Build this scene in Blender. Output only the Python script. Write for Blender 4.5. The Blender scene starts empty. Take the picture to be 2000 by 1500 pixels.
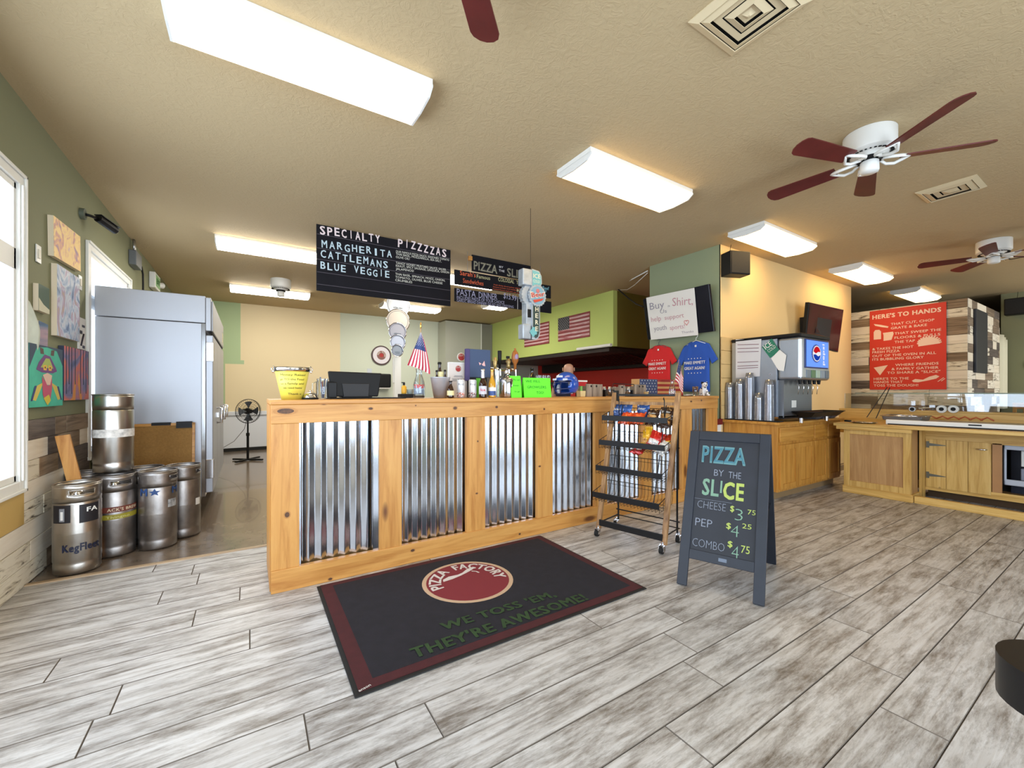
import bpy, bmesh, math, random
from mathutils import Vector, Matrix
random.seed(7)
SC = bpy.context.scene
COL = SC.collection
PI = math.pi
# ------------------------------------------------------------------ camera
H = 1.2; FPX = 811.0; HOR = 765.0
YAW = math.atan2(512, FPX)
FX, FY = math.sin(YAW), math.cos(YAW)
cd = bpy.data.cameras.new('camera'); cam = bpy.data.objects.new('camera', cd); COL.objects.link(cam)
cam.location = (0, 0, H); cam.rotation_euler = (PI/2, 0, -YAW)
cd.sensor_width = 36; cd.lens = FPX/2000*36; cd.shift_y = 15/2000; cd.clip_start = 0.02
SC.camera = cam
# ------------------------------------------------------------------ world, daylight, exposure
EXPOSURE = 0.0
DAY = 0.56; LAMP = 5.5
SC.view_settings.view_transform = 'Standard'; SC.view_settings.look = 'None'
SC.view_settings.exposure = EXPOSURE; SC.view_settings.gamma = 1; SC.view_settings.use_curve_mapping = False
w = bpy.data.worlds.new('sky'); SC.world = w; w.use_nodes = True
w.node_tree.nodes['Background'].inputs[0].default_value = (0.80, 0.90, 1.0, 1)
w.node_tree.nodes['Background'].inputs[1].default_value = 2.6
def area(name, loc, rot, sx, sy, power, col):
    l = bpy.data.lights.new(name, 'AREA'); l.shape = 'RECTANGLE'; l.size = sx; l.size_y = sy
    l.energy = power; l.color = col
    o = bpy.data.objects.new(name, l); COL.objects.link(o); o.location = loc; o.rotation_euler = rot
    return o
DCOL = (0.75, 0.87, 1.0)
# daylight just outside the shop-front windows behind the camera and the two windows in the left wall; the far front one is added fill
for i, wx in enumerate((0.2, 2.9)):
    area('daylight_front', (wx, -2.85, 1.38), (PI/2, 0, 0), 2.0, 2.5, 235*DAY, DCOL)
area('fill_front_far', (10.4, -2.85, 1.38), (PI/2, 0, 0), 2.4, 2.5, 300*DAY, (1.0, .95, .86))  # added fill light, brightens the right side of the dining room
area('daylight_left', (-1.40, 1.55, 1.55), (PI/2, 0, -PI/2), 4.3, 1.8, 190*DAY, DCOL)
area('daylight_left_rear', (-1.45, 5.7, 1.55), (PI/2, 0, -PI/2), 1.4, 1.8, 70*DAY, DCOL)
# ------------------------------------------------------------------ helpers
def lin(c):
    return tuple(((v/255)/12.92 if v/255 <= 0.04045 else ((v/255+0.055)/1.055)**2.4) for v in c)
def at(px, py, **k):
    u = (px-1000)/FPX; wv = (HOR-py)/FPX
    d = (FX+u*FY, FY-u*FX, wv)
    if 'z' in k: t = (k['z']-H)/d[2]
    elif 'x' in k: t = k['x']/d[0]
    elif 'y' in k: t = k['y']/d[1]
    else: t = k['t']
    return Vector((d[0]*t, d[1]*t, H+d[2]*t))
def mpp(px, y):                       # metres per photograph pixel at a column, in the plane y
    u = (px-1000)/FPX
    return y/(FY-u*FX)/FPX
MATS = {}
def base_mat(name):
    m = bpy.data.materials.new(name); m.use_nodes = True
    nt = m.node_tree; b = nt.nodes['Principled BSDF']
    return m, nt, b
def mat(name, col, rough=0.5, metal=0.0, bump=0.0, bscale=60, var=0.0, vscale=4, spec=0.5, emit=None, estr=0, trans=0, coat=0):
    if name in MATS: return MATS[name]
    m, nt, b = base_mat(name); c = lin(col)
    b.inputs['Base Color'].default_value = (*c, 1); b.inputs['Roughness'].default_value = rough
    b.inputs['Metallic'].default_value = metal; b.inputs['Specular IOR Level'].default_value = spec
    if coat: b.inputs['Coat Weight'].default_value = coat
    if emit: b.inputs['Emission Color'].default_value = (*lin(emit), 1); b.inputs['Emission Strength'].default_value = estr
    if trans: b.inputs['Transmission Weight'].default_value = trans
    if bump or var:
        tc = nt.nodes.new('ShaderNodeTexCoord')
    if bump:
        n = nt.nodes.new('ShaderNodeTexNoise'); n.inputs['Scale'].default_value = bscale; n.inputs['Detail'].default_value = 4
        bp = nt.nodes.new('ShaderNodeBump'); bp.inputs['Strength'].default_value = bump; bp.inputs['Distance'].default_value = 0.01
        nt.links.new(tc.outputs['Object'], n.inputs['Vector']); nt.links.new(n.outputs['Fac'], bp.inputs['Height'])
        nt.links.new(bp.outputs['Normal'], b.inputs['Normal'])
    if var:
        n = nt.nodes.new('ShaderNodeTexNoise'); n.inputs['Scale'].default_value = vscale; n.inputs['Detail'].default_value = 5
        r = nt.nodes.new('ShaderNodeValToRGB')
        r.color_ramp.elements[0].position = .3; r.color_ramp.elements[1].position = .7
        r.color_ramp.elements[0].color = (*[v*(1-var) for v in c], 1); r.color_ramp.elements[1].color = (*[min(1, v*(1+var)) for v in c], 1)
        nt.links.new(tc.outputs['Object'], n.inputs['Vector']); nt.links.new(n.outputs['Fac'], r.inputs[0])
        nt.links.new(r.outputs[0], b.inputs['Base Color'])
    MATS[name] = m
    return m
def wood(name, light, dark, axis='x', scale=1.0, lo=.35, hi=.7, knots=None, rough=.5, bump=.15, mid=None, rnd=.12, knotcol=(80, 45, 20), stretch=14, kscale=1.6, kth=.085, patch=None, coat=0):
    if name in MATS: return MATS[name]
    m, nt, b = base_mat(name); N = nt.nodes; L = nt.links
    tc = N.new('ShaderNodeTexCoord'); oi = N.new('ShaderNodeObjectInfo')
    mul = N.new('ShaderNodeMath'); mul.operation = 'MULTIPLY'; mul.inputs[1].default_value = 37.0
    L.new(oi.outputs['Random'], mul.inputs[0])
    add = N.new('ShaderNodeVectorMath'); add.operation = 'ADD'
    L.new(tc.outputs['Object'], add.inputs[0]); L.new(mul.outputs[0], add.inputs[1])
    mp = N.new('ShaderNodeMapping')
    s = {'x': (1, stretch, stretch), 'y': (stretch, 1, stretch), 'z': (stretch, stretch, 1)}[axis]
    mp.inputs['Scale'].default_value = [v*scale for v in s]
    L.new(add.outputs[0], mp.inputs[0])
    n = N.new('ShaderNodeTexNoise'); n.inputs['Scale'].default_value = 1.6; n.inputs['Detail'].default_value = 8
    n.inputs['Roughness'].default_value = .62; n.inputs['Distortion'].default_value = .9
    L.new(mp.outputs[0], n.inputs['Vector'])
    r = N.new('ShaderNodeValToRGB'); e = r.color_ramp.elements
    e[0].position = lo; e[1].position = hi
    e[0].color = (*lin(dark), 1); e[1].color = (*lin(light), 1)
    if mid:
        q = e.new((lo+hi)/2); q.color = (*lin(mid), 1)
    L.new(n.outputs['Fac'], r.inputs[0]); out = r.outputs[0]
    if patch:                        # broad worn patches, a property of the print
        n2 = N.new('ShaderNodeTexNoise'); n2.inputs['Scale'].default_value = patch[0]; n2.inputs['Detail'].default_value = 10; n2.inputs['Roughness'].default_value = .78; n2.inputs['Distortion'].default_value = .15
        mp2 = N.new('ShaderNodeMapping'); s2 = {'x': (1, 5, 5), 'y': (5, 1, 5), 'z': (5, 5, 1)}[axis]; mp2.inputs['Scale'].default_value = s2
        L.new(add.outputs[0], mp2.inputs[0]); L.new(mp2.outputs[0], n2.inputs['Vector'])
        r2 = N.new('ShaderNodeValToRGB'); r2.color_ramp.elements[0].position = patch[1]; r2.color_ramp.elements[1].position = patch[2]
        r2.color_ramp.elements[0].color = (*lin(patch[3]), 1); r2.color_ramp.elements[1].color = (1, 1, 1, 1)
        mx = N.new('ShaderNodeMix'); mx.data_type = 'RGBA'; mx.blend_type = 'MULTIPLY'; mx.inputs[0].default_value = 1
        L.new(n2.outputs['Fac'], r2.inputs[0]); L.new(out, mx.inputs[6]); L.new(r2.outputs[0], mx.inputs[7]); out = mx.outputs[2]
    if knots:
        mk = N.new('ShaderNodeMapping'); sk = {'x': (.55, 1.6, 1.6), 'y': (1.6, .55, 1.6), 'z': (1.6, 1.6, .55)}[axis]
        mk.inputs['Scale'].default_value = sk; L.new(add.outputs[0], mk.inputs[0])
        v = N.new('ShaderNodeTexVoronoi'); v.inputs['Scale'].default_value = kscale; L.new(mk.outputs[0], v.inputs['Vector'])
        rk = N.new('ShaderNodeValToRGB'); rk.color_ramp.elements[0].position = kth*.55; rk.color_ramp.elements[1].position = kth
        rk.color_ramp.elements[0].color = (0, 0, 0, 1); rk.color_ramp.elements[1].color = (1, 1, 1, 1)
        L.new(v.outputs['Distance'], rk.inputs[0])
        mx = N.new('ShaderNodeMix'); mx.data_type = 'RGBA'; L.new(rk.outputs[0], mx.inputs[0])
        mx.inputs[6].default_value = (*lin(knotcol), 1); L.new(out, mx.inputs[7]); out = mx.outputs[2]
    hs = N.new('ShaderNodeHueSaturation')
    mr = N.new('ShaderNodeMapRange'); mr.inputs[3].default_value = 1-rnd; mr.inputs[4].default_value = 1+rnd
    L.new(oi.outputs['Random'], mr.inputs[0]); L.new(mr.outputs[0], hs.inputs['Value']); L.new(out, hs.inputs['Color'])
    L.new(hs.outputs[0], b.inputs['Base Color'])
    bp = N.new('ShaderNodeBump'); bp.inputs['Strength'].default_value = bump; bp.inputs['Distance'].default_value = .006
    L.new(n.outputs['Fac'], bp.inputs['Height']); L.new(bp.outputs[0], b.inputs['Normal'])
    b.inputs['Roughness'].default_value = rough
    if coat: b.inputs['Coat Weight'].default_value = coat; b.inputs['Coat Roughness'].default_value = .25
    MATS[name] = m
    return m
def emis(name, col, strength):
    if name in MATS: return MATS[name]
    m = bpy.data.materials.new(name); m.use_nodes = True; nt = m.node_tree; nt.nodes.clear()
    e = nt.nodes.new('ShaderNodeEmission'); o = nt.nodes.new('ShaderNodeOutputMaterial')
    e.inputs[0].default_value = (*lin(col), 1); e.inputs[1].default_value = strength
    nt.links.new(e.outputs[0], o.inputs[0]); MATS[name] = m; return m
def glass(name, tint=(255, 255, 255), refl=.08, rough=.02, milk=0.0, fk=.6):
    if name in MATS: return MATS[name]
    m = bpy.data.materials.new(name); m.use_nodes = True; nt = m.node_tree; nt.nodes.clear(); N = nt.nodes; L = nt.links
    t = N.new('ShaderNodeBsdfTransparent'); t.inputs[0].default_value = (*lin(tint), 1)
    g = N.new('ShaderNodeBsdfGlossy'); g.inputs['Roughness'].default_value = rough
    fr = N.new('ShaderNodeLayerWeight'); fr.inputs[0].default_value = .35
    ma = N.new('ShaderNodeMath'); ma.operation = 'MULTIPLY_ADD'; ma.inputs[1].default_value = fk; ma.inputs[2].default_value = refl
    mx = N.new('ShaderNodeMixShader'); o = N.new('ShaderNodeOutputMaterial')
    L.new(fr.outputs['Fresnel'], ma.inputs[0]); L.new(ma.outputs[0], mx.inputs[0]); L.new(t.outputs[0], mx.inputs[1]); L.new(g.outputs[0], mx.inputs[2])
    res = mx.outputs[0]
    if milk:
        d = N.new('ShaderNodeBsdfDiffuse'); d.inputs[0].default_value = (.8, .82, .85, 1)
        m2 = N.new('ShaderNodeMixShader'); m2.inputs[0].default_value = milk
        L.new(res, m2.inputs[1]); L.new(d.outputs[0], m2.inputs[2]); res = m2.outputs[0]
    L.new(res, o.inputs[0]); MATS[name] = m; return m

_gc = {}; _cap = [None]
def glyphs(s, bold=0.0):
    k = (s, bold)
    if k in _gc: return _gc[k]
    cu = bpy.data.curves.new('t', 'FONT'); cu.body = s; cu.size = 1; cu.offset = min(bold, 0); cu.resolution_u = 2; cu.space_character = 1.0 + bold*2
    o = bpy.data.objects.new('t', cu); COL.objects.link(o)
    dg = bpy.context.evaluated_depsgraph_get(); me = bpy.data.meshes.new_from_object(o.evaluated_get(dg))
    vs = [(v.co.x, v.co.y) for v in me.vertices]; fs = [tuple(p.vertices) for p in me.polygons]
    # make every face wind counter-clockwise so that it faces the reader
    out = []
    for f in fs:
        a = sum(vs[f[i]][0]*vs[f[(i+1) % len(f)]][1]-vs[f[(i+1) % len(f)]][0]*vs[f[i]][1] for i in range(len(f)))
        out.append(f if a > 0 else f[::-1])
    bpy.data.objects.remove(o); bpy.data.curves.remove(cu); bpy.data.meshes.remove(me)
    if bold > 0:                     # heavier stroke: the outline repeated at small shifts
        n0, v0, f0 = len(vs), vs, out; vs, out = [], []
        for k, (dx, dy) in enumerate(((0, 0), (1, .7), (-1, .7), (1, -.7), (-1, -.7))):
            vs = vs+[(x+dx*bold*.8, y+dy*bold*.8) for x, y in v0]; out = out+[tuple(i+n0*k for i in f) for f in f0]
    x0 = min([v[0] for v in vs] or [0]); x1 = max([v[0] for v in vs] or [1])
    n0 = len(vs)//5 if bold > 0 else len(vs)+1
    vs = [((v[0]-x0)/(x1-x0), v[1]/0.729, i//n0) for i, v in enumerate(vs)]
    _gc[k] = (vs, out, (x1-x0)/0.729); return _gc[k]

class B:
    def __init__(s): s.v = []; s.f = []; s.m = []; s.mi = 0; s.sm = []; s.smooth = False
    def add(s, vs, fs):
        n = len(s.v); s.v += [Vector(v) for v in vs]
        for f in fs: s.f.append(tuple(i+n for i in f)); s.m.append(s.mi); s.sm.append(s.smooth)
        return s
    def box(s, x0, x1, y0, y1, z0, z1, M=None):
        x0, x1 = sorted((x0, x1)); y0, y1 = sorted((y0, y1)); z0, z1 = sorted((z0, z1))
        vs = [Vector(p) for p in ((x0,y0,z0),(x1,y0,z0),(x1,y1,z0),(x0,y1,z0),(x0,y0,z1),(x1,y0,z1),(x1,y1,z1),(x0,y1,z1))]
        if M: vs = [M @ p for p in vs]
        sm = s.smooth; s.smooth = False
        s.add(vs, [(0,3,2,1),(4,5,6,7),(0,1,5,4),(1,2,6,5),(2,3,7,6),(3,0,4,7)]); s.smooth = sm; return s
    def hexa(s, bot, top):               # eight corners: bottom loop and top loop
        s.add(list(bot)+list(top), [(3,2,1,0),(4,5,6,7),(0,1,5,4),(1,2,6,5),(2,3,7,6),(3,0,4,7)]); return s
    def bar(s, a, b, w, h, up=(0, 0, 1)):  # rectangular bar from a to b, w across, h along up
        a = Vector(a); b = Vector(b); d = (b-a).normalized(); u = Vector(up)
        r = d.cross(u).normalized(); u = r.cross(d).normalized()
        q = [r*(-w/2)+u*(-h/2), r*(w/2)+u*(-h/2), r*(w/2)+u*(h/2), r*(-w/2)+u*(h/2)]
        s.add([a+k for k in q]+[b+k for k in q], [(0,1,2,3),(7,6,5,4),(4,5,1,0),(5,6,2,1),(6,7,3,2),(7,4,0,3)]); return s
    def lathe(s, prof, c=(0, 0, 0), seg=20, M=None, a0=0, a1=2*PI):
        c = Vector(c); n = len(prof); full = abs(a1-a0-2*PI) < 1e-6; k = seg if full else seg+1
        vs = []
        for j in range(k):
            a = a0+(a1-a0)*j/seg
            for r, z in prof:
                p = Vector((r*math.cos(a), r*math.sin(a), z)); p = (M @ p) if M else p
                vs.append(p+c)
        fs = []
        for j in range(seg):
            j2 = (j+1) % k
            for i in range(n-1):
                A, Bq, C_, D = j*n+i, j2*n+i, j2*n+i+1, j*n+i+1
                if prof[i][0] < 1e-6: fs.append((A, C_, D))
                elif prof[i+1][0] < 1e-6: fs.append((A, Bq, D))
                else: fs.append((A, Bq, C_, D))
        sm = s.smooth; s.smooth = True; s.add(vs, fs); s.smooth = sm; return s
    def cyl(s, a, b, r, r2=None, seg=12, caps=True):
        a = Vector(a); b = Vector(b); r2 = r if r2 is None else r2; d = (b-a).normalized()
        u = d.orthogonal().normalized(); v = d.cross(u)
        ring = lambda c, rr: [c+(u*math.cos(2*PI*i/seg)+v*math.sin(2*PI*i/seg))*rr for i in range(seg)]
        sm = s.smooth; s.smooth = True
        s.add(ring(a, r)+ring(b, r2), [(i, (i+1) % seg, seg+(i+1) % seg, seg+i) for i in range(seg)])
        s.smooth = False
        if caps: s.add(ring(a, r), [tuple(range(seg))[::-1]]); s.add(ring(b, r2), [tuple(range(seg))])
        s.smooth = sm; return s
    def tube(s, pts, r, seg=6, closed=False):
        pts = [Vector(p) for p in pts]; n = len(pts); vs = []; u = None
        for i, p in enumerate(pts):
            d = (pts[(i+1) % n]-pts[i-1]) if closed else (pts[min(i+1, n-1)]-pts[max(i-1, 0)])
            d = d.normalized() if d.length > 1e-9 else Vector((0, 0, 1))
            u = d.orthogonal().normalized() if u is None else (u-d*u.dot(d)).normalized()
            v = d.cross(u)
            vs += [p+(u*math.cos(2*PI*k/seg)+v*math.sin(2*PI*k/seg))*r for k in range(seg)]
        fs = []
        for i in range(n if closed else n-1):
            j = (i+1) % n
            for k in range(seg): fs.append((i*seg+k, i*seg+(k+1) % seg, j*seg+(k+1) % seg, j*seg+k))
        if not closed: fs += [tuple(range(seg))[::-1], tuple((n-1)*seg+k for k in range(seg))]
        sm = s.smooth; s.smooth = True; s.add(vs, fs); s.smooth = sm; return s
    def prism(s, poly, o, u, v, t):         # polygon (a, b) in plane o + a u + b v, extruded t along u x v
        o, u, v = Vector(o), Vector(u), Vector(v); n = u.cross(v).normalized(); k = len(poly)
        ar = sum(poly[i][0]*poly[(i+1) % k][1]-poly[(i+1) % k][0]*poly[i][1] for i in range(k))
        if ar < 0: poly = poly[::-1]
        lo = [o+u*a+v*b for a, b in poly]; hi = [p+n*t for p in lo]
        s.add(lo+hi, [tuple(range(k))[::-1], tuple(range(k, 2*k))]+[(i, (i+1) % k, k+(i+1) % k, k+i) for i in range(k)]); return s
    def sphere(s, c, r, seg=14, rings=9, sc=(1, 1, 1)):
        c = Vector(c); prof = [(math.sin(PI*i/rings)*r, -math.cos(PI*i/rings)*r) for i in range(rings+1)]
        prof[0] = (0, -r); prof[-1] = (0, r)
        M = Matrix.Diagonal((*sc, 1)); return s.lathe(prof, c, seg, M)
    def grid(s, fn, nu, nv, thick=0):
        vs = [Vector(fn(i/nu, j/nv)) for i in range(nu+1) for j in range(nv+1)]
        fs = [(i*(nv+1)+j, (i+1)*(nv+1)+j, (i+1)*(nv+1)+j+1, i*(nv+1)+j+1) for i in range(nu) for j in range(nv)]
        s.add(vs, fs); return s
    def text(s, t, a, b, h, up=(0, 0, 1), bold=0.0, out=.0015):   # baseline from a to b, cap height h
        a = Vector(a); b = Vector(b); W = (b-a).length; u = (b-a).normalized(); up = Vector(up)
        up = (up-u*up.dot(u)).normalized(); n = u.cross(up)
        vs, fs, _ = glyphs(t, bold)
        s.add([a+u*(x*W)+up*(y*h)+n*(out+.0003*k) for x, y, k in vs], fs); return s
    def textn(s, t, a, u, h, up=(0, 0, 1), bold=0.0, out=.0015, align='l', sq=1.0):  # natural width
        W = glyphs(t, bold)[2]*h*sq; a = Vector(a); u = Vector(u).normalized()
        if align == 'c': a = a-u*W/2
        return s.text(t, a, a+u*W, h, up, bold, out)
    def textf(s, t, fn, bold=0.0):
        vs, fs, _ = glyphs(t, bold); q = []
        for x, y, k in vs:
            p = Vector(fn(x, y))
            if k:
                n = (Vector(fn(x+.001, y))-p).cross(Vector(fn(x, y+.01))-p)
                if n.length > 0: p += n.normalized()*.0002*k
            q.append(p)
        s.add(q, fs); return s
    def build(s, name, mats, parent=None, local=False, bevel=0, label=None, kind=None, bseg=2, subsurf=0, solid=0):
        me = bpy.data.meshes.new(name)
        vs = s.v
        if parent is not None and not local:
            inv = root_matrix(parent).inverted(); vs = [inv @ v for v in vs]
        me.from_pydata([tuple(v) for v in vs], [], s.f)
        if not isinstance(mats, (list, tuple)): mats = [mats]
        for m in mats: me.materials.append(m)
        if any(s.m) or any(s.sm):
            me.polygons.foreach_set('material_index', s.m); me.polygons.foreach_set('use_smooth', s.sm)
        me.update()
        o = bpy.data.objects.new(name, me); COL.objects.link(o)
        if parent is not None: o.parent = parent
        if bevel:
            m = o.modifiers.new('bevel', 'BEVEL'); m.width = bevel; m.segments = bseg; m.limit_method = 'ANGLE'; m.angle_limit = .7
        if solid:
            m = o.modifiers.new('solid', 'SOLIDIFY'); m.thickness = solid; m.offset = 0
        if subsurf:
            m = o.modifiers.new('sub', 'SUBSURF'); m.levels = subsurf; m.render_levels = subsurf
        if label: o['label'] = label
        if kind: o['kind'] = kind
        return o
def root_matrix(o):
    M = Matrix.Translation(o.location) @ Matrix.Rotation(o.rotation_euler.z, 4, 'Z')
    return root_matrix(o.parent) @ M if o.parent else M
def thing(name, label, cat, loc=(0, 0, 0), rotz=0, group=None):
    o = bpy.data.objects.new(name, None); COL.objects.link(o); o.empty_display_size = .1
    o.location = loc; o.rotation_euler = (0, 0, rotz); o['label'] = label; o['category'] = cat
    if group: o['group'] = group
    return o
def tag(o, label, cat, group=None, kind=None):
    o['label'] = label; o['category'] = cat
    if group: o['group'] = group
    if kind: o['kind'] = kind
    return o
def struct(b, name, m, **k):
    o = b.build(name, m, **k); o['kind'] = 'structure'; return o
def kids(o): return [c for c in bpy.data.objects if c.parent == o]
def dup(root, loc, rotz=None, label=None, group=None, kidmap=None):
    r = root.copy(); COL.objects.link(r); r.location = loc
    if rotz is not None: r.rotation_euler = (0, 0, rotz)
    if label: r['label'] = label
    if group: r['group'] = group
    for ch in (kidmap or kids(root)):
        c = ch.copy(); COL.objects.link(c); c.parent = r
        for g in kids(ch):
            d = g.copy(); COL.objects.link(d); d.parent = c
    return r
RX = Matrix.Rotation(PI/2, 4, 'X')
# ------------------------------------------------------------------ materials
M_white = mat('white_paint', (235, 235, 230), .45)
M_plastic = mat('white_plastic', (232, 232, 228), .35)
M_black = mat('black_plastic', (15, 15, 17), .5, spec=.3)
M_blackm = mat('black_metal', (22, 22, 24), .45, .3)
M_steel = mat('brushed_steel', (190, 192, 195), .3, 1.0, bump=.03, bscale=200)
M_chrome = mat('chrome', (225, 225, 228), .12, 1.0)
M_gold = mat('gold_metal', (210, 170, 90), .25, 1.0)
M_galv = mat('galvanised_steel', (206, 212, 222), .16, 1.0, var=.05, vscale=9)
M_dark = mat('dark_cavity', (12, 12, 12), .9)
M_rubber = mat('black_rubber', (14, 14, 14), .7)
M_chalkb = mat('chalkboard_black', (20, 19, 26), .7, var=.15, vscale=5, spec=.2)
M_chalkw = mat('chalk_white', (225, 225, 230), .9)
M_paper = mat('white_paper', (232, 230, 225), .8)
M_red = mat('red_print', (205, 40, 30), .6)
M_brownglass = mat('brown_bottle_glass', (48, 22, 10), .08, coat=.5)
M_clear = glass('clear_glass', (240, 245, 248), .06)
M_pane = glass('window_pane', (252, 253, 255), .01, fk=.12)
PINE = dict(light=(216, 162, 90), mid=(204, 146, 74), dark=(176, 114, 48), knots=True, rough=.42, bump=.05, rnd=.05, kscale=2.6, kth=.13, knotcol=(112, 66, 30), lo=.3, hi=.75)
M_pine = {a: wood('pine_'+a, axis=a, **PINE) for a in 'xyz'}
BIRCH = dict(light=(216, 160, 80), mid=(204, 146, 64), dark=(178, 118, 44), rough=.4, bump=.05, rnd=.05)
M_cab = {a: wood('cabinet_wood_'+a, axis=a, **BIRCH) for a in 'xyz'}
M_knot = {a: wood('knotty_pine_'+a, axis=a, light=(226, 190, 118), mid=(216, 176, 100), dark=(192, 148, 74), knots=True, kscale=2.4, kth=.07, rough=.45, bump=.05, rnd=.06) for a in 'xyz'}
M_ply = {a: wood('pale_plywood_'+a, axis=a, light=(196, 156, 104), mid=(184, 142, 92), dark=(165, 122, 74), rough=.5, bump=.04, rnd=.03) for a in 'xyz'}
# ================================================================== THE ROOM
XL, YF, YB, XR, ZC = -1.19, -2.6, 10.1, 14.2, 3.0
CY = 2.837                     # front face of the counter
# ceiling: knock-down plaster
def plaster(name, col, strength=.35, scale=9, dist=.02):
    m, nt, b = base_mat(name); N = nt.nodes; L = nt.links
    tc = N.new('ShaderNodeTexCoord')
    n1 = N.new('ShaderNodeTexNoise'); n1.inputs['Scale'].default_value = scale; n1.inputs['Detail'].default_value = 7; n1.inputs['Distortion'].default_value = 1.6; n1.inputs['Roughness'].default_value = .62
    n2 = N.new('ShaderNodeTexNoise'); n2.inputs['Scale'].default_value = 1.1; n2.inputs['Detail'].default_value = 3
    L.new(tc.outputs['Object'], n1.inputs['Vector']); L.new(tc.outputs['Object'], n2.inputs['Vector'])
    r = N.new('ShaderNodeValToRGB'); r.color_ramp.elements[0].position = .42; r.color_ramp.elements[1].position = .62
    L.new(n1.outputs['Fac'], r.inputs[0])
    mu = N.new('ShaderNodeMath'); mu.operation = 'MULTIPLY'; L.new(r.outputs[0], mu.inputs[0]); L.new(n2.outputs['Fac'], mu.inputs[1])
    bp = N.new('ShaderNodeBump'); bp.inputs['Strength'].default_value = strength; bp.inputs['Distance'].default_value = dist
    L.new(mu.outputs[0], bp.inputs['Height']); L.new(bp.outputs[0], b.inputs['Normal'])
    b.inputs['Base Color'].default_value = (*lin(col), 1); b.inputs['Roughness'].default_value = .75; b.inputs['Specular IOR Level'].default_value = .3
    return m
M_ceil = plaster('ceiling_plaster', (194, 173, 136), .42, 20, .007)
b = B(); b.box(XL-.2, XR+.2, YF-.2, YB+.2, ZC, ZC+.15); struct(b, 'ceiling', M_ceil)
# ---- floors
b = B(); b.box(XL-.2, XR+.2, YF-.2, 3.79, -.1, -.006); floor = struct(b, 'floor', mat('floor_joint', (120, 112, 102), .8))
M_kfloor = mat('polished_brown_concrete', (112, 98, 84), .22, var=.25, vscale=7, coat=.3)
b = B(); b.box(XL-.2, XR+.2, 3.79, YB+.2, -.1, -.004); struct(b, 'floor_kitchen', M_kfloor)
b = B(); b.box(.15, 9.6, 2.86, 3.79, -.006, -.004); struct(b, 'floor_behind_counter', M_kfloor)
b = B(); b.hexa([(XL, 3.76, 0), (.14, 3.74, 0), (.14, 3.79, 0), (XL, 3.81, 0)], [(XL, 3.762, .007), (.14, 3.742, .007), (.14, 3.785, .004), (XL, 3.805, .004)])
struct(b, 'trim_1', mat('oak_strip', (176, 150, 118), .5))
M_fplank = wood('whitewashed_floor_plank', axis='x', light=(202, 200, 198), mid=(186, 182, 178), dark=(124, 117, 110), lo=.24, hi=.60, scale=1.5, stretch=17,
                rough=.42, bump=.25, rnd=.06, patch=(3.0, .35, .56, (146, 137, 127)))
PW = .1887; Y0 = .780; PL = 1.34; cache = {}
M_pedge = mat('plank_edge', (112, 103, 94), .7)
def plank_mesh(dx, dy):
    k = (round(dx, 3), round(dy, 3))
    if k not in cache:
        g = .001; e = .0022
        bt = [(g, g, -.012), (dx-g, g, -.012), (dx-g, dy-g, -.012), (g, dy-g, -.012)]
        md = [(x, y, -.0025) for x, y, _ in bt]; tp = [(g+e, g+e, 0), (dx-g-e, g+e, 0), (dx-g-e, dy-g-e, 0), (g+e, dy-g-e, 0)]
        me = bpy.data.meshes.new('plank')
        me.from_pydata(bt+md+tp, [], [(3,2,1,0),(0,1,5,4),(1,2,6,5),(2,3,7,6),(3,0,4,7),(4,5,9,8),(5,6,10,9),(6,7,11,10),(7,4,8,11),(8,9,10,11)])
        me.materials.append(M_fplank); me.materials.append(M_pedge); me.polygons.foreach_set('material_index', [1]*9+[0]); cache[k] = me
    return cache[k]
rnd = random.Random(3)
npl = 0
for r_ in range(-8, 16):
    y0 = Y0+PW*r_; y1 = y0+PW
    ph = {-2: 2.03, -1: 2.31, 0: 1.26, 1: 1.63, 2: 1.74, 3: .57, 4: 1.51, 7: -.44, 8: 0, 9: -.72, 10: -.25, 11: -.05, 13: -.28}.get(r_, rnd.uniform(0, PL))
    off = (ph+2.6) % PL
    if y1 > 3.80: continue
    xs = []
    x = -2.6+off-PL
    while x < 9.0:
        a, c = max(x, XL+.002), min(x+PL, 9.0)
        # keep only planks the photograph shows: beyond the bottom edge of the frame or under the counter they stop
        if c-a > .05:
            mx_, my_ = (a+c)/2, (y0+y1)/2
            dep = c*FX+my_*FY
            if a > .12 and y0 > 2.85: pass
            elif y0 > 2.6 and a > 4.7: pass
            elif dep < .95: pass
            else:
                o = bpy.data.objects.new('plank', plank_mesh(c-a, PW)); COL.objects.link(o); o.location = (a, y0, 0); o.parent = floor; npl += 1
        x += PL
    last = y1
print('floor planks', npl)
# ---- walls
M_sage = plaster('sage_green_paint', (136, 138, 108), .12, 40, .004)
M_lime = plaster('lime_green_paint', (196, 212, 122), .1, 40, .004)
M_sage2 = plaster('grey_sage_paint', (142, 152, 122), .12, 40, .004)
M_tan = plaster('warm_tan_paint', (238, 206, 148), .1, 40, .004)
M_beige = plaster('cream_paint', (232, 214, 176), .08, 40, .004)
M_mint = plaster('soft_green_paint', (176, 196, 154), .08, 40, .004)
M_pale = plaster('pale_grey_green_paint', (208, 215, 198), .08, 40, .004)
M_mustard = mat('ochre_paint', (196, 164, 96), .6)
T = .16
def wall_y_holes(b, x0, x1, ya, yb, holes, z1=ZC):    # wall running along y with openings (y0,y1,z0,z1)
    y = ya
    for h in sorted(holes):
        b.box(x0, x1, y, h[0], 0, z1); b.box(x0, x1, h[0], h[1], 0, h[2]); b.box(x0, x1, h[0], h[1], h[3], z1); y = h[1]
    b.box(x0, x1, y, yb, 0, z1)
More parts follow.
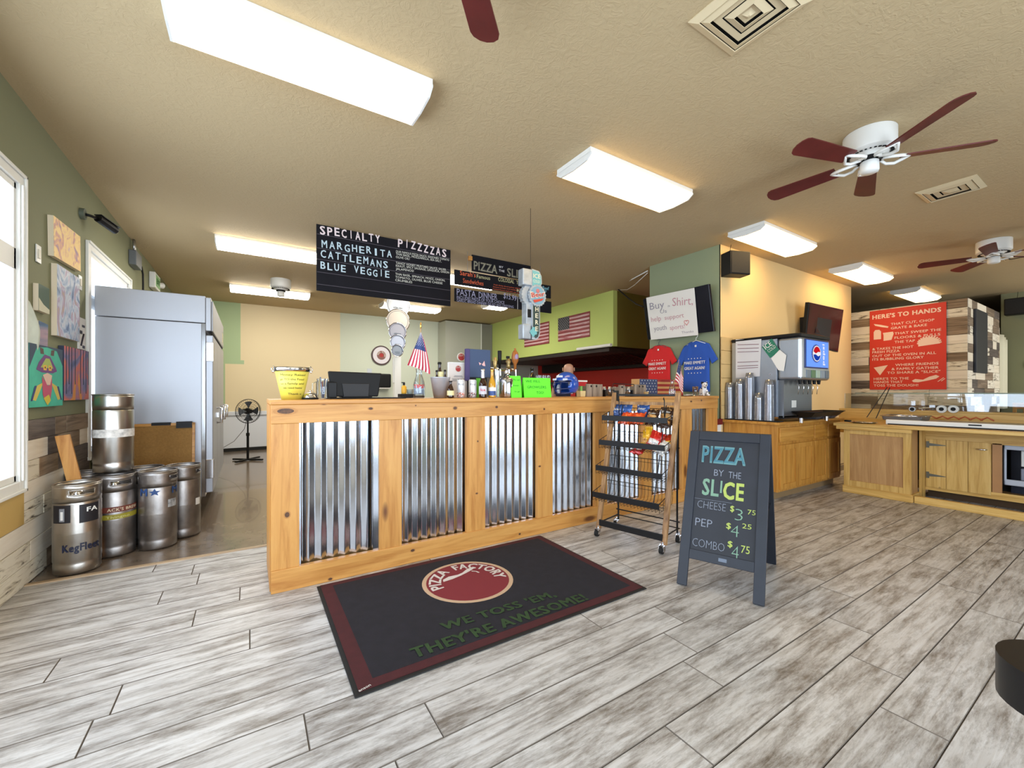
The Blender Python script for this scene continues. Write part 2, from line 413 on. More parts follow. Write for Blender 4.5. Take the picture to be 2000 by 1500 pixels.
W1 = (-0.6, 3.69, .66, 2.45); W2 = (5.02, 6.38, .68, 2.43)  # first window lengthened out of view for the corrugated panels to reflect
b = B(); wall_y_holes(b, XL-.02, XL, YF-T, YB+T, [W1, W2]); wall_left = struct(b, 'wall_left', M_sage)
b = B(); x = XL
for wx in (0.2, 2.9, 10.4):  # low openings shaped for panel reflections; far-right window added for fill light
    b.box(x, wx-1.0, YF-T, YF, 0, ZC); b.box(wx-1.0, wx+1.0, YF-T, YF, 0, .1); b.box(wx-1.0, wx+1.0, YF-T, YF, 2.6, ZC); x = wx+1.0
b.box(x, XR, YF-T, YF, 0, ZC); struct(b, 'wall_front', mat('umber_reflection_dark', (70, 60, 48), .7))  # unseen wall darkened so the corrugated panels reflect dark stripes
b = B()
for wx in (0.2, 2.9, 10.4):  # frames, including the added far-right window
    for dx in (-1.0, -.02, .94): b.box(wx+dx, wx+dx+.06, YF-.1, YF-.04, .1, 2.6)
    for z in (.1, 2.54): b.box(wx-1, wx+1, YF-.1, YF-.04, z, z+.06)
struct(b, 'window_front', M_white)
# rear wall with three paints
b = B(); b.box(XL-T, -.16, YB, YB+T, 0, ZC); rear = struct(b, 'wall_rear', M_mint)
def slab(name, x0, x1, z0, z1, m): bb = B(); bb.box(x0, x1, YB, YB+T, z0, z1); struct(bb, name, m)
slab('wall_rear_cream', -.16, 1.74, 0, ZC, M_beige)
slab('wall_rear_pale', 1.74, XR+T, 0, ZC, M_pale)
b = B()                                               # ragged cut-in edges where the paints meet
for x0, z0, z1, wd in ((-.16, 1.83, 2.35, .03), (-.16, 2.3, 2.75, -.02), (1.74, 1.2, 2.0, -.035), (1.74, 1.9, 2.55, .03), (1.74, 2.7, 2.9, -.03)):
    pass
b.box(-.42, -.10, YB-.003, YB, 1.75, 1.84); struct(b, 'trim_2', M_mint)
b = B(); b.box(-.42, .0, YB-.004, YB, .76, 1.76); struct(b, 'trim_3', M_beige)
# white wainscot and chair rail on the rear wall
b = B(); b.box(XL, 1.7, YB-.02, YB, .06, .72); b.box(XL, 1.7, YB-.045, YB, .72, .80); struct(b, 'trim_4', mat('wainscot_white', (222, 226, 235), .5), bevel=.006)
b = B(); b.box(XL, 1.7, YB-.03, YB-.02, 0, .06); struct(b, 'baseboard_rear', M_rubber)
# pillar block: sage end face, tan long face
PX, PY, PE = 4.86, 2.93, 8.76
b = B(); b.box(PX, PX+.02, PY, 3.99, 0, ZC); struct(b, 'wall_pillar', M_sage2)
b = B(); b.box(PX+.02, PE, PY, 3.99, 0, ZC); b.box(PX, PX+.02, PY-.001, PY+.012, 0, ZC); struct(b, 'wall_tan', M_tan)
# hood soffit over the kitchen line
SX, SY = 5.447, 5.267
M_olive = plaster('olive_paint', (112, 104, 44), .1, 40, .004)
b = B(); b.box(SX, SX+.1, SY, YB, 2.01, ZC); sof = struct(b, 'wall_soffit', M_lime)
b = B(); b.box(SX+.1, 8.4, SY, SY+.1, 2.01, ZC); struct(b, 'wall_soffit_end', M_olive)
b = B(); b.box(7.3, 7.4, 3.99, YB, 0, ZC); struct(b, 'wall_kitchen', mat('dark_red_paint', (225, 52, 40), .5))
b = B(); b.box(8.6, 8.76, 3.99, YB, 0, ZC); struct(b, 'wall_party', M_sage)
# right-hand end of the dining room
b = B(); b.box(11.75, 11.9, YF, 1.667, 0, ZC); struct(b, 'wall_right', M_sage)
b = B(); b.box(XR, XR+T, YF-T, YB, 0, ZC); struct(b, 'wall_far_right', M_olive)
# ---- weathered plank cladding
WP = [wood('plank_white', axis='x', light=(236, 228, 212), mid=(230, 221, 204), dark=(214, 202, 182), lo=.3, hi=.7, rough=.6, bump=.1, rnd=.04),
      wood('plank_grey_brown', axis='x', light=(150, 134, 116), mid=(122, 106, 90), dark=(88, 74, 62), lo=.3, hi=.7, rough=.7, bump=.3, rnd=.12),
      wood('plank_peeling', axis='x', light=(232, 226, 212), mid=(205, 196, 180), dark=(60, 52, 46), lo=.36, hi=.52, scale=2.6, stretch=7, rough=.7, bump=.3, rnd=.05),
      wood('plank_dark_grey', axis='x', light=(118, 110, 104), mid=(92, 84, 80), dark=(56, 50, 48), lo=.3, hi=.7, rough=.65, bump=.3, rnd=.12)]
WPY = [wood('y'+n, axis='y', **k) for n, k in (
      ('plank_white', dict(light=(236, 228, 212), mid=(230, 221, 204), dark=(214, 202, 182), lo=.3, hi=.7, rough=.6, bump=.1, rnd=.04)),
      ('plank_grey_brown', dict(light=(160, 140, 116), mid=(130, 110, 88), dark=(92, 76, 58), lo=.3, hi=.7, rough=.7, bump=.3, rnd=.12)),
      ('plank_peeling', dict(light=(232, 224, 204), mid=(205, 194, 170), dark=(70, 60, 50), lo=.34, hi=.5, scale=2.6, stretch=7, rough=.7, bump=.3, rnd=.05)),
      ('plank_dark_grey', dict(light=(122, 112, 104), mid=(96, 86, 80), dark=(60, 52, 48), lo=.3, hi=.7, rough=.65, bump=.3, rnd=.12)))]
def cladding(parent, face, fixed, a0, a1, z0, z1, rows, pattern, rng, out, mats):
    """rows of boards on a wall; pattern[row] = list of (end position, material) or None for random lengths"""
    hh = (z1-z0)/rows
    for r_ in range(rows):
        zt = z1-hh*r_; zb = zt-hh
        if pattern.get(r_): segs = pattern[r_]
        else:
            segs = []; p = a0+rng.uniform(.1, .5)
            k = rng.randrange(4)
            while True:
                segs.append((min(p, a1), k)); k = (k+rng.randrange(1, 4)) % 4
                if p >= a1: break
                p += rng.uniform(.3, .75)
        s0 = a0
        for e, k in segs:
            t = .012+rng.uniform(0, .005); g = .0015
            bb = B()
            bb.box(0, e-s0-2*g if face == 'y' else out*t, 0, out*t if face == 'y' else e-s0-2*g, 0, zt-zb-2*g)
            o = bb.build('plank', mats[k], bevel=.0015, bseg=1)
            o.location = (s0+g, fixed, zb+g) if face == 'y' else (fixed, s0+g, zb+g)
            o.parent = parent; s0 = e
rng = random.Random(11)
b = B(); b.box(XL, XL+.001, 3.77, 4.99, .02, 1.02); b.box(XL, XL+.001, .2, 3.77, .02, .40); cl = struct(b, 'trim_5', M_dark)
pat = {0: [(1.6, 1), (2.1, 3), (4.25, 3), (4.46, 1), (5.0, 1)], 1: [(2, 2), (4.12, 0), (4.3, 3), (4.75, 1), (5.0, 0)],
       2: [(2, 1), (3.98, 2), (4.3, 1), (5.0, 3)], 3: [(2.3, 2), (4.5, 0), (5.0, 3)], 4: [(1.8, 3), (4.05, 2), (4.5, 2), (5.0, 3)],
       5: [(4.5, 0), (5.0, 3)], 6: [(3.45, 0), (3.85, 2), (4.6, 0), (5.0, 3)], 7: [(3.4, 2), (4.1, 2), (5.0, 1)]}
cladding(cl, 'x', XL+.001, 3.766, 5.0, .3825, 1.02, 5, {k: [q for q in v if q[0] > 3.8] for k, v in pat.items() if k < 5}, rng, 1, WPY)
cladding(cl, 'x', XL+.001, .2, 5.0, 0, .3825, 3, {k-5: v for k, v in pat.items() if k >= 5}, rng, 1, WPY)
# window apron in ochre paint below the big window
b = B(); b.box(XL+.001, XL+.016, .2, 3.764, .385, .59); struct(b, 'trim_6', M_mustard, bevel=.003)
# windows: casing, sash, transom bar, pane
def window(name, hole):
    y0, y1, z0, z1 = hole; c = .072
    b = B(); x0, x1 = XL, XL+.022
    b.box(x0, x1, y0-c, y0, z0-c, z1+c); b.box(x0, x1, y1, y1+c, z0-c, z1+c); b.box(x0, x1, y0, y1, z1, z1+c); b.box(x0, x1, y0, y1, z0-c, z0)
    b.box(x1, x1+.012, y1+c-.02, y1+c, z0-c, z1+c); b.box(x1, x1+.012, y0-c, y1+c, z1+c-.02, z1+c); b.box(x1, x1+.012, y0-c, y1+c, z0-c, z0-c+.02)
    b.box(x1, x1+.012, y1+.01, y1+.025, z0, z1)
    wn = struct(b, name, M_white, bevel=.004)
    b = B(); xa, xb = XL-.018, XL+.006
    b.box(xa, xb, y0, y0+.03, z0, z1); b.box(xa, xb, y1-.03, y1, z0, z1); b.box(xa, xb, y0, y1, z0, z0+.04); b.box(xa, xb, y0, y1, z1-.04, z1)
    b.box(xa, xb, y0, y1, 1.93, 2.06)
    b.build('sash', M_white, wn, bevel=.004)
    b = B(); b.box(XL-.012, XL-.008, y0+.02, y1-.02, z0+.02, z1-.02); b.build('pane', M_pane, wn)
window('window_1', W1); window('window_2', W2)
# tan tile strip up the corner of the pillar beside the drink counter
b = B(); b.box(PX+.01, PX+.24, PY-.006, PY, .86, 1.87); st = struct(b, 'trim_7', mat('tile_grout', (150, 120, 80), .9))
mt = mat('tan_wall_tile', (214, 180, 122), .5, var=.06, vscale=9)
for k in range(6):
    bb = B(); bb.box(PX-.004, PX+.235, PY-.022, PY-.006, 0, .165); o = bb.build('tile', mt, bevel=.004); o.location = (0, 0, .865+k*.168); o.parent = st
b = B(); b.box(4.70, 4.86, 2.92, 2.94, 0, .80); struct(b, 'trim_8', M_white)
b = B(); b.box(4.66, 4.87, 2.905, 2.945, .80, .87); struct(b, 'trim_9', mat('maroon_paint', (110, 25, 30), .5))
# ---- plank-clad enclosure on the right
BX, BY, BZ = 9.0, 1.61, 2.59
b = B(); b.box(BX, 11.14, BY, 4.9, 0, BZ); box_ = struct(b, 'wall_enclosure', M_dark)
def randrows(n, fr, a0, a1):
    return {}
pr = {}
seq = [2, 1, 0, 2, 1, 2, 0, 1, 0, 3, 2, 1, 0, 2]
seq2 = [1, 2, 1, 1, 0, 2, 1, 2, 0, 2, 0, 2, 3, 1]
cladding(box_, 'x', BX, BY-.013, 3.2, .72, BZ, 14, {i: [(1.93+rng.uniform(-.06, .12), seq2[i]), (2.66+rng.uniform(-.1, .1), seq[(i+3) % 14]), (3.2, seq[i])] for i in range(14)}, rng, -1, WPY)
cladding(box_, 'y', BY, BX, 11.14, .72, BZ, 14, {}, rng, -1, WP)
# ---- suspended lights
M_lamp = emis('lamp_lens_warm', (255, 214, 146), LAMP*1.65); M_lampn = emis('lamp_lens_neutral', (255, 238, 206), LAMP)
M_lampk = emis('lamp_lens_white', (255, 248, 234), LAMP*5.0)
def light(xc, yc, label, kitchen=False, group=None, Lx=1.22, Wy=.40):
    t = thing('ceiling_light', label, 'light', (xc, yc, ZC), 0, group)
    b = B(); b.box(-Lx/2, Lx/2, -Wy/2+.004, Wy/2-.004, -.038, -.001); b.build('housing', M_white, t, local=True)
    prof = [(-Wy/2, -.036), (-Wy/2, -.048), (-Wy/2+.05, -.082), (0, -.092), (Wy/2-.05, -.082), (Wy/2, -.048), (Wy/2, -.036)]
    b = B(); n = len(prof)
    b.add([(x, y, z) for x in (-Lx/2+.012, Lx/2-.012) for y, z in prof], [(i, i+1, n+i+1, n+i) for i in range(n-1)])
    b.build('diffuser', M_lampk if kitchen else (M_lamp if xc > 1 else M_lampn), t, local=True)
    for sx in (-1, 1):
        b = B(); x0 = sx*Lx/2
        b.prism([(y*1.01, z*1.02) for y, z in prof], (x0-.012 if sx > 0 else x0, 0, 0), (0, 1, 0), (0, 0, 1), .012)
        b.build('end_cap', M_plastic, t, local=True)
    return t
light(.28, 2.46, 'largest ceiling light, nearest the camera at the upper left')
light(2.72, 2.46, 'ceiling light near the middle of the photo, between the largest one and the speaker')
light(5.18, 2.47, 'ceiling light just above the black speaker on the tan wall')
light(7.78, 2.47, 'ceiling light between the one by the speaker and the one above the red sign')
light(10.28, 2.47, 'ceiling light just above the red text sign')
light(.27, 6.0, 'kitchen ceiling light partly behind the left edge of the specialty menu board', True)
light(.32, 8.5, 'kitchen ceiling light behind the white ceiling fan hub, above the pedestal fan', True)
light(2.85, 8.5, 'kitchen ceiling light behind the round pan discs on the post', True)
light(2.85, 6.0, 'kitchen ceiling light glimpsed behind the sandwich and pasta boards', True)
light(4.28, 7.45, 'short kitchen ceiling light peeking out below the pasta board', True, None, .46, .36)
# ================================================================== CEILING THINGS
M_vent = mat('cream_vent', (214, 196, 160), .5)
def vent(x0, x1, y0, y1, label, z=ZC, small=False):
    cx, cy = (x0+x1)/2, (y0+y1)/2; a, c = (x1-x0)/2, (y1-y0)/2
    t = thing('ceiling_vent', label, 'vent', (cx, cy, z))
    def ring(name, a0, c0, z0, a1, c1, z1, th=.002):
        b = B(); P0 = [(-a0,-c0),(a0,-c0),(a0,c0),(-a0,c0)]; P1 = [(-a1,-c1),(a1,-c1),(a1,c1),(-a1,c1)]
        b.add([(x, y, z0) for x, y in P0]+[(x, y, z1) for x, y in P1], [(i, (i+1) % 4, 4+(i+1) % 4, 4+i) for i in range(4)])
        return b.build(name, M_vent, t, local=True, solid=th)
    ring('frame', a, c, -.004, a-.035, c-.035, -.02, .006)
    n = 3 if small else 4
    for k in range(n):
        f = k/n; aa = (a-.04)*(1-f)-.0; cc = (c-.04)*(1-f)
        st = min(a, c)/n*.62
        ring('slat', aa, cc, -.016, max(aa-st, .01), max(cc-st, .01), -.006-.012*((k+1) % 2)-.01)
    b = B(); b.box(-a+.02, a-.02, -c+.02, c-.02, -.004, -.001); b.build('backing', M_dark, t, local=True)
    aa = (a-.04)*(1/n)*.9; cc = (c-.04)*(1/n)*.9
    b = B(); b.add([(-aa,-cc,-.008),(aa,-cc,-.008),(aa,cc,-.008),(-aa,cc,-.008),(-aa*.15,-cc*.15,-.03),(aa*.15,-cc*.15,-.03),(aa*.15,cc*.15,-.03),(-aa*.15,cc*.15,-.03)],
        [(0,1,5,4),(1,2,6,5),(2,3,7,6),(3,0,4,7),(4,5,6,7)]); b.build('centre_louver', M_vent, t, local=True)
vent(1.80, 2.18, .87, 1.25, 'largest square ceiling vent, at the top edge of the photo')
vent(5.08, 5.45, .85, 1.23, 'cream ceiling vent between the two white ceiling fans on the right', small=True)
vent(8.35, 8.72, .85, 1.23, 'farthest ceiling vent, at the right edge below the smaller white fan', small=True)
M_blade = mat('cherry_blade', (92, 30, 30), .4, var=.2, vscale=6)
def fan(x, y, label, rot, blades=5, R=.66):
    t = thing('ceiling_fan', label, 'fan', (x, y, ZC), rot)
    b = B(); b.lathe([(0, -.001), (.146, -.001), (.148, -.003), (.148, -.098), (.146, -.101), (.143, -.1035), (.080, -.124), (.078, -.126), (.078, -.132), (0, -.132)], seg=40); b.build('motor_housing', M_plastic, t, local=True)
    b = B()
    for k in range(30):
        a = 2*PI*k/30; M = Matrix.Rotation(a, 4, 'Z') @ Matrix.Translation((.115, 0, -.1145)) @ Matrix.Rotation(.31, 4, 'Y')
        b.box(-.017, .017, -.0045, .0045, -.004, .002, M)
    b.build('vent_slots', M_dark, t, local=True)
    b = B(); b.lathe([(.07, -.13), (.07, -.15), (0, -.15)], seg=24); b.build('flywheel', M_black, t, local=True)
    b = B(); b.lathe([(.03, -.14), (.052, -.152), (.054, -.20), (.046, -.208), (0, -.21)], seg=24); b.build('switch_cup', M_plastic, t, local=True)
    for k in range(blades):
        M = Matrix.Rotation(2*PI*k/blades, 4, 'Z')
        b = B()
        for s in (-1, 1):
            pts = [M @ Vector(p) for p in ((.06, s*.012, -.142), (.11, s*.05, -.155), (.16, s*.052, -.158), (.20, s*.02, -.15), (.225, 0, -.142))]
            b.tube(pts, .009, 6)
        b.box(.05, .08, -.02, .02, -.15, -.138, M)
        iron = b.build('blade_iron', M_plastic, t, local=True)
        b = B(); w0, w1 = .052, .068; n = 6
        poly = [(.19, -w0), (R-.05, -w1)]+[(R-.05+.05*math.sin(PI*i/n), -w1*math.cos(PI*i/n)) for i in range(1, n)]+[(R-.05, w1), (.19, w0)]
        Mb = M @ Matrix.Translation((0, 0, -.148)) @ Matrix.Rotation(.2, 4, 'X')
        bb = B(); bb.prism(poly, (0, 0, 0), (1, 0, 0), (0, 1, 0), .006); bb.v = [Mb @ v for v in bb.v]
        bb.build('blade', M_blade, t, local=True)
    t.scale = (1, 1, 1.3)
    return t
f = at(1726, 272, z=2.92)
fan(3.66, 1.12, 'nearer white ceiling fan with dark red blades at the upper right', .35)
fan(7.5, 1.12, 'smaller looking far ceiling fan with white hub at the right edge', .7)
fan(.45, 1.15, 'ceiling fan over the camera, only a blade tip in the top edge of the photo', .84, R=.71)
fk = at(539, 548, z=2.93)
fan(.42, 7.62, 'white ceiling fan hub without blades in the kitchen', 0, 0)
# ================================================================== LEFT WALL
XW = XL+.002
def canvas_thing(name, label, cat, yz, thick, mats, edge, paint=None, tilt=0, group=None):
    y0, y1, z0, z1 = yz
    t = thing(name, label, cat, (XW, (y0+y1)/2, z0), 0, group)
    b = B(); b.box(0, thick, -(y1-y0)/2, (y1-y0)/2, 0, z1-z0)
    M = Matrix.Translation((0, 0, (z1-z0)/2)) @ Matrix.Rotation(tilt, 4, 'X') @ Matrix.Translation((0, 0, -(z1-z0)/2))
    b.v = [M @ v for v in b.v]; b.build('canvas', edge, t, local=True)
    b = B(); b.box(thick, thick+.001, -(y1-y0)/2, (y1-y0)/2, 0, z1-z0); b.v = [M @ v for v in b.v]; b.build('painted_face', mats, t, local=True)
    if paint: paint(t, thick+.0015, y1-y0, z1-z0, M)
    return t
def paintmat(name, cols, scale=5, stretch=(1, 1, 1), dist=2.0, rough=.55, pos=None):
    m, nt, b = base_mat(name); N = nt.nodes; L = nt.links
    tc = N.new('ShaderNodeTexCoord'); mp = N.new('ShaderNodeMapping'); mp.inputs['Scale'].default_value = stretch
    n = N.new('ShaderNodeTexNoise'); n.inputs['Scale'].default_value = scale; n.inputs['Distortion'].default_value = dist; n.inputs['Detail'].default_value = 3
    r = N.new('ShaderNodeValToRGB'); e = r.color_ramp.elements
    k = len(cols); ps = [.3+.4*i/(k-1) for i in range(k)]
    e[0].position = ps[0]; e[0].color = (*lin(cols[0]), 1); e[1].position = ps[-1]; e[1].color = (*lin(cols[-1]), 1)
    for i in range(1, k-1): q = e.new(ps[i]); q.color = (*lin(cols[i]), 1)
    L.new(tc.outputs['Object'], mp.inputs[0]); L.new(mp.outputs[0], n.inputs['Vector']); L.new(n.outputs['Fac'], r.inputs[0]); L.new(r.outputs[0], b.inputs['Base Color'])
    b.inputs['Roughness'].default_value = rough; return m
M_cedge = mat('raw_canvas', (226, 212, 186), .8)
pm = paintmat('peach_paint', [(196, 160, 190), (240, 196, 130), (250, 214, 130), (214, 150, 120), (150, 120, 150)], 7, dist=1.5)
canvas_thing('painting', 'peach and violet abstract canvas, topmost and tilted on the green wall', 'painting', (4.16, 4.70, 2.16, 2.44), .03, pm, M_cedge, tilt=.04)
pm = paintmat('mountain_paint', [(84, 104, 150), (150, 172, 204), (206, 214, 226), (176, 158, 190), (190, 170, 150)], 5, (1, 1.2, .8), 2.5)
canvas_thing('painting', 'tall blue and lilac mountain canvas beside the tall window trim', 'painting', (4.22, 4.68, 1.60, 2.11), .03, pm, M_cedge)
canvas_thing('painting', 'small dark green canvas with pale bottom corner', 'painting', (3.93, 4.10, 1.73, 1.905), .025, mat('deep_green_paint', (62, 88, 66), .6), M_cedge,
    lambda t, x, W_, Hh, M: B().add([(x, -.085, .0), (x, .085, 0), (x, .085, .03), (x, -.01, .05), (x, -.085, .085)], [(0, 1, 2, 3, 4)]).build('pale_corner', mat('cream_art', (214, 212, 186), .7), t, local=True))
pm = paintmat('sunset_strip', [(60, 90, 130), (90, 120, 150), (200, 160, 170), (214, 180, 150)], 3, (1, .4, 3), .6)
canvas_thing('painting', 'small narrow pink over blue seascape canvas', 'painting', (3.97, 4.12, 1.49, 1.665), .012, pm, M_cedge, tilt=-.06)
# teal animal portrait
TEAL = mat('teal_paint', (70, 190, 160), .55, var=.15, vscale=6)
def animal(t, x, W_, Hh, M):
    def poly(name, pts, col, dx=0):
        B().add([(x+dx, p[0]*W_, p[1]*Hh) for p in pts], [tuple(range(len(pts)))]).build(name, mat('art_%d_%d_%d' % col, col, .55), t, local=True)
    poly('paint_patch', [(-.5, 1), (-.5, .62), (-.3, .95), (0, .985), (.3, .95), (.5, .70), (.5, 1)], (40, 60, 80))
    for s in (-1, 1):
        poly('paint_patch', [(s*.20, .86), (s*.10, .86), (s*.12, .95), (s*.22, .96)][::s], (90, 60, 40), .0004)
        poly('paint_patch', [(s*.12, .40), (s*.30, .34), (s*.42, .12), (s*.33, .10), (s*.22, .25)][::-s], (222, 200, 90), .0004)
        poly('paint_patch', [(s*.30, .34), (s*.36, .34), (s*.47, .10), (s*.42, .10)][::-s], (40, 60, 120), .0006)
        poly('paint_patch', [(s*.03, .60), (s*.12, .60), (s*.13, .68), (s*.03, .69)][::-s], (240, 190, 60), .0012)
        poly('paint_patch', [(s*.06, .63), (s*.09, .63), (s*.09, .66), (s*.06, .66)][::-s], (20, 20, 30), .0016)
    poly('paint_patch', [(-.32, .60), (-.25, .72), (-.08, .86), (.08, .84), (.26, .66), (.30, .60), (.16, .56), (-.16, .56)], (110, 50, 120), .0006)
    poly('paint_patch', [(-.2, .64), (-.05, .80), (.06, .80), (.18, .64)], (170, 190, 90), .0009)
    poly('paint_patch', [(-.14, .52), (.0, .56), (.14, .52), (.08, .36), (-.02, .36)], (236, 200, 180), .0010)
    poly('paint_patch', [(-.16, .50), (-.14, .20), (-.04, .05), (.08, .08), (.14, .3), (.14, .48), (.02, .34)], (200, 80, 110), .0007)
    poly('paint_patch', [(-.12, .14), (0, .02), (.1, .1), (.04, .2)], (220, 200, 60), .0010)
canvas_thing('painting', 'teal canvas of a colourful animal face, nearest the big window', 'painting', (3.775, 4.32, 1.10, 1.505), .03, TEAL, mat('teal_edge', (50, 90, 100), .6), animal)
def forest(t, x, W_, Hh, M):
    b = B()
    for k, yy in enumerate((-.44, -.34, -.24, -.10, .12, .24, .36, .46)):
        b.box(x, x+.0004, yy*W_, (yy+.03)*W_, (.30 if k % 2 else .12)*Hh, Hh)
    b.build('tree_stripes', mat('art_navy', (44, 48, 78), .6), t, local=True)
    B().add([(x, -.30*W_, 0), (x, -.2*W_, .05*Hh), (x, -.05*W_, .6*Hh), (x, .0, .2*Hh), (x, .06*W_, .55*Hh), (x, .2*W_, 0), (x, .1*W_, 0), (x, .03*W_, .3*Hh), (x, -.08*W_, 0)],
        [(0, 1, 2, 8), (3, 4, 5, 6, 7)]).build('path', mat('art_orange', (226, 150, 70), .6), t, local=True)
pm = paintmat('forest_paint', [(70, 84, 130), (130, 120, 160), (214, 110, 90), (214, 130, 100)], 3, (1, 1, 1.6), 1.0)
canvas_thing('painting', 'orange and navy forest canvas right of the teal animal canvas', 'painting', (4.35, 4.90, 1.135, 1.54), .03, pm, mat('navy_edge', (50, 56, 80), .6), forest)
# hang tag with cutlery print
t = thing('packaging_card', 'white cardboard hang card with dark print beside the tall window trim', 'card', (XW, 4.82, 1.55))
B().box(0, .012, -.075, .075, 0, .26).build('card', M_paper, t, local=True)
b = B(); b.box(.0122, .0128, -.01, .06, .185, .205); b.tube([(.014, -.045, .03), (.014, .02, .13)], .008, 5); b.box(.0122, .0128, .0, .06, .01, .035)
for q in (-.05, -.02): b.lathe([(.0, .0), (.016, .0), (.016, .0005), (0, .0006)], (.0135, q, .14), 10, Matrix.Rotation(PI/2, 4, 'Y'))
b.build('print', mat('dark_ink', (45, 38, 48), .6), t, local=True)
# curling sheet
b = B()
def sheet(u, v): return (XW+.005+.028*abs(math.sin(v*2.6))*(.2+u), 3.77+.13*u*(1-.5*abs(v-.45))+.03*v*u, 1.80-.35*v-.03*u)
b.smooth = True; b.grid(sheet, 8, 10)
tag(b.build('paper_sheet', mat('mint_paper', (214, 224, 214), .8, var=.08, vscale=12), solid=.0008), 'curling pale paper pinned to the wall beside the big window', 'paper')
def plate(y, z, label):
    t = thing('wall_switch', label, 'switch', (XW, y, z))
    B().box(0, .007, -.036, .036, -.058, .058).build('plate', M_plastic, t, local=True, bevel=.002)
    B().box(.007, .012, -.014, .014, -.03, .03).build('rocker', mat('beige_plastic', (214, 208, 190), .4), t, local=True, bevel=.001)
plate(4.00, 2.112, 'white switch plate between the big window and the peach canvas')
plate(4.80, 2.10, 'white switch plate just below the corner of the peach canvas')
# security camera
c0 = at(157, 417, x=XL)
t = thing('security_camera', 'black security camera high on the green wall above the canvases', 'camera', tuple(c0))
b = B(); b.cyl((0, 0, 0), (.03, 0, 0), .045, seg=18); b.build('mount', mat('grey_green_box', (90, 98, 84), .5), t, local=True)
b = B(); b.tube([(.03, 0, 0), (.06, .02, 0), (.10, .09, .0)], .012, 8); b.build('arm', M_black, t, local=True)
b = B(); b.cyl((.09, .07, .005), (.17, .22, -.035), .032, seg=16); b.box(.0, .19, -.03, .03, .03, .036, Matrix.Translation((.085, .07, .006)) @ Matrix.Rotation(math.atan2(.15, .08), 4, 'Z') @ Matrix.Rotation(.22, 4, 'Y'))
b.build('body', M_black, t, local=True)
b = B(); b.cyl((.168, .217, -.034), (.174, .228, -.037), .024, seg=14); b.build('lens', M_chrome, t, local=True)
# conduit, junction box and its cord
t = thing('junction_box', 'grey metal junction box with conduit to the ceiling on the left wall', 'electrical box', (XW, 6.60, 2.68))
B().box(0, .07, -.17, .12, 0, .17).build('box', mat('grey_metal_box', (120, 124, 128), .45, .6), t, local=True, bevel=.006)
b = B(); b.tube([(.03, -.07, .16), (.03, -.08, .315)], .012, 8); b.tube([(.03, -.02, .16), (.03, -.05, .315)], .012, 8); b.build('conduit', M_steel, t, local=True)
b = B(); b.tube([(.04, .12, .07), (.05, .22, .07), (.05, .30, .0), (.05, .31, -.12), (.05, .31, -.34)], .011, 6); b.build('cord', M_rubber, t, local=True)
t = thing('exit_sign', 'white exit sign with green face on the left wall above the refrigerator', 'sign', (XW, 7.6, 2.66))
B().box(0, .07, -.02, .36, 0, .22).build('housing', M_white, t, local=True, bevel=.01)
b = B(); b.box(.07, .073, .02, .32, .03, .19); b.build('sign_face', mat('exit_green', (150, 200, 140), .4), t, local=True)
b = B(); b.text('EXIT', (.074, .05, .07), (.074, .29, .07), .08, bold=.03); b.build('lettering', mat('exit_letters', (40, 130, 60), .5), t, local=True)
b = B(); b.cyl((.04, .36, .11), (.08, .43, .12), .035, .045, 12); b.build('lamp_head', M_white, t, local=True)
# ================================================================== REFRIGERATOR
FY0, FX1, FZ1 = 5.07, -.34, 2.14
M_fridge = mat('fridge_steel', (176, 178, 184), .46, .75, bump=.03, bscale=200)
t = thing('refrigerator', 'tall stainless steel commercial refrigerator behind the kegs', 'refrigerator', (-.75, FY0, 0))
b = B(); b.box(XL+.03, FX1-.06, FY0, 7.0, .17, 1.87); b.build('cabinet', M_fridge, t, bevel=.004)
b = B(); b.box(XL+.03, FX1-.03, FY0-.006, 7.0, 1.875, FZ1); b.build('top_panel', M_fridge, t, bevel=.004)
b = B(); b.box(FX1-.06, FX1-.03, FY0-.004, 7.0, .17, 1.87); b.build('edge_trim', M_chrome, t)
b = B(); b.box(FX1-.03, FX1+.015, FY0, 7.0, 1.80, FZ1-.01); b.box(FX1+.015, FX1+.03, FY0+.02, 7.0, 1.80, 2.10); b.build('front_grille_panel', M_fridge, t, bevel=.006)
b = B(); b.box(FX1+.0, FX1+.02, FY0+.03, 6.98, 1.785, 1.80); b.build('shadow_gap', M_dark, t)  # black strip drawn in for the shade between panel and doors
b = B(); b.box(FX1+.03, FX1+.033, 6.6, 6.85, 1.85, 1.98); b.build('label_plate', M_chrome, t)
for k in range(3):
    y0 = FY0+.02+k*.645; 
    b = B(); b.box(FX1-.03, FX1+.03, y0, y0+.63, .2, 1.76); d = b.build('door', M_fridge, t, bevel=.006)
    b = B(); b.tube([(FX1+.03, y0+.55, 1.02), (FX1+.075, y0+.55, 1.02), (FX1+.075, y0+.55, .86), (FX1+.03, y0+.55, .86)], .012, 8); b.box(FX1+.03, FX1+.05, y0+.5, y0+.58, .92, .97); b.build('handle', M_chrome, d)
    if k == 0:
        b = B()
        for z in (1.50, .34): b = B(); b.box(FX1-.028, FX1+.036, y0-.018, y0+.03, z, z+.19); b.build('hinge', M_chrome, d, bevel=.004)
b = B()
for yy in (FY0+.08, 6.9):
    for xx in (XL+.12, FX1-.12): b = B(); b.cyl((xx, yy-.02, .055), (xx, yy+.02, .055), .053, seg=16); b.build('caster', M_rubber, t)
b = B(); b.box(XL+.05, FX1-.08, FY0+.03, 6.98, .10, .17); b.build('base', M_blackm, t)
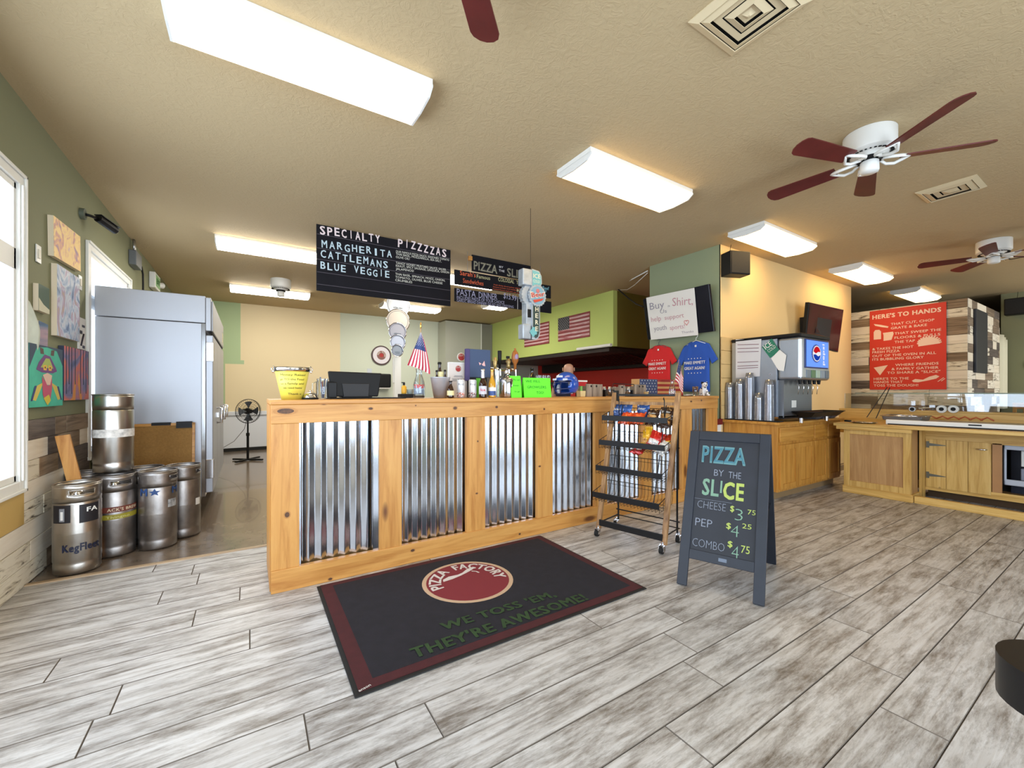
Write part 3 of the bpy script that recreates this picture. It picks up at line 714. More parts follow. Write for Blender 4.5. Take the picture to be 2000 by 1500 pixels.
# ================================================================== KEGS
KR, KH = .118, .59
M_keg = [mat('keg_steel', (178, 172, 164), .34, 1.0, bump=.06, bscale=30, var=.16, vscale=6), mat('keg_steel_worn', (160, 154, 150), .42, 1.0, bump=.1, bscale=40, var=.28, vscale=8),
         mat('keg_steel_warm', (184, 180, 174), .30, 1.0, bump=.03, bscale=30, var=.15, vscale=5)]
def keg(x, y, z, label, mi, a0, up=True, hole=True):  # black strip standing in for the shadow under the white front
    t = thing('keg', label, 'keg', (x, y, z), 0)
    R = KR
    body = [(0, .012), (R*.8, .01), (R*.93, 0), (R*.985, .012), (R*.985, .065), (R*.965, .072), (R, .082), (R, .255), (R*1.008, .262), (R*1.008, .272), (R, .279), (R, .46), (R*.965, .474), (R*.9, .49), (R*.6, .505), (0, .512)]
    b = B(); b.lathe(body, seg=40); b.build('body', M_keg[mi], t, local=True)
    b = B(); b.smooth = True; seg = 40; rows = [.47, .505, .52, .552, .565, .585]; rr = [R*.97, R*.985, R*.985, R*.985, R*.985, R*.985]
    vs = [(rr[j]*math.cos(a0+2*PI*i/seg), rr[j]*math.sin(a0+2*PI*i/seg), rows[j]) for i in range(seg) for j in range(6)]
    fs = []
    for i in range(seg):
        ii = (i+1) % seg
        for j in range(5):
            k = (i % 20)
            if hole and j in (2,) and (k <= 3 or k >= 17): continue
            if hole and j in (1, 3) and (k <= 2 or k >= 18) and False: continue
            fs.append((i*6+j, ii*6+j, ii*6+j+1, i*6+j+1))
    b.add(vs, fs); co = b.build('collar', M_keg[mi], t, local=True, solid=.004)
    b = B(); b.tube([(R*.985*math.cos(2*PI*i/40), R*.985*math.sin(2*PI*i/40), .585) for i in range(40)], .0055, 6, True); b.build('rim', M_keg[mi], t, local=True)
    if hole:
        for hz in (0, PI):
            b = B(); A = [a0+hz+2*PI*q/40 for q in (-3, -2, -1, 0, 1, 2, 3, 4)]; pts = [(R*.99*math.cos(q), R*.99*math.sin(q), .552) for q in A]+[(R*.99*math.cos(q), R*.99*math.sin(q), .52) for q in A[::-1]]
            b.tube(pts, .004, 5, True); b.build('handle_edge', M_keg[mi], t, local=True)
    b = B(); b.lathe([(.0, .53), (.03, .53), (.032, .515), (.04, .505)], seg=16); b.build('valve', M_chrome, t, local=True)
    return t
def wrap(t, a0, a1, z0, z1, m, name='sticker', r=KR+.0016, label=None):
    b = B(); b.smooth = True; b.grid(lambda u, v: (r*math.cos(a0+(a1-a0)*u), r*math.sin(a0+(a1-a0)*u), z0+(z1-z0)*v), 14, 1)
    return b.build(name, m, t, local=True, label=label)
def wraptext(t, s, a0, a1, z, h, m, r=KR+.0026, bold=.02, par=None):
    b = B(); b.textf(s, lambda x, y: (r*math.cos(a0+(a1-a0)*x), r*math.sin(a0+(a1-a0)*x), z+h*y), bold); return b.build('lettering', m, t, local=True)
def face(x, y): return math.atan2(-y, -x)      # angle towards the camera
M_navy = mat('navy_ink', (28, 34, 60), .5); M_blk = mat('label_black', (26, 24, 30), .5)
k1 = (-.984, 3.94); F1 = face(*k1)
t = keg(*k1, 0, 'front keg with black label squares and dark navy lettering', 0, F1+.12)
wrap(t, F1-1.15, F1-.28, .345, .46, M_blk); wrap(t, F1+.06, F1+.95, .335, .455, M_blk)
b = B(); b.v = []
wraptext(t, 'KegFleet', F1-.62, F1+.98, .155, .05, M_navy, bold=.03)
wraptext(t, 'FA', F1+.35, F1+.85, .405, .03, M_paper, bold=.03, r=KR+.0034)
wrap(t, F1-.76, F1-.52, .355, .44, mat('label_grey', (130, 132, 136), .5), r=KR+.0024); wrap(t, F1-.70, F1-.58, .365, .42, M_paper, r=KR+.003)
k2 = (-.850, 4.195); F2 = face(*k2)
t = keg(*k2, 0, 'keg with maroon band and olive band, behind the front keg', 1, F2+.25)
wrap(t, F2-1.5, F2+1.5, .325, .365, mat('maroon_band', (110, 52, 40), .5)); wrap(t, F2-1.5, F2+1.5, .275, .31, mat('olive_band', (150, 140, 40), .5), r=KR+.0026)
wraptext(t, "ACK'S BREW", F2-.35, F2+1.25, .334, .022, mat('cream_ink', (220, 200, 170), .6))
wraptext(t, 'Thingno', F2-.4, F2+.7, .283, .019, mat('pale_olive_ink', (200, 195, 120), .6), r=KR+.0036)
k3 = (-.605, 4.215); F3 = face(*k3)
t = keg(*k3, 0, 'worn keg with blue stencilled letters and star, centre of the row', 1, F3+1.1)
MB_ = mat('blue_ink', (40, 70, 120), .6)
wraptext(t, 'M', F3-1.0, F3-.55, .415, .055, MB_, bold=.03); wraptext(t, 'M', F3+.75, F3+1.2, .415, .055, MB_, bold=.03)
b = B(); r = KR+.0024
sp = []
for i in range(10):
    q = .03 if i % 2 == 0 else .013; a = PI/2+PI*i/5; sp.append((F3-.18+q*math.cos(a)*1.25/KR, .437+q*math.sin(a)))
cpt = (F3-.18, .437)
b.add([(r*math.cos(cpt[0]), r*math.sin(cpt[0]), cpt[1])]+[(r*math.cos(a), r*math.sin(a), z) for a, z in sp], [(0, 1+i, 1+(i+1) % 10) for i in range(10)])
b.build('star', MB_, t, local=True)
wrap(t, F3+.5, F3+1.1, .31, .37, mat('scuffed_label', (150, 150, 150), .6, var=.5, vscale=40))
k4 = (-.473, 4.425); F4 = face(*k4)
t = keg(*k4, 0, 'rightmost keg with a small white sticker, in front of the refrigerator', 1, F4+1.3)
wrap(t, F4+.75, F4+1.15, .255, .31, M_paper)
keg(-1.05, 4.43, 0, 'keg at the back beside the plank wall, only its rim in view', 1, 1.0)
keg(-.72, 4.455, 0, 'keg at the back in front of the cork board, only its rim in view', 1, 0.4)
ks = (-.885, 4.33); F5 = face(*ks)
t = keg(*ks, KH+.002, 'keg stacked on top of the others with a worn white band', 2, F5+1.5, hole=False)
wrap(t, F5-1.55, F5+1.55, .265, .325, mat('worn_white_tape', (214, 210, 204), .6, var=.35, vscale=30))
# ---- cork board behind the kegs and leaning plank
t = thing('cork_board', 'wood framed cork board leaning against the refrigerator behind the kegs', 'board', (-.67, 4.97, .45))
M_cork = mat('cork', (160, 120, 64), .85, var=.12, vscale=60, bump=.2, bscale=120)
M_ = Matrix.Translation((-.67, 4.99, .35)) @ Matrix.Rotation(-.09, 4, 'X')
b = B(); b.box(-.24, .20, -.008, .008, .0, .53, M_); b.build('cork_panel', M_cork, t)
for nm, q in (('frame_rail', (-.26, .22, -.014, .014, .53, .555)), ('frame_rail', (-.26, .22, -.014, .014, -.02, .0)), ('frame_rail', (.20, .222, -.014, .014, -.02, .555)), ('frame_rail', (-.262, -.24, -.014, .014, -.02, .555))):
    b = B(); b.box(*q, M_); b.build(nm, M_cab['x'], t, bevel=.002)
b = B(); b.box(-.10, .04, -.02, .018, .535, .562, M_); b.build('black_clip', M_black, t, label='left black clip on the top rail')
b = B(); b.box(.08, .20, -.024, .018, .505, .566, M_); b.build('black_clip', M_black, t, label='wider right black clip on the top rail')
b = B(); p0, p1 = at(116, 851, x=-1.06), at(150, 990, x=-1.10); 
b.hexa([Vector((-.965, 4.066, .01)), Vector((-.895, 4.066, .01)), Vector((-.895, 4.084, .01)), Vector((-.965, 4.084, .01))], [Vector((-1.128, 4.066, .895)), Vector((-1.056, 4.066, .905)), Vector((-1.056, 4.084, .905)), Vector((-1.128, 4.084, .895))])
tag(b.build('wood_board', M_pine['z']), 'short honey coloured board leaning on the plank wall behind the front keg', 'board')
# ================================================================== PEDESTAL FAN
gx, gy = at(484, 897, z=0)[:2]; gy = 8.6; gx = -.03
t = thing('pedestal_fan', 'black pedestal fan standing on the kitchen floor by the rear wall', 'fan', (gx, gy, 0), .5)
for s in (0, 1):
    b = B(); M = Matrix.Rotation(s*PI/2+.4, 4, 'Z'); b.box(-.28, .28, -.02, .02, .005, .03, M); b.build('base_leg', M_black, t, local=True, bevel=.004)
b = B(); b.cyl((0, 0, .03), (0, 0, .45), .02, seg=12); b.cyl((0, 0, .45), (0, 0, .76), .013, seg=10); b.cyl((0, 0, .43), (0, 0, .48), .028, seg=12); b.build('pole', M_black, t, local=True)
b = B(); b.cyl((0, -.0, .86), (0, .12, .86), .055, .04, 16); b.build('motor', M_black, t, local=True)
b = B()
for rr in (.05, .09, .13, .17, .205): b.tube([(rr*math.cos(2*PI*i/28), -.09+.25*rr*rr*4, .86+rr*math.sin(2*PI*i/28)) for i in range(28)], .0022, 4, True)
for i in range(36):
    a = 2*PI*i/36
    b.tube([(q*math.cos(a), -.09+q*q*1.0, .86+q*math.sin(a)) for q in (.03, .12, .205)], .0012, 3)
    b.tube([(q*math.cos(a), .06-q*q*1.0, .86+q*math.sin(a)) for q in (.05, .12, .205)], .0012, 3)
b.tube([(.207*math.cos(2*PI*i/32), -.01, .86+.207*math.sin(2*PI*i/32)) for i in range(32)], .006, 6, True)
b.cyl((0, -.095, .86), (0, -.085, .86), .035, seg=16); b.build('cage', M_black, t, local=True)
for k in range(4):
    b = B(); a = k*PI/2
    b.grid(lambda u, v: ((.04+.13*u)*math.cos(a+.9*(v-.5)*(.5+u*.5)), -.02-.03*(v-.5), .86+(.04+.13*u)*math.sin(a+.9*(v-.5)*(.5+u*.5))), 3, 4)
    b.build('fan_blade', mat('smoke_plastic', (60, 66, 74), .3), t, local=True, solid=.003)
b = B(); b.tube([(0, .03, .70), (-.06, .0, .55), (-.2, .05, .35), (-.45, .1, .2)], .004, 5); b.build('cord', M_black, t, local=True)
# ================================================================== SERVICE COUNTER
CT = 1.15
t = thing('service_counter', 'long pine service counter faced with corrugated metal panels', 'counter', (.105, CY, 0)); counter = t
posts = [(.105, .256), (.74, .89), (1.388, 1.547), (2.046, 2.208), (2.70, 2.86), (3.33, 3.49), (3.98, 4.16), (4.47, 4.65)]
b = B(); b.box(.10, 4.66, CY-.012, 3.42, CT-.028, CT); b.build('countertop', M_pine['x'], t, bevel=.004)
b = B(); b.box(.105, 4.65, CY-.004, CY+.036, 1.008, CT-.028); b.build('top_rail', M_pine['x'], t, bevel=.003)
b = B(); b.box(.105, 4.65, CY-.004, CY+.036, 0, .134); b.build('bottom_rail', M_pine['x'], t, bevel=.003)
for a, c in posts:
    b = B(); b.box(a, c, CY+.002, CY+.036, .134, 1.008); b.build('post', M_pine['z'], t, bevel=.002)
b = B(); b.box(.10, .135, CY+.04, 3.38, 0, CT-.03); b.build('end_board', M_pine['z'], t, bevel=.002)
b = B(); b.box(.14, 4.65, CY+.075, CY+.095, .0, CT-.03); b.build('back_panel', M_ply['z'], t)
for i in range(7):
    x0, x1 = posts[i][1]-.02, posts[i+1][0]+.02
    b = B(); b.smooth = True; pitch = .0705; n = int((x1-x0)/pitch*20)
    vs = []
    for k in range(n+1):
        x = x0+(x1-x0)*k/n; y = CY+.052-.0080*math.asin(.985*math.sin(2*PI*(x-x0)/pitch+1.0))/1.397
        vs += [(x, y, .12), (x, y, 1.02)]
    b.add(vs, [(2*k, 2*k+2, 2*k+3, 2*k+1) for k in range(n)])
    b.build('corrugated_panel', M_galv, t)
b = B(); b.box(.700, .742, CY+.022, CY+.034, .134, 1.008); b.build('metal_trim', M_galv, t)
b = B(); b.box(.256, .266, CY+.02, CY+.034, .134, 1.008); b.build('metal_trim', M_galv, t)
M_k1, M_k2 = mat('knot_dark', (88, 54, 28), .5, var=.45, vscale=70), mat('knot_ring', (184, 126, 64), .5, var=.12, vscale=40)
for px, pz, ra, rb in ((632, 787, .020, .011), (724, 798, .014, .008), (889, 797, .014, .011), (812, 792, .005, .004), (558, 803, .045, .016), (970, 795, .012, .009), (1063, 799, .009, .009), (1350, 784, .016, .009), (1370, 782, .014, .010),
                       (561, 1006, .013, .016), (645, 1131, .012, .008), (806, 1075, .014, .009), (934, 862, .006, .007), (932, 964, .010, .006), (1015, 1043, .010, .008), (1055, 911, .012, .007)):
    p = at(px, pz, y=CY-.005); rail = (p.z > 1.0 or p.z < .14); q = CY-.0046 if rail else CY+.0014
    for r_, m_, o_ in ((1.5, M_k2, 0), (1.0, M_k1, .0004)):
        b = B(); b.add([(p.x, q-o_, p.z)]+[(p.x+ra*r_*math.cos(2*PI*i/16), q-o_, p.z+rb*r_*math.sin(2*PI*i/16)) for i in range(16)], [(0, 1+i, 1+(i+1) % 16) for i in range(16)]); b.build('knot', m_, t)
# ---- helpers for things standing on the counter: X at a photo column in plane y
def cx(px, y): return at(px, 700, y=y).x
def lathe_part(t, name, prof, m, seg=20, label=None):
    b = B(); b.lathe(prof, seg=seg); return b.build(name, m, t, local=True, label=label)
# yellow bucket
y = 3.02; x = cx(571, y)
t = thing('bucket', 'yellow bucket with handwriting and silver rim at the left end of the counter', 'bucket', (x, y, CT), math.atan2(x, y)*-1)
M_yel = mat('yellow_enamel', (238, 224, 92), .45)
lathe_part(t, 'shell', [(0, .002), (.058, .002), (.062, .0), (.102, .195), (.098, .195), (.06, .008), (0, .008)], M_yel, 32)
lathe_part(t, 'rim', [(.098, .178), (.106, .178), (.107, .20), (.103, .206), (.097, .2), (.098, .178)], M_chrome, 32)
b = B()
for s in (-1, 1): b.cyl((s*.104, 0, .178), (s*.112, 0, .178), .008, seg=10); b.tube([(s*.112, 0, .175), (s*.118, 0, .20), (s*.105, .01, .215)], .0025, 5)
b.tube([(.105*math.cos(a), .03+.09*math.sin(a), .212-.01*math.sin(a)) for a in [PI*i/12 for i in range(13)]], .0025, 5); b.build('handle', M_chrome, t, local=True)
b = B(); ink = mat('black_ink', (30, 30, 28), .7)
for s_, z, a0, a1 in (('Money Raised', .150, -.75, .85), ('go TO the Food', .122, -.85, .8), ('as a family and', .095, -.85, .85), ('we need home', .068, -.7, .75), ('Thank u', .03, -.35, .75)):
    b.textf(s_, lambda X, Y, z=z, a0=a0, a1=a1: (lambda r, a: (r*math.sin(a), -r*math.cos(a), z+.013*Y))(.064+.0405*(z+.013*Y)/.195+.0006, a0+(a1-a0)*X))
b.build('handwriting', ink, t, local=True)
# bell
y = 2.98; x = cx(606, y)
t = thing('service_bell', 'small chrome service bell on a black base beside the yellow bucket', 'bell', (x, y, CT))
lathe_part(t, 'base', [(0, 0), (.048, 0), (.05, .006), (.043, .012), (0, .012)], M_black, 28)
lathe_part(t, 'dome', [(.042, .013), (.04, .026), (.028, .038), (.01, .044), (0, .045)], M_chrome, 28)
lathe_part(t, 'button', [(.004, .044), (.004, .052), (.008, .054), (.006, .058), (0, .059)], M_chrome, 12)
# glass jar with pens
y = 3.12; x = cx(630, y)
t = thing('glass_jar', 'clear glass jar holding pens between the bell and the register screen', 'jar', (x, y, CT))
b = B(); b.lathe([(0, .003), (.04, .003), (.042, .01), (.042, .11), (.036, .125), (.038, .14)], seg=24); b.build('jar', M_clear, t, local=True)
b = B(); b.tube([(.038, 0, .12), (.062, 0, .105), (.062, 0, .05), (.04, 0, .03)], .004, 6); b.v = [Vector((-v.x, v.y, v.z)) for v in b.v]; b.build('handle', M_clear, t, local=True)
for k, (dx, c) in enumerate(((-.01, (120, 130, 150)), (.008, (60, 70, 110)), (.018, (200, 205, 210)), (0, (150, 60, 60)))):
    b = B(); b.cyl((dx*.4, .01*k-.01, .006), (dx*1.6, .01*k-.015, .15-.01*k), .0045, seg=8); b.build('pen', mat('pen_%d' % k, c, .4), t, local=True)
# card reader box
y = 3.1; x = cx(648, y)
t = thing('card_reader', 'small black card box against the left side of the register screen', 'card reader', (x, y, CT))
B().box(-.028, .028, -.04, .04, .008, .115).build('body', M_black, t, local=True, bevel=.005)
B().box(-.024, .01, -.03, .03, .115, .122).build('slot', M_dark, t, local=True)
# POS monitor (back towards the room) on a tray
y = 3.12; x = cx(696, y)
t = thing('register_screen', 'black register screen seen from behind', 'monitor', (x, y, CT+.009))
b = B(); P = lambda X, Y, Z: Vector((X, Y, Z))
b.hexa([P(-.165, -.02, .005), P(.15, -.02, .005), P(.15, .03, .005), P(-.165, .03, .005)], [P(-.185, .01, .185), P(.185, .01, .178), P(.185, .045, .178), P(-.185, .045, .185)]); b.build('screen_back', M_black, t, local=True, bevel=.008)
b = B(); b.hexa([P(-.09, -.03, .003), P(.08, -.03, .003), P(.08, -.01, .003), P(-.09, -.01, .003)], [P(-.10, -.012, .10), P(.09, -.012, .10), P(.09, .015, .10), P(-.10, .015, .10)]); b.build('rear_cover', mat('black_plastic_soft', (30, 30, 34), .5), t, local=True, bevel=.004)
b = B(); b.box(-.10, .10, -.05, .10, 0, .008); b.build('foot', M_black, t, local=True, bevel=.003)
x = cx(716, 3.1)
t = thing('counter_tray', 'flat black tray under the register screen', 'tray', (x, 3.1, CT))
B().box(-.26, .26, -.10, .16, .001, .008).build('tray', M_blackm, t, local=True, bevel=.003)
# black box tray, mustard bottle, cup behind
y = 3.3; x = cx(794, y)
t = thing('black_caddy', 'low black box behind the tips carafe, holding the mustard coloured bottle', 'caddy', (x, y, CT))
B().box(-.06, .06, -.04, .04, .001, .032).build('box', M_black, t, local=True, bevel=.003)
t = thing('squeeze_bottle', 'small mustard yellow bottle with black pump', 'bottle', (cx(789, y), y, CT+.033))
lathe_part(t, 'bottle', [(0, 0), (.018, 0), (.02, .01), (.02, .055), (.01, .068), (0, .07)], mat('mustard_plastic', (236, 176, 46), .4), 18)
b = B(); b.cyl((0, 0, .068), (0, 0, .09), .009, seg=10); b.box(-.02, .004, -.004, .004, .086, .094); b.build('pump', M_black, t, local=True)
t = thing('plastic_cup', 'short clear plastic cup between the mustard bottle and the tips carafe', 'cup', (cx(801, y), y, CT+.033))
lathe_part(t, 'cup', [(0, 0), (.022, 0), (.028, .035), (.03, .036)], mat('frosted_plastic', (205, 222, 216), .3), 18)
# US flag builder
M_fr, M_fw, M_fb = mat('flag_red', (178, 34, 60), .7), mat('flag_white', (236, 226, 224), .7), mat('flag_blue', (44, 62, 112), .7)
def flag_mesh(fn, cf=.4, nrow=13, ncol=10, stars=True, out=.0008, crow=7):
    """fn(u,v): u along the fly 0..1, v down the hoist 0..1"""
    b = B(); b.smooth = True
    for i in range(nrow):
        for j in range(ncol):
            b.mi = 2 if (j < ncol*cf and i < crow) else (0 if i % 2 == 0 else 1)
            q = [fn(j/ncol, i/nrow), fn(j/ncol, (i+1)/nrow), fn((j+1)/ncol, (i+1)/nrow), fn((j+1)/ncol, i/nrow)]
            b.add(q, [(0, 1, 2, 3)])
    if stars:
        b.mi = 1; b.smooth = False
        for r_ in range(9):
            for c_ in range(6 if r_ % 2 == 0 else 5):
                u = cf*(.5+c_+(.5 if r_ % 2 else 0))/6.1; v = crow/13*(r_+.7)/9.3
                p = Vector(fn(u, v)); du = (Vector(fn(u+.01, v))-p).normalized(); dv = (Vector(fn(u, v+.01))-p).normalized()
                n = dv.cross(du).normalized(); k = (Vector(fn(.4, 0))-Vector(fn(0, 0))).length*.03
                for sg in (1, -1):
                    b.add([p+n*out*sg]+[p+n*out*sg+(du*math.cos(a)+dv*math.sin(a))*k*(1 if q % 2 == 0 else .45) for q, a in enumerate([2*PI*z/10 for z in range(10)])],
                          [(0, 1+z, 1+(z+1) % 10) if sg < 0 else (0, 1+(z+1) % 10, 1+z) for z in range(10)])
    return b
# tips carafe
y = 3.0; x = cx(818.5, y); s = mpp(818, y)
def carafe(x, y, label, k=1.0):
    t = thing('glass_carafe', label, 'carafe', (x, y, CT))
    lathe_part(t, 'carafe', [(0, .004), (.040*k, .004), (.043*k, .012), (.043*k, .10*k), (.036*k, .13*k), (.024*k, .165*k), (.021*k, .19*k), (.027*k, .222*k)], M_clear, 28)
    return t
t = carafe(x, y, 'glass carafe with red lettering holding the large flag')
lathe_part(t, 'cash', [(0, .03), (.036, .03), (.037, .06), (.03, .095), (0, .1)], mat('banknotes', (158, 172, 190), .8, var=.35, vscale=60), 16)
lathe_part(t, 'base_liquid', [(0, .006), (.0395, .006), (.0395, .022), (0, .022)], mat('dark_coins', (50, 46, 44), .4), 16)
b = B(); F = math.atan2(-x, -y)
b.textf('TIPS!', lambda X, Y: (.0445*math.sin(-.95+1.9*X), -.0445*math.cos(-.95+1.9*X), .078+.026*Y), .035)
b.v = [Matrix.Rotation(-math.atan2(x, y), 4, 'Z') @ v for v in b.v]; b.build('lettering', M_red, t, local=True)
# flag on stick standing in the carafe
t = thing('flag', 'large flag on a gold tipped stick standing in the carafe', 'flag', (x, y, CT+.02), -math.atan2(x, y))
b = B(); b.cyl((.002, 0, .01), (.012, 0, .51), .004, seg=8); b.build('stick', mat('stick_wood', (180, 140, 90), .5), t, local=True)
lathe_part(t, 'finial', [(0, .50), (.006, .505), (.006, .53), (.003, .55), (0, .552)], M_gold, 10).location = (.012, 0, 0)
k = s
def ff(u, v):                         # top at the stick tip, cloth hanging in folds; fly runs downwards
    A = Vector((.012, 0, .475)); Bq = Vector((-.085, -.02, .225)); Cq = Vector((.08, -.05, .14)); D = Vector((.112, -.01, .27))
    # u: down the cloth, v: across
    top = A.lerp(Vector((.05, -.01, .42)), v*.35); L = A.lerp(Bq, u)
    bot = Bq.lerp(Cq, v); R = Vector((.014, 0, .47)).lerp(Vector((.058, -.02, .33)), min(u*2, 1)).lerp(D, max(0, u*2-1)) if u < .999 else D
    p = Vector((.010, 0, .478)).lerp(bot, u)
    side = Vector((.014, -.004, .474)).lerp(Vector((.110, -.02, .245)), min(1, u*1.05))
    p = Vector((0, 0, 0))+(L*(1-v)+side*v)
    p.z -= .085*(v**1.3)*(u**1.5); p.x -= .03*(v)*(u**2)
    p.y += .014*math.sin(v*9)*u-.01
    return p
b = flag_mesh(ff, cf=.42, crow=12); b.build('cloth', [M_fr, M_fw, M_fb], t, local=True)
# metal bucket with three bottles
y = 3.02; x = cx(860, y)
t = thing('metal_bucket', 'plain silver bucket holding brown bottles, right of the large flag', 'bucket', (x, y, CT))
lathe_part(t, 'shell', [(0, .003), (.048, .003), (.05, 0), (.076, .158), (.08, .162), (.074, .162), (.047, .008), (0, .008)], mat('bucket_tin', (206, 210, 218), .36, .5, bump=.1, bscale=30, var=.1, vscale=10), 30)
def beer_bottle(x, y, z, label, glassm, labelm=None, neckm=None, h=.23, r=.031, stubby=False, lz=(.03, .09), rot=None, extra=None):
    t = thing('beer_bottle', label, 'bottle', (x, y, z), -math.atan2(x, y) if rot is None else rot)
    if stubby: prof = [(0, 0), (r, .003), (r*1.03, h*.1), (r*1.03, h*.42), (r*.85, h*.58), (r*.42, h*.78), (r*.36, h*.92), (r*.4, h*.94), (0, h*.95)]
    else: prof = [(0, 0), (r, .003), (r*1.02, .01), (r*1.02, h*.48), (r*.8, h*.58), (r*.45, h*.70), (r*.4, h*.9), (r*.46, h*.93), (0, h*.94)]
    lathe_part(t, 'bottle', prof, glassm, 22)
    lathe_part(t, 'cap', [(r*.5, h*.93), (r*.52, h*.95), (r*.47, h*1.0), (0, h)], neckm or M_black, 16)
    if labelm:
        b = B(); b.smooth = True; rr = r*1.03+.0012; b.grid(lambda u, v: (rr*math.sin(-1.3+2.6*u), -rr*math.cos(-1.3+2.6*u), lz[0]+(lz[1]-lz[0])*v), 12, 1); b.build('label', labelm, t, local=True)
    if extra: extra(t, r)
    return t
M_crm = mat('cream_label', (226, 214, 160), .6, var=.15, vscale=60)
beer_bottle(cx(860, y)-.034, y-.012, CT+.03, 'brown bottle at the left in the silver bucket', M_brownglass, h=.185, stubby=True, r=.019)
beer_bottle(cx(860, y), y+.016, CT+.03, 'tallest brown bottle in the silver bucket, with cream label', M_brownglass, M_crm, h=.25, stubby=True, r=.030, lz=(.135, .175))
beer_bottle(cx(860, y)+.034, y-.012, CT+.03, 'brown bottle at the right in the silver bucket', M_brownglass, h=.19, stubby=True, r=.019)
beer_bottle(cx(879, 2.93), 2.92, CT, 'small stubby brown bottle with cream label in front of the silver bucket', M_brownglass, M_crm, h=.132, stubby=True, r=.026, lz=(.022, .058))
# white framed menu, round logo sign, blue binder
def pizza_logo(t, c, R, u, v, n, ringm, txt=True, fac=1.0):
    c = Vector(c); u = Vector(u); v = Vector(v); n = Vector(n)
    def disk(name, r, off, m, seg=28):
        b = B(); b.add([c+n*off]+[c+n*off+(u*math.cos(2*PI*i/seg)+v*math.sin(2*PI*i/seg))*r for i in range(seg)], [(0, 1+i, 1+(i+1) % seg) for i in range(seg)]); b.build(name, m, t)
    disk('logo_ring', R, .0006, M_crm0); disk('logo_disc', R*.9, .0010, ringm)
    b = B()
    def arc(s, a0, a1):
        b.textf(s, lambda X, Y: c+n*.0016+(u*math.cos(a0+(a1-a0)*X)+v*math.sin(a0+(a1-a0)*X))*(R*(.62+.20*Y)), .02)
    arc('PIZZA', math.radians(175), math.radians(105)); arc('FACTORY', math.radians(85), math.radians(-25))
    # tossed dough with motion marks
    for pts in ([(-.42, .22), (-.38, .32), (-.2, .36), (.0, .36), (.2, .42), (.38, .42), (.42, .36), (.25, .30), (.05, .30), (-.15, .26), (-.3, .20)],
                [(.18, .26), (.26, .20), (.28, .12), (.25, .12), (.23, .19), (.17, .24)]):
        b.add([c+n*.0018+(u*p[0]+v*p[1])*R for p in pts], [tuple(range(len(pts)))[::-1]])
    b.build('lettering', M_cream2, t)
M_crm0 = mat('logo_cream', (206, 186, 156), .8); M_cream2 = mat('logo_letter', (224, 214, 204), .8); M_lred = mat('logo_red', (172, 52, 52), .7)
y = 3.26; x = (cx(876, y)+cx(913.6, y))/2
t = thing('framed_menu', 'white upright card in a thin frame with a small red round logo', 'menu', (x, y, CT)); w_ = cx(913.6, y)-cx(876, y); hh = .298
rotm = Matrix.Translation((x, y, CT))
b = B(); b.box(-w_/2, w_/2, 0, .012, 0, hh, rotm); b.build('card', mat('menu_card_white', (226, 218, 212), .6), t, bevel=.002)
for q in ((-w_/2-.004, -w_/2+.004, -.004, .014, 0, hh), (w_/2-.004, w_/2+.004, -.004, .014, 0, hh), (-w_/2, w_/2, -.004, .014, hh-.004, hh+.003)):
    b = B(); b.box(*q, rotm); b.build('frame_edge', M_white, t)
pizza_logo(t, (x, y-.001, CT+hh*.83), .028, (1, 0, 0), (0, 0, 1), (0, -1, 0), M_lred)
b = B(); ink2 = mat('grey_ink', (90, 80, 84), .7)
for i, (s_, h_) in enumerate((('WE TOSS', .007), ("'EM THEYRE", .007), ('WELCOME TO OUR', .008), ('PLEASE ORDER HERE', .008), ('OPEN MENU', .01))):
    pass
for z, l in ((.62, .5), (.59, .6), (.53, .8), (.50, .75), (.47, .9)): b.box(x-w_*.4*l, x+w_*.4*l, y-.0015, y-.001, CT+hh*z, CT+hh*z+.003)
b.build('print_lines', ink2, t)
y = 3.33; x = cx(901, y)
t = thing('round_logo_sign', 'round red and white logo sign on a pale stand left of the blue binder', 'sign', (x, y, CT))
b = B(); b.cyl((x, y, CT+.335+.02), (x, y+.006, CT+.335+.02), .038, seg=28); b.build('disc', M_paper, t)
b = B(); b.box(x-.03, x+.03, y+.006, y+.03, CT, CT+.02); b.box(x-.004, x+.05, y+.006, y+.012, CT, CT+.31); b.build('stand', M_clear, t)
pizza_logo(t, (x, y-.001, CT+.355), .034, (1, 0, 0), (0, 0, 1), (0, -1, 0), M_lred)
y = 3.20; x0_, x1_ = cx(913, y), cx(958, y); zt, zb = at(930, 682, y=y).z, at(930, 737, y=y).z
t = thing('menu_binder', 'large dark blue binder with purple spine standing behind the cans', 'binder', ((x0_+x1_)/2, y, CT))
b = B(); b.box(x0_+.012, x1_, y, y+.03, zb, zt); b.build('cover', mat('navy_cloth', (58, 76, 110), .6), t, bevel=.003)
b = B(); b.box(x0_-.012, x0_+.022, y-.004, y+.034, zb-.03, zt); b.build('spine', mat('purple_cloth', (70, 60, 110), .6), t, bevel=.003)
b = B(); b.box(x0_+.02, x1_-.03, y+.012, y+.05, CT, zb+.02); b.build('stand', M_blackm, t)
b = B(); c = Vector(((x0_+x1_)/2+.03, y-.002, (zt+zb)/2-.005)); b.add([c+Vector((-.035, 0, .015)), c+Vector((-.025, 0, -.012)), c+Vector((-.01, 0, .005)), c+Vector((.004, 0, -.014)), c+Vector((.02, 0, .03)), c+Vector((.03, 0, -.018)), c+Vector((.0, 0, .0))], [(0, 1, 2), (2, 3, 6), (6, 3, 5, 4)])
b.build('emblem', mat('pink_print', (226, 180, 180), .6), t)
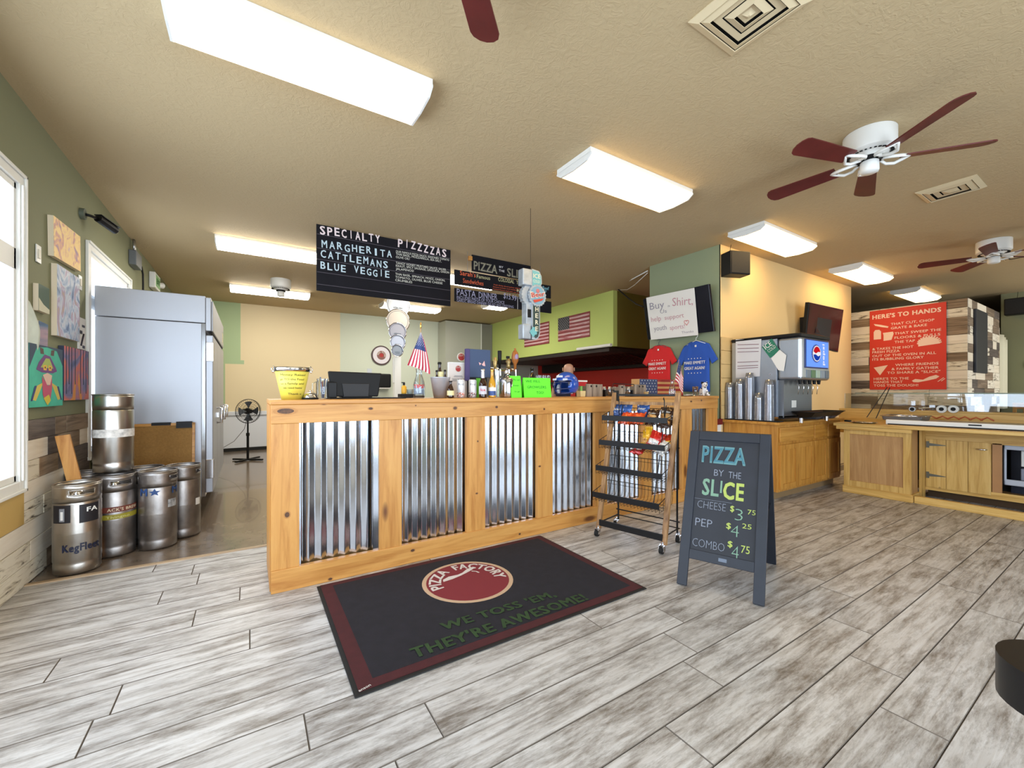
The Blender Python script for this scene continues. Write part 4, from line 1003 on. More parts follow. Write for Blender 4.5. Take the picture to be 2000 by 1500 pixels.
# cans
def can(px, y, label, art):
    x = cx(px, y); t = thing('drink_can', label, 'can', (x, y, CT), -math.atan2(x, y))
    lathe_part(t, 'can_body', [(0, .003), (.024, .001), (.032, .01), (.032, .135), (.026, .146)], mat('can_white', (222, 222, 224), .3, .3), 24)
    lathe_part(t, 'can_lid', [(.027, .146), (.026, .149), (.024, .145), (0, .145)], M_chrome, 24)
    b = B(); b.smooth = True; b.grid(lambda u, v: (.0326*math.sin(-1.4+2.8*u), -.0326*math.cos(-1.4+2.8*u), .008+.034*v), 12, 1); b.build('artwork', art, t, local=True)
    b = B(); b.textf('Rod', lambda X, Y: (.0328*math.sin(-.6+1.3*X), -.0328*math.cos(-.6+1.3*X), .10+.018*Y), .0); b.build('lettering', ink2, t, local=True)
def speck(name, a, c, sc=60):
    return paintmat(name, [a, a, (230, 228, 226), c, c], sc, dist=.2)
can(900, 2.98, 'white drink can with orange artwork, left of the two cans', speck('can_orange', (200, 90, 50), (150, 90, 70)))
can(923, 3.0, 'white drink can with dark red artwork, right of the two cans', speck('can_darkred', (120, 40, 40), (80, 60, 60)))
y = 3.14; x = cx(934, y)
t = thing('green_card', 'small folded green card behind the right hand can', 'card', (x, y, CT))
B().box(-.018, .022, 0, .003, 0, .165).build('card', mat('leaf_green_card', (96, 190, 60), .7), t, local=True)
def ice_label(t, r):
    lathe_part(t, 'neck_foil', [(.0152, .158), (.0142, .2), (.0142, .216)], mat('silver_foil', (205, 205, 212), .35, .6), 16)
    b = B(); b.textf('Ice', lambda X, Y: (.0335*math.sin(-.5+1.1*X), -.0335*math.cos(-.5+1.1*X), .055+.022*Y), .02); b.build('lettering', M_red, t, local=True)
beer_bottle(cx(943, 2.95), 2.95, CT, 'brown glass bottle with silver neck foil and pale label', M_brownglass, mat('ice_label', (206, 204, 214), .6, var=.2, vscale=50), M_chrome, h=.232, lz=(.03, .095), extra=ice_label)
def two(t, r):
    b = B(); b.smooth = True; rr = r*1.03+.0016; b.grid(lambda u, v: (rr*math.sin(-1.2+2.4*u), -rr*math.cos(-1.2+2.4*u), .02+.035*v), 12, 1); b.build('label', mat('blue_label', (60, 84, 140), .6, var=.3, vscale=40), t, local=True, label='blue and gold lower label')
beer_bottle(cx(961, 2.95), 2.95, CT, 'golden glass bottle with blue and white labels', mat('amber_glass', (206, 150, 40), .1, coat=.5), M_paper, M_gold, h=.235, r=.030, lz=(.056, .085), extra=two)
# beer tap tower
y = 3.32
t = thing('beer_tap_tower', 'chrome beer tap tower with mixed tap handles behind the bottles', 'beer tap', (cx(980, y), y, CT))
zT = at(980, 722, y=y).z-CT
xs = lambda px: cx(px, y)-cx(980, y)
b = B(); b.cyl((xs(971), 0, .0), (xs(971), 0, zT), .02, seg=16); b.cyl((xs(989), 0, 0), (xs(989), 0, zT), .02, seg=16); b.build('column', M_chrome, t, local=True)
b = B(); b.cyl((xs(956), 0, zT), (xs(1000), 0, zT), .016, seg=14); b.build('crossbar', M_chrome, t, local=True)
for px in (962, 971, 988, 1001):
    b = B(); b.cyl((xs(px), 0, zT), (xs(px), -.06, zT-.0), .008, seg=8); b.cyl((xs(px), -.055, zT), (xs(px), -.06, zT-.06), .009, .006, seg=8); b.build('faucet', M_chrome, t, local=True)
def handle(px, prof, m, lab):
    o = lathe_part(t, 'tap_handle', prof, m, 14, lab); o.location = (xs(px), -.045, zT+.005); return o
handle(971, [(0, 0), (.009, 0), (.012, .05), (.017, .055), (.019, .16), (.016, .165), (0, .166)], M_black, 'black cylindrical tap handle')
handle(962, [(0, 0), (.012, 0), (.015, .03), (.02, .06), (.012, .10), (0, .105)], mat('glitter_gold', (200, 170, 110), .4, .5, var=.4, vscale=80), 'pale gold tap handle')
handle(988, [(0, 0), (.012, 0), (.022, .025), (.016, .05), (.026, .07), (.012, .095), (0, .1)], mat('bronze_figure', (150, 126, 80), .4, .6, var=.5, vscale=60), 'bronze sculpted tap handle')
handle(1001, [(0, -.03), (.012, -.02), (.014, .045), (.03, .075), (.035, .11), (.03, .15), (.014, .175), (.006, .18), (.012, .192), (0, .2)], wood('tap_wood', light=(190, 120, 60), dark=(140, 76, 30), axis='z', rough=.3), 'carved wooden tap handle with oval badge')
b = B(); b.sphere((xs(1001), -.072, zT+.12), .02, 12, 6, (1, .4, 1.5)); b.build('badge', mat('badge_violet', (150, 130, 170), .4), t, local=True)
b = B(); b.box(xs(984), xs(990), -.05, -.04, zT+.1, zT+.125); b.build('cap_piece', M_black, t, local=True)
# steel growler
y = 3.0; x = cx(990, y)
t = thing('steel_growler', 'shiny steel growler with a swing cap beside the green signs', 'growler', (x, y, CT))
lathe_part(t, 'body', [(0, 0), (.058, .002), (.061, .01), (.061, .15), (.055, .165), (.02, .175), (.019, .188)], mat('mirror_steel', (200, 200, 204), .12, 1.0), 36)
lathe_part(t, 'cap', [(.021, .186), (.024, .19), (.024, .205), (.015, .21), (0, .21)], M_chrome, 18)
b = B(); b.tube([(-.05, -.02, .15), (-.03, -.02, .195), (0, -.02, .2), (.03, -.02, .195)], .004, 6); b.build('bail', M_blackm, t, local=True)
# three neon green signs
M_neon = mat('neon_green_card', (104, 250, 50), .7); inkg = mat('green_dark_ink', (40, 120, 40), .8)
def neon(px0, px1, py, y, label, lines=(), lean=.02, rot=0):
    x0, x1 = cx(px0, y), cx(px1, y); z = at((px0+px1)/2, py, y=y).z-CT
    t = thing('green_sign', label, 'sign', ((x0+x1)/2, y, CT), rot); w = (x1-x0)/2
    b = B(); b.hexa([Vector((-w, 0, 0)), Vector((w, 0, 0)), Vector((w, .002, 0)), Vector((-w, .002, 0))], [Vector((-w, lean, z)), Vector((w, lean, z)), Vector((w, lean+.002, z)), Vector((-w, lean+.002, z))])
    b.hexa([Vector((-w, lean*2+.03, 0)), Vector((w, lean*2+.03, 0)), Vector((w, lean*2+.032, 0)), Vector((-w, lean*2+.032, 0))], [Vector((-w, lean, z)), Vector((w, lean, z)), Vector((w, lean+.002, z)), Vector((-w, lean+.002, z))])
    b.build('card', M_neon, t, local=True)
    b = B()
    for s_, a, c, zz, h_ in lines: b.text(s_, (-w+2*w*a, lean*zz-.001, z*zz), (-w+2*w*c, lean*zz-.001, z*zz), h_, up=(0, lean, z))
    if lines: b.build('handwriting', inkg, t, local=True)
neon(999, 1019, 734, 2.93, 'narrow neon green folded card beside the steel growler', [('We sell', .15, .9, .78, .018), ('beer', .25, .8, .52, .016), ('to go', .3, .85, .25, .016)])
neon(1024, 1077, 738, 2.93, 'wide neon green card with handwriting left of the blue helmet', [('WE FILL', .08, .62, .76, .022), ('GROWLERS', .12, .82, .46, .024), ('TOO!', .45, .72, .18, .024)])
neon(991, 1001, 734, 3.02, 'sliver of neon green card between the growler and the narrow card', lean=.005)
# champagne bottle, stem glasses
y = 3.22
t = thing('dark_bottle', 'dark wine bottle behind the wide green card', 'bottle', (cx(1039, y), y, CT))
lathe_part(t, 'bottle', [(0, 0), (.042, .002), (.044, .15), (.03, .19), (.017, .225), (.015, .262), (.019, .266), (.019, .276), (0, .278)], mat('near_black_glass', (16, 14, 20), .12, coat=.4), 24)
b = B(); b.tube([(-.04, -.04, .19), (-.02, -.03, .225), (.0, -.03, .22)], .0025, 5); b.build('neck_tag', M_gold, t, local=True)
for k, px in enumerate((1052, 1061, 1070)):
    t = thing('stem_glass', ['clear glass standing nearest the dark wine bottle', 'clear glass in the middle behind the wide green card', 'clear glass nearest the helmet behind the green card'][k], 'glass', (cx(px, 3.36), 3.36, CT))
    lathe_part(t, 'glass', [(0, 0), (.03, .002), (.004, .01), (.004, .09), (.022, .12), (.03, .17), (.027, .215)], M_clear, 18)
# helmet
y = 3.05; x = cx(1106, y); s = mpp(1106, y)
t = thing('football_helmet', 'blue football helmet with face mask', 'helmet', (x, y, CT), -math.atan2(x, y)-.55)
M_hb = mat('helmet_blue', (30, 76, 170), .25, coat=.5)
b = B(); b.smooth = True; R = .118; Cz = .118
def hs(u, v):
    th = .02+u*2.28; ph = 2*PI*v
    d = Vector((math.sin(th)*math.cos(ph), math.sin(th)*math.sin(ph), math.cos(th)))
    return Vector((d.x*R*.92, d.y*R*1.1, Cz+d.z*R*1.0))
nu, nv = 22, 40
vs = [hs(i/nu, j/nv) for i in range(nu+1) for j in range(nv)]
fs = []
for i in range(nu):
    for j in range(nv):
        c = hs((i+.5)/nu, (j+.5)/nv)
        # face opening towards -y
        if c.y < -.035 and c.z-Cz < .035 and abs(c.x) < .085+.02*((c.z-Cz)/.1): continue
        fs.append((i*nv+j, (i+1)*nv+j, (i+1)*nv+(j+1) % nv, i*nv+(j+1) % nv))
b.add(vs, fs); b.build('shell', M_hb, t, local=True, solid=.006)
b = B()
for sx in (-1, 1): b.sphere((sx*.072, -.02, .075), .036, 12, 8, (.45, 1, 1.3))
b.sphere((0, -.075, .162), .03, 12, 6, (2.0, .4, .55)); b.build('padding', mat('white_padding', (206, 210, 222), .6), t, local=True)
b = B()
def arcp(z, r0, drop=0): return [(math.sin(a)*.095, -math.cos(a)*r0+.0, z-drop*math.cos(a)) for a in [-1.35+2.7*i/14 for i in range(15)]]
b.tube(arcp(.135, .145), .005, 6); b.tube(arcp(.085, .16, .01), .005, 6); b.tube(arcp(.045, .15, .015), .005, 6)
for sx in (-.03, .03): b.tube([(sx, -.142, .137), (sx, -.158, .08), (sx, -.145, .032)], .005, 6)
b.build('face_mask', mat('mask_navy', (26, 44, 90), .35), t, local=True)
b = B()
for sx in (-.055, .055): b.box(sx-.02, sx+.02, -.118, -.10, .155, .172)
b.box(-.03, .03, -.1235, -.11, .182, .20); b.build('decal', mat('decal_white', (220, 224, 232), .4), t, local=True)
b = B()
for q in (-.7, -.5, .4, .6): b.cyl((.10*math.cos(q)*1.02, .13*math.sin(q), Cz+.01), (.108*math.cos(q)*1.02, .135*math.sin(q), Cz+.012), .005, seg=8)
b.build('rivets', M_chrome, t, local=True, kind='stuff')
# red box behind helmet and small dish with green lid
y = 3.36; x0_, x1_ = cx(1124, y), cx(1146, y)
t = thing('red_box', 'red box with a white top edge behind the helmet', 'box', ((x0_+x1_)/2, y, CT))
b = B(); b.box(x0_, x1_, y, y+.08, CT, CT+.155); b.build('box', mat('box_red', (196, 24, 30), .5), t, bevel=.003)
b = B(); b.box(x0_-.002, x1_+.006, y-.004, y+.084, CT+.155, CT+.172); b.build('lid', M_paper, t, bevel=.002)
y = 3.12; x = cx(1135, y)
t = thing('spice_shaker', 'small cream tub with a green shaker on it, right of the helmet', 'shaker', (x, y, CT))
b = B(); b.hexa([Vector((-.03, -.03, 0)), Vector((.03, -.03, 0)), Vector((.03, .03, 0)), Vector((-.03, .03, 0))], [Vector((-.036, -.03, .058)), Vector((.036, -.03, .058)), Vector((.036, .03, .058)), Vector((-.036, .03, .058))]); b.build('tub', mat('cream_plastic', (226, 206, 150), .5), t, local=True, bevel=.003)
b = B(); b.cyl((.0, 0, .058), (0, 0, .105), .014, seg=14); b.build('shaker', mat('green_plastic', (120, 180, 80), .4), t, local=True)
# wooden caddies and rack of silver cans
M_gw = wood('grey_crate_wood', axis='z', light=(166, 152, 136), mid=(140, 126, 110), dark=(104, 92, 80), rough=.7)
def crate(px0, px1, py, y, label, holes=()):
    x0, x1 = cx(px0, y), cx(px1, y); z = at((px0+px1)/2, py, y=y).z
    t = thing('wooden_caddy', label, 'crate', ((x0+x1)/2, y, CT)); n = 3; h = z-CT
    for k in range(n):
        a = x0+(x1-x0)*k/n; b = B(); b.box(a+.0008, x0+(x1-x0)*(k+1)/n-.0008, y, y+.012, CT, z-.001*k); b.build('board', M_gw, t, bevel=.001)
    b = B(); b.box(x0, x0+.01, y+.012, y+.16, CT, z-.02); b.box(x1-.01, x1, y+.012, y+.16, CT, z-.02); b.box(x0, x1, y+.15, y+.16, CT, z-.02); b.build('side_boards', M_gw, t)
    for hx in holes:
        b = B(); b.cyl((x0+(x1-x0)*hx, y-.0008, z-.022), (x0+(x1-x0)*hx, y-.0001, z-.022), .011, seg=12); b.build('knot_hole', M_dark, t)
crate(1145, 1177, 750, 3.08, 'grey wooden caddy nearest the helmet', (.3, .62))
crate(1209, 1221, 752, 3.04, 'narrow grey wooden caddy in the middle, behind the snack rack post', (.5,))
crate(1240, 1262, 751, 3.1, 'grey wooden caddy in front of the stars of the flag box', (.4, .7))
y = 3.14
t = thing('condiment_rack', 'black wire rack filled with silver shakers between the wooden caddies', 'rack', (cx(1190, y), y, CT))
b = B(); x0_, x1_ = cx(1178, y), cx(1231, y)
for z in (.012, .062): b.box(x0_, x1_, y-.036, y-.028, CT+z, CT+z+.008); b.box(x0_, x1_, y+.028, y+.036, CT+z, CT+z+.008)
for q in (x0_, x1_): b.box(q-.004, q+.004, y-.036, y+.036, CT, CT+.07)
b.build('frame', M_blackm, t)
b = B(); b.tube([(cx(1196, y), y, CT+.09), (cx(1198, y), y, CT+.135), (cx(1238, y), y, CT+.13), (cx(1238, y), y, CT+.09)], .004, 6); b.build('handle', M_blackm, t)
for k in range(6):
    x = x0_+.02+(x1_-x0_-.04)*k/5
    o = B(); o.lathe([(0, .004), (.018, .004), (.019, .075), (.013, .09), (.012, .102), (0, .104)], (x, y, CT), 16)
    tag(o.build('shaker', mat('shaker_steel', (196, 198, 202), .25, 1.0)), ['leftmost', 'second from the left', 'third from the left', 'third from the right', 'second from the right', 'rightmost'][k]+' silver shaker in the black wire rack', 'shaker', 'silver shakers in the wire rack')
# small white register on the left shelf behind, dark cash drawer
# wooden flag box
y = 3.2; x0_, x1_ = cx(1249, y), cx(1334, y); zt = at(1290, 741, y=y).z
t = thing('flag_box', 'wooden box painted as a flag with stars on the left', 'box', ((x0_+x1_)/2, y, CT))
b = B(); b.box(x0_, x1_, y, y+.12, CT, zt); b.build('box', mat('tan_box_wood', (196, 150, 96), .6), t, bevel=.002)
cxx = x0_+(x1_-x0_)*.39
b = B(); b.box(x0_+.001, cxx, y-.0012, y-.0002, CT+.002, zt-.001); b.build('canton', mat('worn_navy', (52, 66, 100), .7, var=.15, vscale=20), t)
for k in range(7):
    z0 = CT+.003+(zt-CT-.004)*k/7
    if k % 2 == 0: b = B(); b.box(cxx, x1_, y-.0012, y-.0002, z0, z0+(zt-CT)/7); b.build('red_stripe', mat('worn_red', (150, 44, 40), .7, var=.1, vscale=20), t)
b = B()
for r_ in range(6):
    for c_ in range(6):
        X = x0_+(cxx-x0_)*(c_+.5+(.35 if r_ % 2 else -.05))/6.4; Z = CT+(zt-CT)*(r_+.5)/6
        b.add([(X, y-.0016, Z)]+[(X+.008*(1 if q % 2 == 0 else .42)*math.sin(2*PI*q/10), y-.0016, Z+.008*(1 if q % 2 == 0 else .42)*math.cos(2*PI*q/10)) for q in range(10)], [(0, 1+(q+1) % 10, 1+q) for q in range(10)])
b.build('stars', M_paper, t, kind='stuff')
# cup with amber drink, small carafe and small flag
x = cx(1262, 2.98)
t = thing('plastic_cup', 'small cup with pale amber contents in front of the flag box stars', 'cup', (x, 2.98, CT))
lathe_part(t, 'cup', [(0, .001), (.022, .001), (.03, .06)], M_clear, 18); lathe_part(t, 'contents', [(0, .003), (.021, .003), (.027, .048), (0, .05)], mat('pale_amber', (222, 180, 120), .5, var=.2, vscale=60), 16)
x = cx(1313, 3.0); carafe(x, 3.0, 'small empty glass carafe in front of the stripes of the flag box', .82)
t = thing('small_flag', 'small flag on a thin stick in the small carafe, in front of the blue shirt', 'flag', (x, 3.0, CT+.01), -math.atan2(x, 3.0))
b = B(); b.cyl((-.005, 0, 0), (.07, 0, .40), .003, seg=6); b.build('stick', mat('stick_wood', (180, 140, 90), .5), t, local=True)
def sf(u, v):
    A = Vector((.068, 0, .385)); p = A.lerp(Vector((.025, 0, .16)), v)+Vector((.05, -.01, -.13))*u*(1.0-.25*v)*1.0; p.x += .05*u*v+.01*math.sin(u*6); p.y += .012*math.sin(u*8+v*3); p.z -= .05*u*u; return p
flag_mesh(sf, cf=.4).build('cloth', [M_fr, M_fw, M_fb], t, local=True)
# black mat strip on the counter right
x0_, x1_ = cx(1214, 3.0), cx(1333, 3.0)
o = B(); o.box(x0_, x1_, 2.87, 2.96, CT, CT+.006); tag(o.build('bar_mat', M_rubber, bevel=.002), 'thin black bar mat on the right part of the counter', 'mat')
# plush dog and glass
y = 2.95; x = cx(1375, y)
t = thing('plush_dog', 'small white plush dog with black spots at the right end of the counter', 'plush toy', (x, y, CT), -math.atan2(x, y)+.35)
b = B(); b.sphere((0, .03, .05), .045, 16, 10, (1, 1.1, 1.1)); b.sphere((.0, .0, .085), .034, 14, 9, (.9, .9, 1.2)); b.sphere((.0, -.02, .130), .032, 16, 10, (1, 1, .95)); b.sphere((.0, -.052, .120), .017, 12, 8, (1.1, 1.2, .8))
for sx in (-1, 1):
    b.cyl((sx*.022, -.02, .07), (sx*.026, -.05, .012), .013, .011, 10); b.sphere((sx*.027, -.058, .011), .013, 10, 6, (1, 1.4, .8)); b.sphere((sx*.042, -.01, .014), .02, 12, 8, (1, 1.9, .7))
me_b = b.build('body', mat('plush_white', (232, 232, 234), .9), t, local=True)
md = me_b.modifiers.new('join', 'REMESH'); md.mode = 'VOXEL'; md.voxel_size = .004; md.use_smooth_shade = True
pb = mat('plush_black', (18, 18, 20), .8)
for sx in (-1, 1): b = B(); b.sphere((sx*.028, -.008, .152), .014, 10, 7, (.6, .9, 1.3)); b.build('ear', pb if sx < 0 else mat('plush_white2', (225, 225, 228), .9), t, local=True)
b = B()
for p, r_ in (((0, -.072, .124), .007), ((-.012, -.049, .138), .0045), ((.012, -.049, .138), .0045)): b.sphere(p, r_, 8, 6)
b.build('nose_and_eyes', pb, t, local=True)
for p in ((-.03, -.008, .09), (.028, .02, .085), (.0, -.032, .10), (.043, .02, .045), (-.04, .04, .06), (.022, -.04, .045), (-.045, -.035, .022), (.045, -.03, .024), (.02, -.032, .155), (-.02, -.026, .158)):
    b = B(); b.sphere(p, .009, 8, 6, (1, .8, 1)); b.build('spot', pb, t, local=True)
t = thing('drinking_glass', 'clear tumbler standing left of the plush dog', 'glass', (cx(1358, 2.93), 2.93, CT))
lathe_part(t, 'glass', [(0, .004), (.026, .003), (.034, .11), (.0325, .11), (.0245, .009)], M_clear, 20)
o = B(); o.box(cx(1346, 3.0), cx(1352, 3.0), 3.02, 3.07, CT, CT+.012); o.box(cx(1349, 3.0), cx(1356, 3.0), 3.01, 3.06, CT+.012, CT+.02); tag(o.build('paper_slips', M_paper), 'little stack of white paper slips left of the clear tumbler', 'paper')
# ================================================================== FLOOR MAT
MX0, MX1, MY0, MY1 = .346, 2.04, 1.696, 2.79
t = thing('floor_mat', 'dark entrance mat with red border, round logo and green slogan', 'mat', (MX0, MY0, 0))
b = B(); b.box(MX0, MX1, MY0, MY1, .001, .007); b.build('rubber_backing', M_rubber, t, bevel=.003)
M_mat = mat('mat_pile_dark', (25, 22, 31), .95, bump=.6, bscale=500, var=.25, vscale=18); M_matr = mat('mat_pile_red', (72, 21, 24), .95, bump=.6, bscale=500, var=.15, vscale=18)
M_matr2 = M_matr
b = B(); b.box(MX0+.02, MX1-.015, MY0+.02, MY1-.004, .007, .0095); b.build('border_pile', M_matr, t)
b = B(); b.box(MX0+.085, MX1-.065, MY0+.072, MY1-.05, .0095, .0102); b.build('centre_pile', M_mat, t)
mid = at(920, 1136, z=0)
c = Vector(((at(826, 1130, z=0).x+at(1016, 1140, z=0).x)/2, mid.y+.02, .0104)); R = .255
pts = [at(920, 1091, z=0), at(920, 1181, z=0)]
M_mg = mat('mat_green', (42, 66, 30), .95, bump=.5, bscale=500, var=.25, vscale=25)
def arcm(b, s, a0, a1, r0, r1, c): b.textf(s, lambda X, Y: c+Vector((math.cos(a0+(a1-a0)*X), math.sin(a0+(a1-a0)*X), 0))*(r0+(r1-r0)*Y)+Vector((0, 0, .0014)), .04)
LC = Vector((1.165, 2.365, .0105)); LR = .285
for nm, r_, z_, m_ in (('logo_ring', LR, 0, mat('mat_cream', (190, 160, 130), .95)), ('logo_disc', LR*.91, .0005, mat('mat_logo_red', (120, 34, 40), .95))):
    b = B(); b.add([LC+Vector((0, 0, z_))]+[LC+Vector((r_*math.cos(2*PI*i/48), r_*math.sin(2*PI*i/48), z_)) for i in range(48)], [(0, 1+i, 1+(i+1) % 48) for i in range(48)]); b.build(nm, m_, t)
b = B(); arcm(b, 'PIZZA', math.radians(186), math.radians(108), LR*.60, LR*.87, LC); arcm(b, 'FACTORY', math.radians(93), math.radians(-22), LR*.60, LR*.87, LC)
for ps in ([(-.50, .20), (-.47, .30), (-.30, .38), (-.08, .36), (.05, .40), (.22, .52), (.40, .56), (.44, .50), (.30, .42), (.12, .34), (-.05, .28), (-.28, .22)],
           [(.28, .38), (.37, .30), (.40, .20), (.36, .20), (.34, .29), (.26, .35)]):
    b.add([LC+Vector((p[0]*LR, p[1]*LR, .0012)) for p in ps], [tuple(range(len(ps)))[::-1]])
b.build('logo_lettering', mat('mat_white', (206, 196, 190), .95), t)
b = B()
b.text("WE TOSS 'EM,", at(866, 1232, z=.0105), at(1088, 1165, z=.0105), .070, up=(0, 1, 0), bold=.045, out=.002)
b.text("THEY'RE AWESOME!", at(808, 1287, z=.0105), at(1150, 1171, z=.0105), .080, up=(0, 1, 0), bold=.045, out=.002)
b.build('slogan_lettering', M_mg, t)
b = B(); b.textn('anson', at(702, 1352, z=.0098), (1, .25, 0), .016, up=(0, 1, 0)); b.build('maker_mark', M_paper, t)
# ================================================================== HANGING MENU BOARDS
YM = 4.8
def board(px, label, y=YM, name='menu_board', m=None, hang=True):
    (a, b_, c, d) = px      # TL, TR, BL, BR photo corners in the plane y
    TL, BR = at(*a, y=y), at(*d, y=y)
    t = thing(name, label, 'sign', ((TL.x+BR.x)/2, y, BR.z))
    b = B(); b.box(TL.x, BR.x, y, y+.016, BR.z, min(TL.z, ZC-.012)); b.build('board', m or M_chalkb, t, bevel=.002)
    if hang:
        for fx_ in (.12, .88):
            X = TL.x+(BR.x-TL.x)*fx_
            b = B(); b.cyl((X, y+.008, TL.z-.01), (X, y+.008, ZC-.001), .003, seg=6); b.build('hanger', M_steel, t)
    return t, y
t, y = board(((618, 437), (880, 487), (618, 568), (880, 598)), 'large black menu board headed SPECIALTY PIZZZZAS')
def pt(b, s_, p0, p1, h, y, bold=.02, m=None): b.text(s_, at(*p0, y=y), at(*p1, y=y), h, bold=bold, out=.003)
def kp(b, s_, p0, p1, h, y, bold): # painted capitals, each set apart
    A, Bq = at(*p0, y=y), at(*p1, y=y); n = len(s_)
    for i, ch in enumerate(s_):
        if ch == ' ': continue
        u = (Bq-A)/n; q = A+u*i; wd = {'I': .13, '1': .30}.get(ch, .72)
        r = random.Random(i*7+n); dz = Vector((0, 0, r.uniform(-.008, .008)))
        b.text(ch, q+u*(1-wd)/2+dz, q+u*(1-(1-wd)/2)+dz, h, bold=bold, out=.003, up=(r.uniform(-.06, .10), 0, 1))
b = B()
kp(b, 'SPECIALTY', (623, 457), (744, 475), .092, y, .03); kp(b, 'PIZZZZAS', (775, 481), (873, 502), .098, y, .03)
b.build('heading_lettering', mat('paint_pinkwhite', (236, 220, 222), .7), t)
b = B()
kp(b, 'MARGHER1TA', (626, 483), (767, 503), .082, y, .022); kp(b, 'CATTLEMANS', (624, 502), (759, 524), .082, y, .022); kp(b, 'BLUE VEGGIE', (624, 524), (762, 543), .08, y, .022)
b.build('pizza_lettering', mat('paint_bluewhite', (196, 216, 226), .7), t)
b = B()
for s_, p0, p1 in (('OUR FAMOUS PIZZA SAUCE, SEASONED TOMATO', (773, 493), (877, 510)), ('THAI BASIL, MOZZARELLA, SEA SALT,', (773, 498), (862, 512.5)), ('OLIVE OIL!', (773, 504), (800, 508)),
                   ('TANGY HONEY MUSTARD SAUCE, SAUER', (773, 515.5), (871, 529)), ('KRAUT, SPICY SAUSAGE, LINGUICA, ONION', (773, 521), (877, 534.5)), ('JALAPENOS!', (773, 527), (808, 531.5)),
                   ('THAI BASIL, SPINACH, MOZZ, ONION,', (772, 537), (869, 550)), ('TOMATO, OLIVES, BLUE CHEESE', (772, 543), (864, 555.5)), ('CRUMBLES', (772, 549), (805, 553.5))):
    pt(b, s_, p0, p1, .027, y, .01)
b.build('fine_lettering', mat('chalk_cream', (214, 214, 204), .8), t)
b = B()
for (z0, z1) in ((461, 501), (486, 526), (507, 545), (532, 566), (555, 587)):
    A, C_ = at(618, z0, y=y), at(880, z1, y=y); zz = (A.z+C_.z)/2
    b.box(A.x+.004, C_.x-.004, y-.0012, y-.0003, zz-.0025, zz+.0025)
b.build('ruled_lines', mat('ruled_grey', (84, 78, 88), .7), t)
y = 4.85
t, y = board(((922, 497), (1037, 524), (922, 528), (1037, 549)), 'narrow top chalkboard strip reading PIZZA BY THE SLICE', y)
b = B(); pt(b, 'PIZZA', (925, 526), (971, 535), .115, y-.001, .03); pt(b, 'SLICE', (990, 539), (1033, 547), .115, y-.001, .03); b.build('lettering', mat('chalk_dull', (138, 134, 116), .8), t)
b = B(); pt(b, 'PIZZA', (927, 523), (970, 531), .09, y-.002, -.012); pt(b, 'SLICE', (992, 537), (1032, 545), .09, y-.002, -.012); b.build('letter_fill', mat('chalkboard_soft', (60, 57, 54), .7), t)
b = B(); pt(b, 'BY', (975, 523), (983, 524), .028, y, 0); pt(b, 'THE', (974, 530), (985, 532), .03, y, 0); b.build('small_lettering', M_chalkw, t)
b = B(); b.box(at(915, 500, y=y).x, at(922, 500, y=y).x, y-.01, y+.03, at(916, 508, y=y).z, at(916, 500, y=y).z); b.build('wood_block', M_pine['x'], t)
y = 4.80
t, y = board(((888, 526), (1076, 558), (889, 553), (1076, 583)), 'chalkboard strip with orange sandwich heading, middle of three', y)
t['label'] = 'middle chalkboard strip with orange chalk sandwich heading, above the pasta strip'
MO = mat('chalk_orange', (206, 96, 60), .8)
b = B(); pt(b, "Sarah's", (898, 537), (929, 542), .06, y, .015); pt(b, 'Sandwiches', (904, 552), (944, 558), .06, y, .005)
pt(b, 'fresh thinly sliced turkey with bacon', (964, 557), (1022, 566), .018, y, 0); pt(b, 'lettuce tomato and mozzarella on a', (963, 561), (1022, 570), .018, y, 0); pt(b, 'toasted french loaf with our sauce', (962, 565), (1018, 574), .018, y, 0)
b.build('orange_lettering', MO, t)
b = B(); pt(b, 'Famous', (931, 543), (957, 547), .05, y, 0); pt(b, 'COLOSSAL', (973, 549), (1004, 554), .055, y, .0); pt(b, 'Turkey', (1008, 555), (1030, 559), .05, y, 0); pt(b, '$10.99', (1009, 569), (1024, 572), .035, y, .02); b.build('pale_lettering', mat('chalk_pale_yellow', (200, 196, 150), .8), t)
b = B(); pt(b, 'Baked Beef', (1040, 562), (1072, 567), .05, y, .01); pt(b, 'Italien', (1053, 568), (1067, 571), .045, y, 0); b.build('blue_lettering', mat('chalk_sky', (130, 190, 205), .8), t)
y = 4.80; t, y = board(((888, 562), (1077, 588), (888, 590), (1077, 612)), 'lowest chalkboard strip reading PASTA DINNER with a price', y, hang=False)
b = B(); pt(b, 'PASTA', (892, 576), (929, 581), .085, y, .0); pt(b, 'DINNER', (935, 582), (971, 586), .085, y, 0); pt(b, '$15.99', (983, 582), (1008, 588), .075, y, .01)
pt(b, 'INCLUDES PASTA OF YOUR CHOICE', (892, 583.5), (985, 594), .042, y, 0); pt(b, 'GARLIC BREAD DINNER SALAD ANY DRESSING', (892, 589), (1003, 602), .036, y, 0)
b.build('lettering', mat('chalk_lilac', (160, 160, 190), .8), t)
X = at(1011, 590, y=y).x; b = B(); b.box(X-.003, X+.003, y-.001, y-.0003, at(1011, 604, y=y).z, at(1011, 579, y=y).z); b.build('ruled_line', M_chalkw, t)
# ================================================================== BEER SIGN ON A WIRE
sy = 3.33
t = thing('beer_arrow_sign', 'hanging retro metal beer sign with round cap disc and down arrow', 'sign', (2.33, sy, 1.71))
M_si = mat('weathered_silver', (176, 184, 192), .45, .5, bump=.25, bscale=60, var=.15, vscale=14); M_teal = mat('retro_teal', (110, 176, 180), .5); M_dgr = mat('retro_dark_green', (48, 66, 62), .5)
